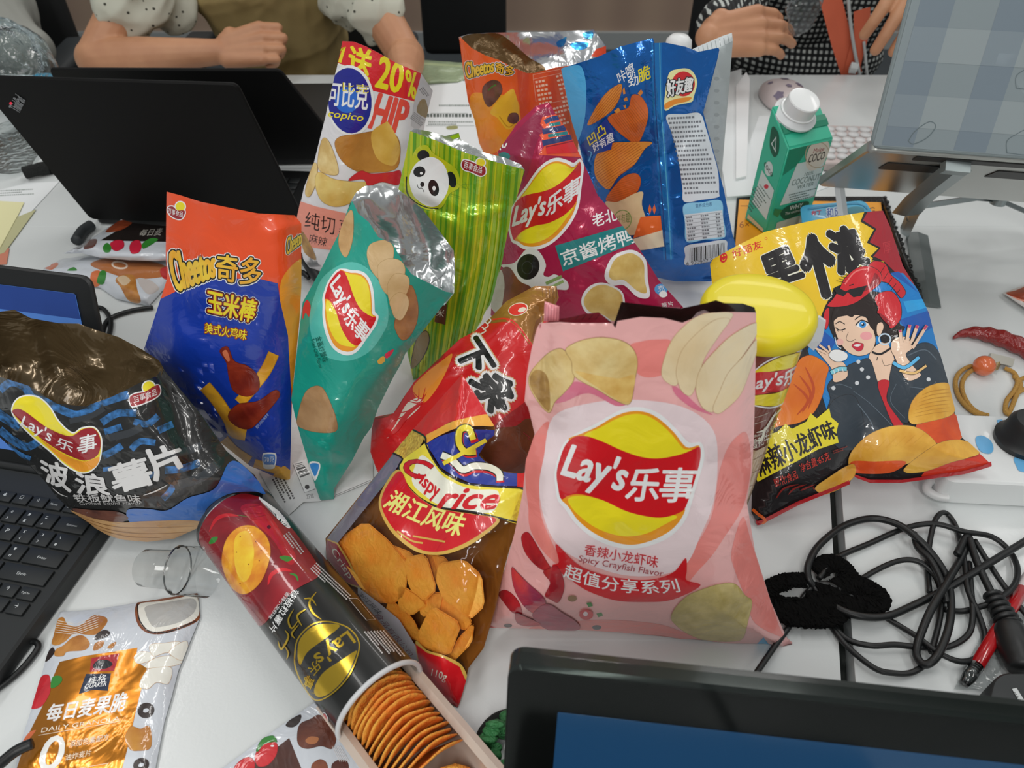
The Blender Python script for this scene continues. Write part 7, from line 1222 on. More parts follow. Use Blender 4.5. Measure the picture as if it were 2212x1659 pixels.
LB = mat('#5fa0cc', rough=0.4); sheet('socket_mark', pb, flat_plane(0.0362), [(2060, 900), (2290, 905), (2310, 1045), (2060, 1035)], None, [B(LB, [(2108, 945), (2122, 941), (2140, 952), (2146, 970), (2138, 980), (2120, 976), (2110, 962)]), G(LB, [(2153, 907), (2165, 906), (2172, 925), (2160, 930)]), G(LB, [(2175, 955), (2200, 958), (2205, 970), (2182, 966)]), B(LB, [(2190, 990), (2206, 986), (2230, 992), (2232, 1018), (2204, 1018), (2196, 1008)])], T=0, w=0.01, wr=0, edge0=0.0004, grid=0.03)
pg = thing('power_plug', 'round black plug seated in the white power block', 'plug', tuple(at(2196, 940, 0.036))); bm = bmesh.new(); add_lathe(bm, [(0.026, 0.0), (0.027, 0.006), (0.0225, 0.012), (0.021, 0.026), (0.017, 0.032), (0.0, 0.033)], 36, Matrix.Translation(at(2205, 955, 0.0368)), cap=(True, False)); from_bm('plug_body', bm, BLK2, pg, angle=40)
p = at(2215, 640, 0.004); rp = thing('snack_packet', 'corner of an orange red snack packet at the right edge', 'packet', tuple(p))
sheet('packet_face', rp, flat_plane(0.006), [(2166, 633), (2190, 624), (2260, 600), (2290, 650), (2260, 700), (2212, 664)], film('#c9c4c0'), [B(film('#b8502a', '#8a3418', vscale=60), [(2174, 634), (2195, 627), (2260, 605), (2280, 650), (2258, 688), (2214, 654)]), L_(film('#d8907a'), [(2185, 640), (2215, 650), (2250, 640)], 4, True, True)], T=0.006, w=0.02, wr=0.001)

# ------------------------------------------------------------------ cables and plugs
cb = thing('power_cable', 'thick black power cable coiled in loops on the right desk', 'cable', tuple(at(2000, 1270, 0)))
bm = bmesh.new()
def loopc(pts, r, z0, zamp=0.004, ph=0.0):
    n = len(pts); add_tube(bm, cr([at(x, y, z0 + zamp * (0.5 + 0.5 * math.sin(ph + 1.3 * i))) for i, (x, y) in enumerate(cN(*pts))], 7), r, 10)
cN = crop(1560, 1040, 2.679)
loopc(((1900, 260), (1747, 350), (1500, 500), (1300, 620), (1100, 720), (950, 780), (800, 780), (680, 740), (590, 680), (540, 620), (500, 560), (500, 480), (560, 370), (700, 260), (860, 215), (1010, 245), (1130, 330), (1230, 440), (1300, 560), (1325, 700), (1310, 850), (1250, 1000), (1180, 1060), (1130, 1020), (1130, 940), (1200, 760), (1290, 600), (1390, 430), (1428, 330), (1405, 330), (1360, 420)), 0.0034, 0.006, 0.008)
loopc(((190, 1120), (300, 960), (400, 820), (450, 700), (520, 615), (600, 592), (700, 640), (850, 730), (1000, 820), (1130, 900), (1250, 990), (1380, 1042), (1480, 1010), (1520, 900), (1480, 760), (1420, 620), (1400, 450), (1360, 280), (1310, 195), (1270, 182), (1230, 230), (1200, 360), (1190, 500), (1200, 640)), 0.0025, 0.003, 0.008, 1)
loopc(((560, 560), (660, 445), (850, 360), (1060, 270), (1230, 245), (1400, 290), (1560, 320), (1660, 400), (1708, 500), (1690, 600), (1600, 680), (1480, 730), (1380, 752), (1290, 740)), 0.0027, 0.004, 0.008, 2)
loopc(((600, 690), (625, 800), (720, 910), (860, 950), (1000, 945), (1150, 960), (1300, 960), (1420, 890), (1450, 780), (1440, 620), (1430, 470)), 0.0026, 0.003, 0.006, 3)
loopc(((740, 610), (880, 520), (1020, 460), (1130, 462), (1220, 530), (1268, 650), (1258, 800), (1210, 990)), 0.0026, 0.004, 0.006, 4)
loopc(((620, 820), (720, 950), (880, 1080), (1000, 1110), (1100, 1105), (1190, 1050)), 0.0025, 0.003, 0.003, 5)
loopc(((1110, 300), (1130, 380), (1200, 450), (1260, 560), (1300, 700)), 0.003, 0.008, 0.006, 5)
loopc(((1430, 330), (1480, 480), (1570, 670)), 0.0034, 0.008, 0.004, 1); loopc(((1460, 340), (1600, 560), (1760, 770), (1900, 900)), 0.0025, 0.004, 0.003, 1)
from_bm('cord', bm, CABLE, cb)
bm = bmesh.new(); a, b = at(*cN((1565, 660))[0], 0.011), at(*cN((1660, 830))[0], 0.013)
for i in range(6): c = lerp(a, b, i / 5); bmesh.ops.create_uvsphere(bm, u_segments=14, v_segments=8, radius=0.0085 + 0.0006 * i, matrix=Matrix.Translation(c) @ axes(b - a).to_4x4() @ Matrix.Diagonal((1, 1, 0.35, 1)))
add_tube(bm, [a, b], 0.0062, 10); from_bm('strain_relief', bm, BLK2, cb)
bm = bmesh.new(); add_tube(bm, cr([at(*cN(p)[0], 0.014) for p in ((1655, 825), (1690, 930), (1720, 1010), (1745, 1090))], 4), [0.010, 0.0115, 0.0125, 0.013, 0.0135, 0.014, 0.014, 0.014, 0.0135, 0.013, 0.013, 0.012, 0.011], 12); from_bm('plug', bm, BLK2, cb)
vt = thing('velcro_tie', 'fuzzy black velcro strap wrapped round the coiled cable', 'strap', tuple(at(1760, 1280, 0))); bm = bmesh.new()
VEL = mat('#0b0b0b', rough=1.0, spec=0.1)
for pts, wd in ((((480, 570), (380, 575), (290, 610), (255, 670), (290, 740), (400, 790), (520, 800), (640, 790), (720, 730)), 0.011), (((440, 690), (330, 690), (300, 680)), 0.004), (((540, 520), (620, 470), (700, 500), (730, 570), (660, 620), (560, 640)), 0.013), (((700, 600), (800, 600), (890, 650), (900, 700), (800, 720), (640, 700), (500, 690)), 0.014), (((300, 720), (420, 740), (560, 740), (700, 730)), 0.016)): add_tube(bm, cr([at(*q_, 0.010) for q_ in cN(*pts)], 5), 1.0, 8, flat=(0.003, wd * 0.75, (0, 0, 1)))
rnd = random.Random(3)
bmesh.ops.subdivide_edges(bm, edges=bm.edges[:], cuts=2, use_grid_fill=True)
for v in bm.verts: v.co += Vector((rnd.gauss(0, 0.0006), rnd.gauss(0, 0.0006), rnd.gauss(0, 0.0006)))
from_bm('strap', bm, VEL, vt, smooth=False)
ad_ = thing('charger', 'black charger half hidden behind the near right laptop', 'charger', tuple(at(2190, 1500, 0))); bm = bmesh.new(); quad_slab(bm, at(2125, 1545, 0.028), at(2290, 1560, 0.028), at(2290, 1452, 0.028), at(2150, 1452, 0.028), 0.027, 0.012, side=(0, 0, -1)); from_bm('housing', bm, mat('#26292a', rough=0.5), ad_, angle=40)
sheet('rating_label', ad_, flat_plane(0.0284), [(2186, 1488), (2196, 1486), (2216, 1518), (2204, 1520)], mat('#b4b8b8', rough=0.5), [X(mat('#222222', rough=0.5), 'MAC', [(2192, 1494), (2207, 1515), (2202, 1517), (2188, 1496)])], T=0, w=0.01, wr=0, edge0=0.0003, grid=0.03)
rpn = thing('pen', 'red pen with clear tip lying under the coiled cable', 'pen', tuple(at(2150, 1360, 0))); a, b, c_ = at(2082, 1478, 0.006), at(2110, 1438, 0.006), at(2228, 1240, 0.006)
bm = bmesh.new(); add_tube(bm, [b, c_], 0.0055, 14); from_bm('barrel', bm, mat('#a01218', rough=0.2, coat=0.5), rpn); bm = bmesh.new(); add_tube(bm, [a, lerp(a, b, 0.4), b], [0.0035, 0.0055, 0.0056], 14); from_bm('clear_tip', bm, clear_film('clear_plastic_tip', '#d8dcdc', 0.25, 0.05, 0.0), rpn)
bm = bmesh.new()
for k in range(4): c = lerp(a, b, 0.62 + 0.1 * k); add_tube(bm, [c, c + (b - a).normalized() * 0.0008], 0.0048, 12)
from_bm('spring', bm, mat('#8a8c8c', rough=0.3, metal=0.8), rpn); bm = bmesh.new(); add_tube(bm, [lerp(b, c_, 0.82), lerp(b, c_, 0.98)], 0.0058, 14); from_bm('price_sticker', bm, mat('#c0b8b8', rough=0.5), rpn)
sl = thing('plastic_sleeve', 'thin clear plastic sleeve wrapped round the red pen', 'sleeve', tuple(at(2160, 1420, 0))); sheet('sleeve_sheet', sl, flat_plane(0.0018), [(2060, 1490), (2120, 1370), (2200, 1240), (2260, 1260), (2180, 1420), (2130, 1490)], clear_film('clear_sleeve', '#e4e6e6', 0.16, 0.1, 0.6, 60), T=0.001, w=0.02, wr=0.001)
# left side cables and bits
def cable(label, pts, r, z=0.004, cat='cable', name='cable', m=None): 
    P = [at(x, y, z) if len(p_) == 2 else at(*p_) for p_ in pts for (x, y) in [p_[:2]]]; c = sum(P, Vector()) / len(P); bm = bmesh.new(); add_tube(bm, cr([p - c for p in P], 7), r, 10); o = from_bm(name, bm, m or CABLE); o.location = c; return tag(o, label, cat)
cable('black cable looping beside the granola sachet at the left edge', [(-60, 1520), (0, 1484), (40, 1452), (70, 1418), (83, 1395), (70, 1386), (40, 1398), (0, 1422), (-60, 1450)], 0.0026)
cable('black cable end crossing the near left corner over the granola sachet', [(-40, 1685), (0, 1650), (35, 1622), (70, 1606)], 0.0042, 0.018)
cable('thin black cable looping between the blue screen and the orange bag', [(330, 664), (280, 672), (235, 690), (222, 720), (228, 745), (240, 700), (228, 672), (212, 664), (200, 672)], 0.003)
uc = thing('usb_plug', 'black plug with a white tag between the orange bag and the teal bag', 'plug', tuple(at(670, 560, 0))); tube('cord', uc, [at(640, 585, 0.012), at(655, 590, 0.014), at(668, 600, 0.012)], 0.004, CABLE); bm = bmesh.new(); add_tube(bm, cr([at(660, 556, 0.02), at(680, 585, 0.02), at(700, 620, 0.012), at(690, 660, 0.004)], 5), 0.010, 12); from_bm('plug_body', bm, BLK2, uc); bar('paper_tag', uc, [at(645, 530, 0.022), at(668, 556, 0.022)], 0.026, 0.002, PAPER); bm = bmesh.new(); add_tube(bm, cr([at(690, 600, 0.015), at(703, 560, 0.022), at(712, 530, 0.026), at(716, 515, 0.026)], 5), 0.0075, 12); from_bm('second_lead', bm, BLK2, uc); bar('second_tag', uc, [at(712, 540, 0.032), at(728, 515, 0.032)], 0.018, 0.002, PAPER)
tb = thing('cable_plug', 'ribbed black plug lying left of the black laptop lid', 'plug', tuple(at(80, 370, 0))); bm = bmesh.new(); add_tube(bm, cr([at(52, 374, 0.012), at(75, 368, 0.013), at(108, 362, 0.011), at(118, 368, 0.008)], 6), [0.010] * 8 + [0.011] * 8 + [0.006] * 3, 12); from_bm('plug_body', bm, mat('#0c0f0e', rough=0.7, bump=0.8, bscale=300), tb)
cable('black marker pen lying at the foot of the black laptop lid', [(165, 520), (178, 500), (198, 486)], 0.008, 0.009, 'pen', 'marker_pen', mat('#2a2e30', rough=0.6))
FP = mat('#d4d6d4', rough=0.3)
p = at(60, 450, 0); pa = thing('paper_sheet', 'white sheet with faint print at the far left of the desk', 'paper', tuple(p)); sheet('page', pa, flat_plane(0.0008), [(-40, 420), (60, 395), (128, 392), (70, 455), (10, 540), (-60, 560)], PAPER, [H_(TXM, -10, 412, 70, 408, 5, 3, 0.4)], T=0, w=0.01, wr=0, edge0=0.0002, grid=0.03)
flat('sticky_note', 'pale yellow sticky note at the left edge, top of the note pile', 'note', [(-40, 432), (52, 437), (40, 462), (0, 535), (-50, 530)], 0.0022, 0.0006, mat('#cfcb9e', rough=0.7), 'sticky notes at the left edge'); flat('sticky_note', 'dull olive sticky note partly under the yellow one at the left edge', 'note', [(10, 480), (78, 452), (10, 545), (-30, 560)], 0.0014, 0.0005, mat('#a8a680', rough=0.7), 'sticky notes at the left edge'); flat('sticky_note', 'small salmon note above the blue laptop screen at the left edge', 'note', [(-30, 536), (20, 536), (14, 570), (-30, 575)], 0.001, 0.0006, mat('#b8745e', rough=0.7), 'sticky notes at the left edge')
def crumple(name, label, cat, c, rad, m, seed, flatk=0.6, part='film'):
    o = thing(name, label, cat, (c.x, c.y, 0)); bm = bmesh.new(); bmesh.ops.create_icosphere(bm, subdivisions=4, radius=1); rnd = np.random.RandomState(seed); ks = rnd.normal(0, 2.2, (9, 3)); ph = rnd.uniform(0, 6, 9)
    for v in bm.verts:
        s_ = 1 + 0.09 * sum(abs(math.sin(k[0] * v.co.x + k[1] * v.co.y + k[2] * v.co.z + p)) - 0.6 for k, p in zip(ks, ph)); q_ = v.co * s_; v.co = Vector((c.x + q_.x * rad[0], c.y + q_.y * rad[1], max(0.001, c.z + q_.z * rad[2])))
    from_bm(part, bm, m, o); return o
crumple('plastic_wrap', 'crumpled clear plastic wrap left of the black laptop lid', 'plastic wrap', at(5, 320, 0.012), (0.075, 0.11, 0.018), clear_film('crumpled_clear_wrap', '#f4f6f6', 0.10, 0.1, 0.6, 40), 3)
crumple('plastic_bag', 'clear plastic bag standing behind the black laptop at the upper left', 'plastic bag', at(15, 140, 0.09), (0.075, 0.06, 0.075), clear_film('crumpled_clear_bag', '#e6eef0', 0.16, 0.08, 0.6, 40), 6)
flat('blue_card', 'small bright blue card behind the two black laptop lids', 'card', [(68, 165), (80, 158), (108, 158), (121, 170), (100, 176), (70, 172)], 0.0, 0.004, mat('#3a9cc0', rough=0.4))
# clear cup, green ornament
cu = thing('plastic_cup', 'small clear plastic cup lying on its side beside the black tube', 'cup', tuple(at(370, 1240, 0))); a, b = at(306, 1226, 0.020), at(452, 1236, 0.024); M = Matrix.Translation(a) @ axes(b - a, (0, 0, 1)).to_4x4(); ln = (b - a).length
CLC = clear_film('clear_cup', '#f6f8f8', 0.07, 0.04, 0.02, 30)
bm = bmesh.new(); add_lathe(bm, [(0.0, 0.002), (0.014, 0.0), (0.0165, 0.003), (0.0175, ln * 0.45), (0.0205, ln * 0.5), (0.0215, ln * 0.54), (0.0225, ln)], 40, M, cap=(False, False)); from_bm('cup_wall', bm, CLC, cu, angle=50)
bm = bmesh.new(); add_tube(bm, [M @ Vector((0.0215 * math.cos(x), 0.0215 * math.sin(x), ln * 0.54)) for x in [2 * math.pi * k / 40 for k in range(40)]], 0.0007, 6, closed=True); from_bm('bead_ring', bm, clear_film('clear_ring', '#b9bebe', 0.5, 0.05, 0), cu)
orn = thing('ornament', 'crinkled green ornament with white tufts beside the near right laptop', 'ornament', tuple(at(1095, 1620, 0))); c = at(1105, 1620, 0.02); rnd = random.Random(8); bm = bmesh.new()
for k in range(26):
    a = R(90 + 200 * k / 25) ; p = c + Vector((0.019 * math.cos(a) * rnd.uniform(0.6, 1.1), 0.024 * math.sin(a) * rnd.uniform(0.6, 1.1), rnd.uniform(-0.008, 0.012))); bmesh.ops.create_icosphere(bm, subdivisions=2, radius=rnd.uniform(0.005, 0.008), matrix=Matrix.Translation(p) @ Matrix.Rotation(rnd.uniform(0, 3), 4, 'X') @ Matrix.Diagonal((1.2, 0.5, 1, 1)))
from_bm('green_leaves', bm, mat('#2a6a3a', rough=0.6, bump=0.8, bscale=120), orn); bm = bmesh.new(); add_tube(bm, [c + Vector((0.024 * math.cos(x), 0.029 * math.sin(x), -0.012)) for x in [2 * math.pi * k / 30 for k in range(30)]], 0.007, 10, closed=True); from_bm('dark_rim', bm, mat('#141a16', rough=0.9, bump=0.8, bscale=200), orn)
bm = bmesh.new()
for k in range(10): bmesh.ops.create_icosphere(bm, subdivisions=3, radius=rnd.uniform(0.005, 0.008), matrix=Matrix.Translation(c + Vector((rnd.uniform(-0.004, 0.016), rnd.uniform(-0.014, 0.014), 0.008 + rnd.uniform(0, 0.006)))))
from_bm('white_tuft', bm, mat('#c9cacb', rough=0.9), orn)

# ------------------------------------------------------------------ people across the desk: bodies grown from tapered limbs into one skin
def cap_(bm, p0, r0, p1, r1, seg=16, sq=None):
    p0, p1 = Vector(p0), Vector(p1); n = 5; d = (p1 - p0)
    for p, r in ((p0, r0), (p1, r1)):
        S = Matrix.Diagonal((r, r, r, 1)); bmesh.ops.create_icosphere(bm, subdivisions=3, radius=1, matrix=Matrix.Translation(p) @ S)
    add_tube(bm, [lerp(p0, p1, i / n) for i in range(n + 1)], [r0 + (r1 - r0) * i / n for i in range(n + 1)], seg)
def ell_(bm, c, r, rot=None):
    bmesh.ops.create_icosphere(bm, subdivisions=4, radius=1, matrix=Matrix.Translation(c) @ (rot.to_4x4() if rot is not None else Matrix.Identity(4)) @ Matrix.Diagonal((*r, 1)))
def fuse(name, bm, m, parent, voxel=0.004, smooth=3, wr=0.0, wk=30, seed=1):
    me = bpy.data.meshes.new('t'); bm.to_mesh(me); bm.free(); o = bpy.data.objects.new('t', me); COL.objects.link(o)
    r = o.modifiers.new('r', 'REMESH'); r.mode = 'VOXEL'; r.voxel_size = voxel
    s = o.modifiers.new('s', 'SMOOTH'); s.iterations = smooth; s.factor = 0.5
    dg = bpy.context.evaluated_depsgraph_get(); m2 = bpy.data.meshes.new_from_object(o.evaluated_get(dg)); bpy.data.objects.remove(o); bpy.data.meshes.remove(me)
    if wr:
        n = len(m2.vertices); V = np.zeros(n * 3); m2.vertices.foreach_get('co', V); V = V.reshape(-1, 3); Nn = np.zeros(n * 3); m2.vertices.foreach_get('normal', Nn); Nn = Nn.reshape(-1, 3)
        rs = np.random.RandomState(seed); h = np.zeros(n)
        for i in range(7):
            k = rs.normal(0, wk, 3); h += (1 - 2 * np.abs(np.sin((V @ k) / 2 + rs.uniform(0, 6) + 0.8 * np.sin(V @ rs.normal(0, wk * 0.6, 3)))))
        V += Nn * (h * wr)[:, None]; m2.vertices.foreach_set('co', V.ravel())
    m2.name = name; m2.materials.clear(); m2.materials.append(m); m2.polygons.foreach_set('use_smooth', [True] * len(m2.polygons))
    return link(name, m2, parent)
def hand(bm, W, d, s, n, curl, k=1.0, thumb=(0.5, 0.3, 0.0), spread=0.0, nails=None):
    """W wrist, d towards the fingers, s from index to little finger, n out of the back of the hand"""
    d = Vector(d).normalized(); s = Vector(s); s = (s - d * s.dot(d)).normalized(); n0 = Vector(n); n = d.cross(s); n = n if n.dot(n0) > 0 else -n
    offs = (-0.030, -0.010, 0.0105, 0.029); lens = (0.072, 0.080, 0.075, 0.058)
    for i in range(4):
        K = W + (d * (0.084 - 0.004 * abs(i - 1.2)) + s * offs[i] + n * 0.004) * k; cap_(bm, W + (d * 0.012 + s * offs[i] * 0.55) * k, 0.017 * k, K, 0.0115 * k)
        p = K; r = (0.0098, 0.0098, 0.0094, 0.0084)[i] * k; ang = 0.0
        for j, f in enumerate((0.45, 0.31, 0.24)):
            ang += R(curl[i][j]); dd = (d + s * spread * (i - 1.4)).normalized() * math.cos(ang) - n * math.sin(ang); q = p + dd * lens[i] * f * k; cap_(bm, p, r, q, r * 0.93); p = q; r *= 0.93
        if nails is not None: nails.append((p + n * math.cos(ang) * r * 0.8 + dd * r * 0.25, dd, n * math.cos(ang) + d * math.sin(ang), r))
    t0 = W + (d * 0.022 - s * 0.026) * k; td = (d * thumb[0] - s * thumb[1] - n * thumb[2]).normalized(); t1 = t0 + td * 0.040 * k; cap_(bm, W + d * 0.01 * k, 0.017 * k, t0, 0.016 * k); cap_(bm, t0, 0.0145 * k, t1, 0.0115 * k); t2 = t1 + (td + d * 0.6).normalized() * 0.028 * k; cap_(bm, t1, 0.0112 * k, t2, 0.009 * k)
SKIN = mat('#b48362', rough=0.5, h2='#aa7859', vscale=18); HAIRM = mat('#171210', rough=0.5, bump=0.6, bscale=90)
def body(bm, c, zs, lean, sh, elb, wri, head_r=0.088, legs=True):
    """seated figure facing the camera: c = (x, y) of the chest"""
    x, y = c; pel = Vector((x, y + 0.13, -0.22)); wa = Vector((x, y + 0.09, -0.04)); che = Vector((x, y + 0.03, 0.13))
    cap_(bm, pel + Vector((-0.07, 0, 0)), 0.115, pel + Vector((0.07, 0, 0)), 0.115); cap_(bm, pel, 0.12, wa, 0.10); cap_(bm, wa + Vector((-0.035, 0, 0)), 0.095, che + Vector((-0.06, 0, 0)), 0.10); cap_(bm, wa + Vector((0.035, 0, 0)), 0.095, che + Vector((0.06, 0, 0)), 0.10)
    nk = Vector((x, y + 0.015, 0.28)); hd = Vector((x, y - 0.01, 0.46)); cap_(bm, che, 0.10, nk, 0.06); cap_(bm, nk, 0.052, hd - Vector((0, 0, 0.05)), 0.048)
    for S, E, W in zip(sh, elb, wri): cap_(bm, nk - Vector((0, 0, 0.02)), 0.05, S, 0.052); cap_(bm, S, 0.05, E, 0.037); cap_(bm, E, 0.039, lerp(E, W, 0.35), 0.038); cap_(bm, lerp(E, W, 0.35), 0.038, W, 0.0245)
    ell_(bm, hd, (0.072, 0.09, 0.105)); ell_(bm, hd + Vector((0, -0.015, -0.06)), (0.052, 0.065, 0.055)); cap_(bm, hd + Vector((0, -0.085, 0.005)), 0.009, hd + Vector((0, -0.098, -0.022)), 0.012)
    for sgn in (-1, 1): ell_(bm, hd + Vector((0.072 * sgn, 0.01, -0.01)), (0.009, 0.02, 0.03)); cap_(bm, hd + Vector((-0.018 * sgn * 0.6, -0.082, -0.05)), 0.007, hd + Vector((0.012 * sgn, -0.08, -0.05)), 0.007)
    if legs:
        for sgn in (-1, 1): kn = pel + Vector((0.09 * sgn, -0.42, 0.03)); cap_(bm, pel + Vector((0.08 * sgn, 0, -0.01)), 0.085, kn, 0.056); cap_(bm, kn, 0.055, kn + Vector((0, 0.04, -0.42)), 0.038); cap_(bm, kn + Vector((0, 0.04, -0.45)), 0.035, kn + Vector((0, -0.11, -0.50)), 0.028)
    return pel, wa, che, nk, hd
def face(o, hd):
    for sgn in (-1, 1):
        bm = bmesh.new(); ell_(bm, hd + Vector((0.030 * sgn, -0.080, 0.012)), (0.013, 0.009, 0.008)); from_bm('eye', bm, mat('#d8d4d0', rough=0.2), o)
    bm = bmesh.new(); ell_(bm, hd + Vector((0, -0.083, -0.050)), (0.022, 0.008, 0.007)); from_bm('mouth', bm, mat('#a04a44', rough=0.4), o)
def hair(o, hd):
    bm = bmesh.new(); ell_(bm, hd + Vector((0, 0.022, 0.035)), (0.084, 0.092, 0.090)); cap_(bm, hd + Vector((-0.06, 0.05, 0)), 0.045, hd + Vector((-0.06, 0.07, -0.16)), 0.03); cap_(bm, hd + Vector((0.06, 0.05, 0)), 0.045, hd + Vector((0.06, 0.07, -0.16)), 0.03); fuse('hair', bm, HAIRM, o, 0.006)
def pattern(name, base, dot, scale, thr):
    m = bpy.data.materials.new(name); m.use_nodes = True; nt = m.node_tree; N = nt.nodes; b = N['Principled BSDF']; b.inputs['Roughness'].default_value = 0.9; tc = N.new('ShaderNodeTexCoord'); v = N.new('ShaderNodeTexVoronoi'); v.inputs['Scale'].default_value = scale; v.inputs['Randomness'].default_value = 0.6
    nt.links.new(tc.outputs['Object'], v.inputs['Vector']); mt = N.new('ShaderNodeMath'); mt.operation = 'LESS_THAN'; mt.inputs[1].default_value = thr; nt.links.new(v.outputs['Distance'], mt.inputs[0]); mx = N.new('ShaderNodeMix'); mx.data_type = 'RGBA'; mx.inputs[6].default_value = col(base); mx.inputs[7].default_value = col(dot); nt.links.new(mt.outputs[0], mx.inputs[0]); nt.links.new(mx.outputs[2], b.inputs['Base Color']); return m
def gingham(name, dark, light, k):
    m = bpy.data.materials.new(name); m.use_nodes = True; nt = m.node_tree; N = nt.nodes; b = N['Principled BSDF']; b.inputs['Roughness'].default_value = 0.9; tc = N.new('ShaderNodeTexCoord'); sp = N.new('ShaderNodeSeparateXYZ'); nt.links.new(tc.outputs['Object'], sp.inputs[0]); outs = []
    for ax_ in ('X', 'Z'):
        a = N.new('ShaderNodeMath'); a.operation = 'MULTIPLY'; a.inputs[1].default_value = k; nt.links.new(sp.outputs[ax_], a.inputs[0]); f = N.new('ShaderNodeMath'); f.operation = 'FRACT'; nt.links.new(a.outputs[0], f.inputs[0]); g_ = N.new('ShaderNodeMath'); g_.operation = 'GREATER_THAN'; g_.inputs[1].default_value = 0.5; nt.links.new(f.outputs[0], g_.inputs[0]); outs.append(g_)
    ad = N.new('ShaderNodeMath'); ad.operation = 'ADD'; nt.links.new(outs[0].outputs[0], ad.inputs[0]); nt.links.new(outs[1].outputs[0], ad.inputs[1]); dv = N.new('ShaderNodeMath'); dv.operation = 'MULTIPLY'; dv.inputs[1].default_value = 0.5; nt.links.new(ad.outputs[0], dv.inputs[0])
    r = N.new('ShaderNodeValToRGB'); r.color_ramp.interpolation = 'CONSTANT'; r.color_ramp.elements[0].color = col(dark); e = r.color_ramp.elements[1]; e.position = 0.9; e.color = col(light); q_ = r.color_ramp.elements.new(0.3); q_.color = col('#1e2022'); nt.links.new(dv.outputs[0], r.inputs[0]); nt.links.new(r.outputs[0], b.inputs['Base Color']); return m

# woman with the olive pinafore
EL, WL = at(206, 126, 0.045), at(478, 112, 0.060); ER, WR = Vector((-0.222, 1.60, 0.045)), Vector((-0.205, 1.44, 0.066)); SL, SR = Vector((-0.735, 1.80, 0.235)), Vector((-0.385, 1.80, 0.235))
t = thing('person', 'person in an olive pinafore and dotted white puff sleeves resting a fist on the desk', 'person', (-0.56, 1.9, -0.74))
bm = bmesh.new(); pel, wa, che, nk, hd = body(bm, (-0.56, 1.80), 0, 0, (SL, SR), (EL, ER), (WL, WR))
hand(bm, WL, (1, 0.02, 0.16), -UP, -FW, [(22, 100, 60)] * 4, 1.12, (0.7, 0.2, 0.6)); hand(bm, WR, (-0.3, -1, -0.05), (0.9, -0.3, 0), (0, 0, 1), [(18, 22, 12)] * 4, 1.0)
fuse('body', bm, SKIN, t, 0.0032, 3); face(t, hd); hair(t, hd)
bm = bmesh.new(); cap_(bm, pel + Vector((-0.07, 0, 0)), 0.135, pel + Vector((0.07, 0, 0)), 0.135); cap_(bm, pel, 0.14, wa, 0.122); cap_(bm, wa + Vector((-0.04, 0, 0)), 0.115, che + Vector((-0.06, 0, 0)), 0.118); cap_(bm, wa + Vector((0.04, 0, 0)), 0.115, che + Vector((0.06, 0, 0)), 0.118); cap_(bm, wa, 0.125, che + Vector((0, 0, 0.02)), 0.128)
for sgn in (-1, 1): cap_(bm, pel + Vector((0.08 * sgn, 0, 0)), 0.105, pel + Vector((0.09 * sgn, -0.40, 0.03)), 0.08)
fuse('pinafore', bm, mat('#7c6d48', rough=0.85, h2='#72633f', vscale=9, g=1.9), t, 0.006, 4, 0.003, 26, 4)
DOT = pattern('dotted_cotton', '#b4b4a6', '#3c3c34', 58, 0.17)
bm = bmesh.new(); ell_(bm, che + Vector((0, 0.01, 0.08)), (0.17, 0.10, 0.10)); fuse('blouse', bm, DOT, t, 0.007, 3)
for name, S, E, sg in (('puff_sleeve', SL, EL, 1), ('puff_sleeve', SR, ER, -1)):
    bm = bmesh.new(); cap_(bm, S, 0.07, lerp(S, E, 0.45), 0.085); a = lerp(S, E, 0.62); cap_(bm, lerp(S, E, 0.4), 0.085, a, 0.068); cap_(bm, lerp(S, E, 0.45) + Vector((0.03 * sg, 0, -0.01)), 0.075, lerp(S, E, 0.62) + Vector((0.075 * sg, 0.06, -0.005)), 0.062)
    fuse(name, bm, DOT, t, 0.005, 3, 0.0028, 40, 7 if sg > 0 else 9)

# person in the gingham top
t = thing('person', 'person in a black and white gingham top with an orange lanyard holding clear packaging', 'person', (0.74, 1.95, -0.74))
W1 = aty(1530, 80, 1.47); E1 = Vector((0.50, 1.75, 0.10)); W2 = aty(2030, -125, 1.50); E2 = W2 + Vector((0.18, 0.18, -0.06)); S1, S2 = Vector((0.55, 1.84, 0.25)), Vector((0.93, 1.84, 0.25))
bm = bmesh.new(); pel, wa, che, nk, hd = body(bm, (0.74, 1.86), 0, 0, (S1, S2), (E1, E2), (W1, W2))
nl = []; hand(bm, W1, RT + UP * 0.10, -UP, -FW, [(24, 26, 20), (18, 24, 18), (14, 22, 16), (18, 24, 16)], 1.2, (0.8, 0.1, 0.9), 0.0, nl); hand(bm, W2, -RT * 0.42 - UP * 0.9, RT * 0.9 - UP * 0.4, -FW, [(10, 22, 18), (8, 18, 12), (8, 18, 14), (6, 16, 12)], 1.3, (0.8, 0.5, 0.3), 0.04, nl)
bd = fuse('body', bm, SKIN, t, 0.0030, 3); face(t, hd); hair(t, hd); NAILM = mat('#c09a8a', rough=0.25, coat=0.3)
for p, dd, nn, r in nl:
    bm = bmesh.new(); ell_(bm, p, (r * 0.72, r * 0.9, r * 0.26), axes(nn, dd.cross(nn))); from_bm('fingernail', bm, NAILM, bd)
GH = gingham('gingham_cloth', '#0c0d0e', '#a8aca8', 78)
bm = bmesh.new(); cap_(bm, pel, 0.135, wa, 0.125); cap_(bm, wa + Vector((-0.05, 0, 0)), 0.12, che + Vector((-0.07, 0, 0)), 0.125); cap_(bm, wa + Vector((0.05, 0, 0)), 0.12, che + Vector((0.07, 0, 0)), 0.125); cap_(bm, che, 0.12, nk, 0.08); ell_(bm, wa + Vector((0, -0.03, -0.02)), (0.19, 0.13, 0.10))
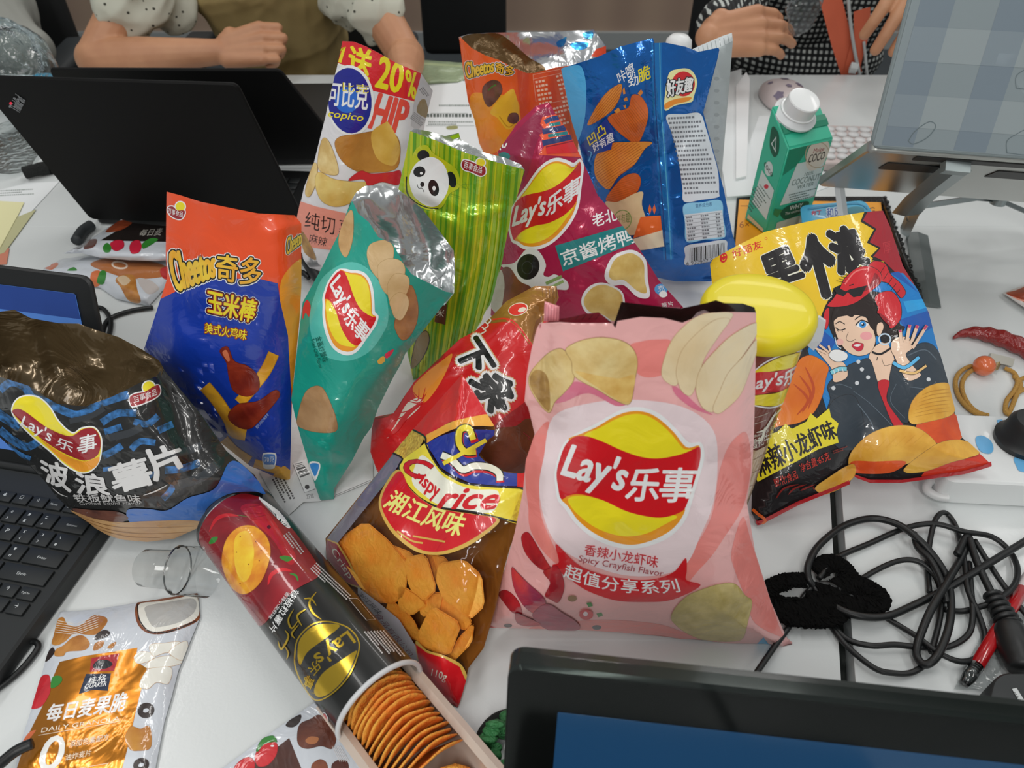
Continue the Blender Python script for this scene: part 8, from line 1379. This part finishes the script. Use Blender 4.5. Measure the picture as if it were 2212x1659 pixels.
for S, E, W in ((S1, E1, W1), (S2, E2, W2)): cap_(bm, S, 0.07, E, 0.058); cap_(bm, E, 0.058, lerp(E, W, 0.72), 0.047)
fuse('gingham_top', bm, GH, t, 0.005, 3, 0.0014, 30, 5)
bm = bmesh.new()
for sgn in (-1, 1): cap_(bm, pel + Vector((0.08 * sgn, 0, -0.02)), 0.12, pel + Vector((0.09 * sgn, -0.40, 0.03)), 0.085)
cap_(bm, pel + Vector((-0.09, -0.02, -0.02)), 0.135, pel + Vector((0.09, -0.02, -0.02)), 0.135); fuse('dark_skirt', bm, mat('#0e0f10', rough=0.85), t, 0.008)
LAN = mat('#b8563a', rough=0.7); bar('lanyard', t, [aty(1778, -60, 1.665), aty(1800, 20, 1.655), aty(1818, 90, 1.645), aty(1842, 166, 1.64)], 0.030, 0.0015, LAN, up=(0, -1, 0.2)); bar('lanyard', t, [aty(1862, 20, 1.65), aty(1862, 70, 1.645), aty(1848, 120, 1.64), aty(1838, 160, 1.638)], 0.024, 0.0015, LAN, up=(0, -1, 0.2)); tube('white_cord', t, [aty(1830, -40, 1.655), aty(1836, 40, 1.645), aty(1846, 110, 1.635), aty(1858, 166, 1.63)], 0.0035, mat('#a0a4a4', rough=0.5)); tube('white_cord', t, [aty(1866, 90, 1.64), aty(1870, 130, 1.635), aty(1874, 170, 1.63)], 0.003, mat('#a0a4a4', rough=0.5)); bar('cord_slider', t, [aty(1836, 146, 1.628), aty(1852, 148, 1.628)], 0.016, 0.006, mat('#b8bcbc', rough=0.4), up=(0, -1, 0.2))
crumple('clear_packaging', 'piece of clear moulded packaging held by the person in gingham', 'packaging', aty(1735, 18, 1.45), (0.030, 0.012, 0.045), clear_film('moulded_clear_plastic', '#dfe3e5', 0.22, 0.1, 0.5, 60), 9)
# chairs and the jacket
def chair(label, x, y, rz, bw=0.44, arms=True, top=0.30):
    o = thing('office_chair', label, 'chair', (x, y, -0.74), 'black office chairs behind the far desk', rz); M = Matrix.Translation((x, y, 0)) @ Matrix.Rotation(rz, 4, 'Z'); m = mat('#101213', rough=0.7); m2 = mat('#2c3134', rough=0.55)
    def bx(name, c, s, mm, bev): 
        bm = bmesh.new(); add_box(bm, c, s, bev=bev, seg=3); bm.transform(M); from_bm(name, bm, mm, o, angle=40)
    bx('seat', (0, 0, -0.41), (0.46, 0.44, 0.07), m, 0.03); bx('backrest', (0, 0.24, (top - 0.36) / 2), (bw, 0.06, top + 0.36), m, 0.028); bx('post', (0, 0, -0.56), (0.05, 0.05, 0.24), m2, 0.01); bx('base', (0, 0, -0.68), (0.5, 0.06, 0.04), m2, 0.012); bx('base', (0, 0, -0.68), (0.06, 0.5, 0.04), m2, 0.012)
    for sx, sy in ((0.25, 0), (-0.25, 0), (0, 0.25), (0, -0.25)): bx('caster', (sx, sy, -0.715), (0.05, 0.05, 0.05), m, 0.015)
    if arms:
        for sgn in (-1, 1): bx('armrest', (0.27 * sgn, 0.0, -0.075), (0.075, 0.27, 0.03), m2, 0.013); bx('armrest_post', (0.27 * sgn, 0.02, -0.20), (0.04, 0.05, 0.24), m, 0.01)
    return o
chair('black office chair holding the person with puff sleeves', -0.56, 1.97, 0); chair('empty black office chair with tall backrest between the two people', -0.17, 2.56, 0, 0.30, False, 0.45); chair('black office chair with armrest at the far left under the pale jacket', -1.40, 1.90, 0.1, 0.44, True, 0.1); chair('black office chair holding the person in gingham', 0.74, 2.06, 0, 0.44, False, 0.2)
jk = thing('jacket', 'pale grey jacket draped at the upper left edge', 'jacket', (-1.2, 1.75, -0.2)); bm = bmesh.new(); cap_(bm, aty(-60, 10, 1.84), 0.10, aty(60, 110, 1.78), 0.062); cap_(bm, aty(-40, 20, 1.86), 0.12, aty(20, 190, 1.84), 0.09); cap_(bm, aty(60, 105, 1.78), 0.062, aty(70, 185, 1.80), 0.05); cap_(bm, aty(-40, 20, 1.86), 0.10, Vector((-1.36, 2.02, 0.12)), 0.10); cap_(bm, aty(20, 190, 1.84), 0.09, Vector((-1.28, 1.88, -0.2)), 0.08); fuse('cloth', bm, mat('#8f908a', rough=0.9), jk, 0.006, 4, 0.003, 22, 3)
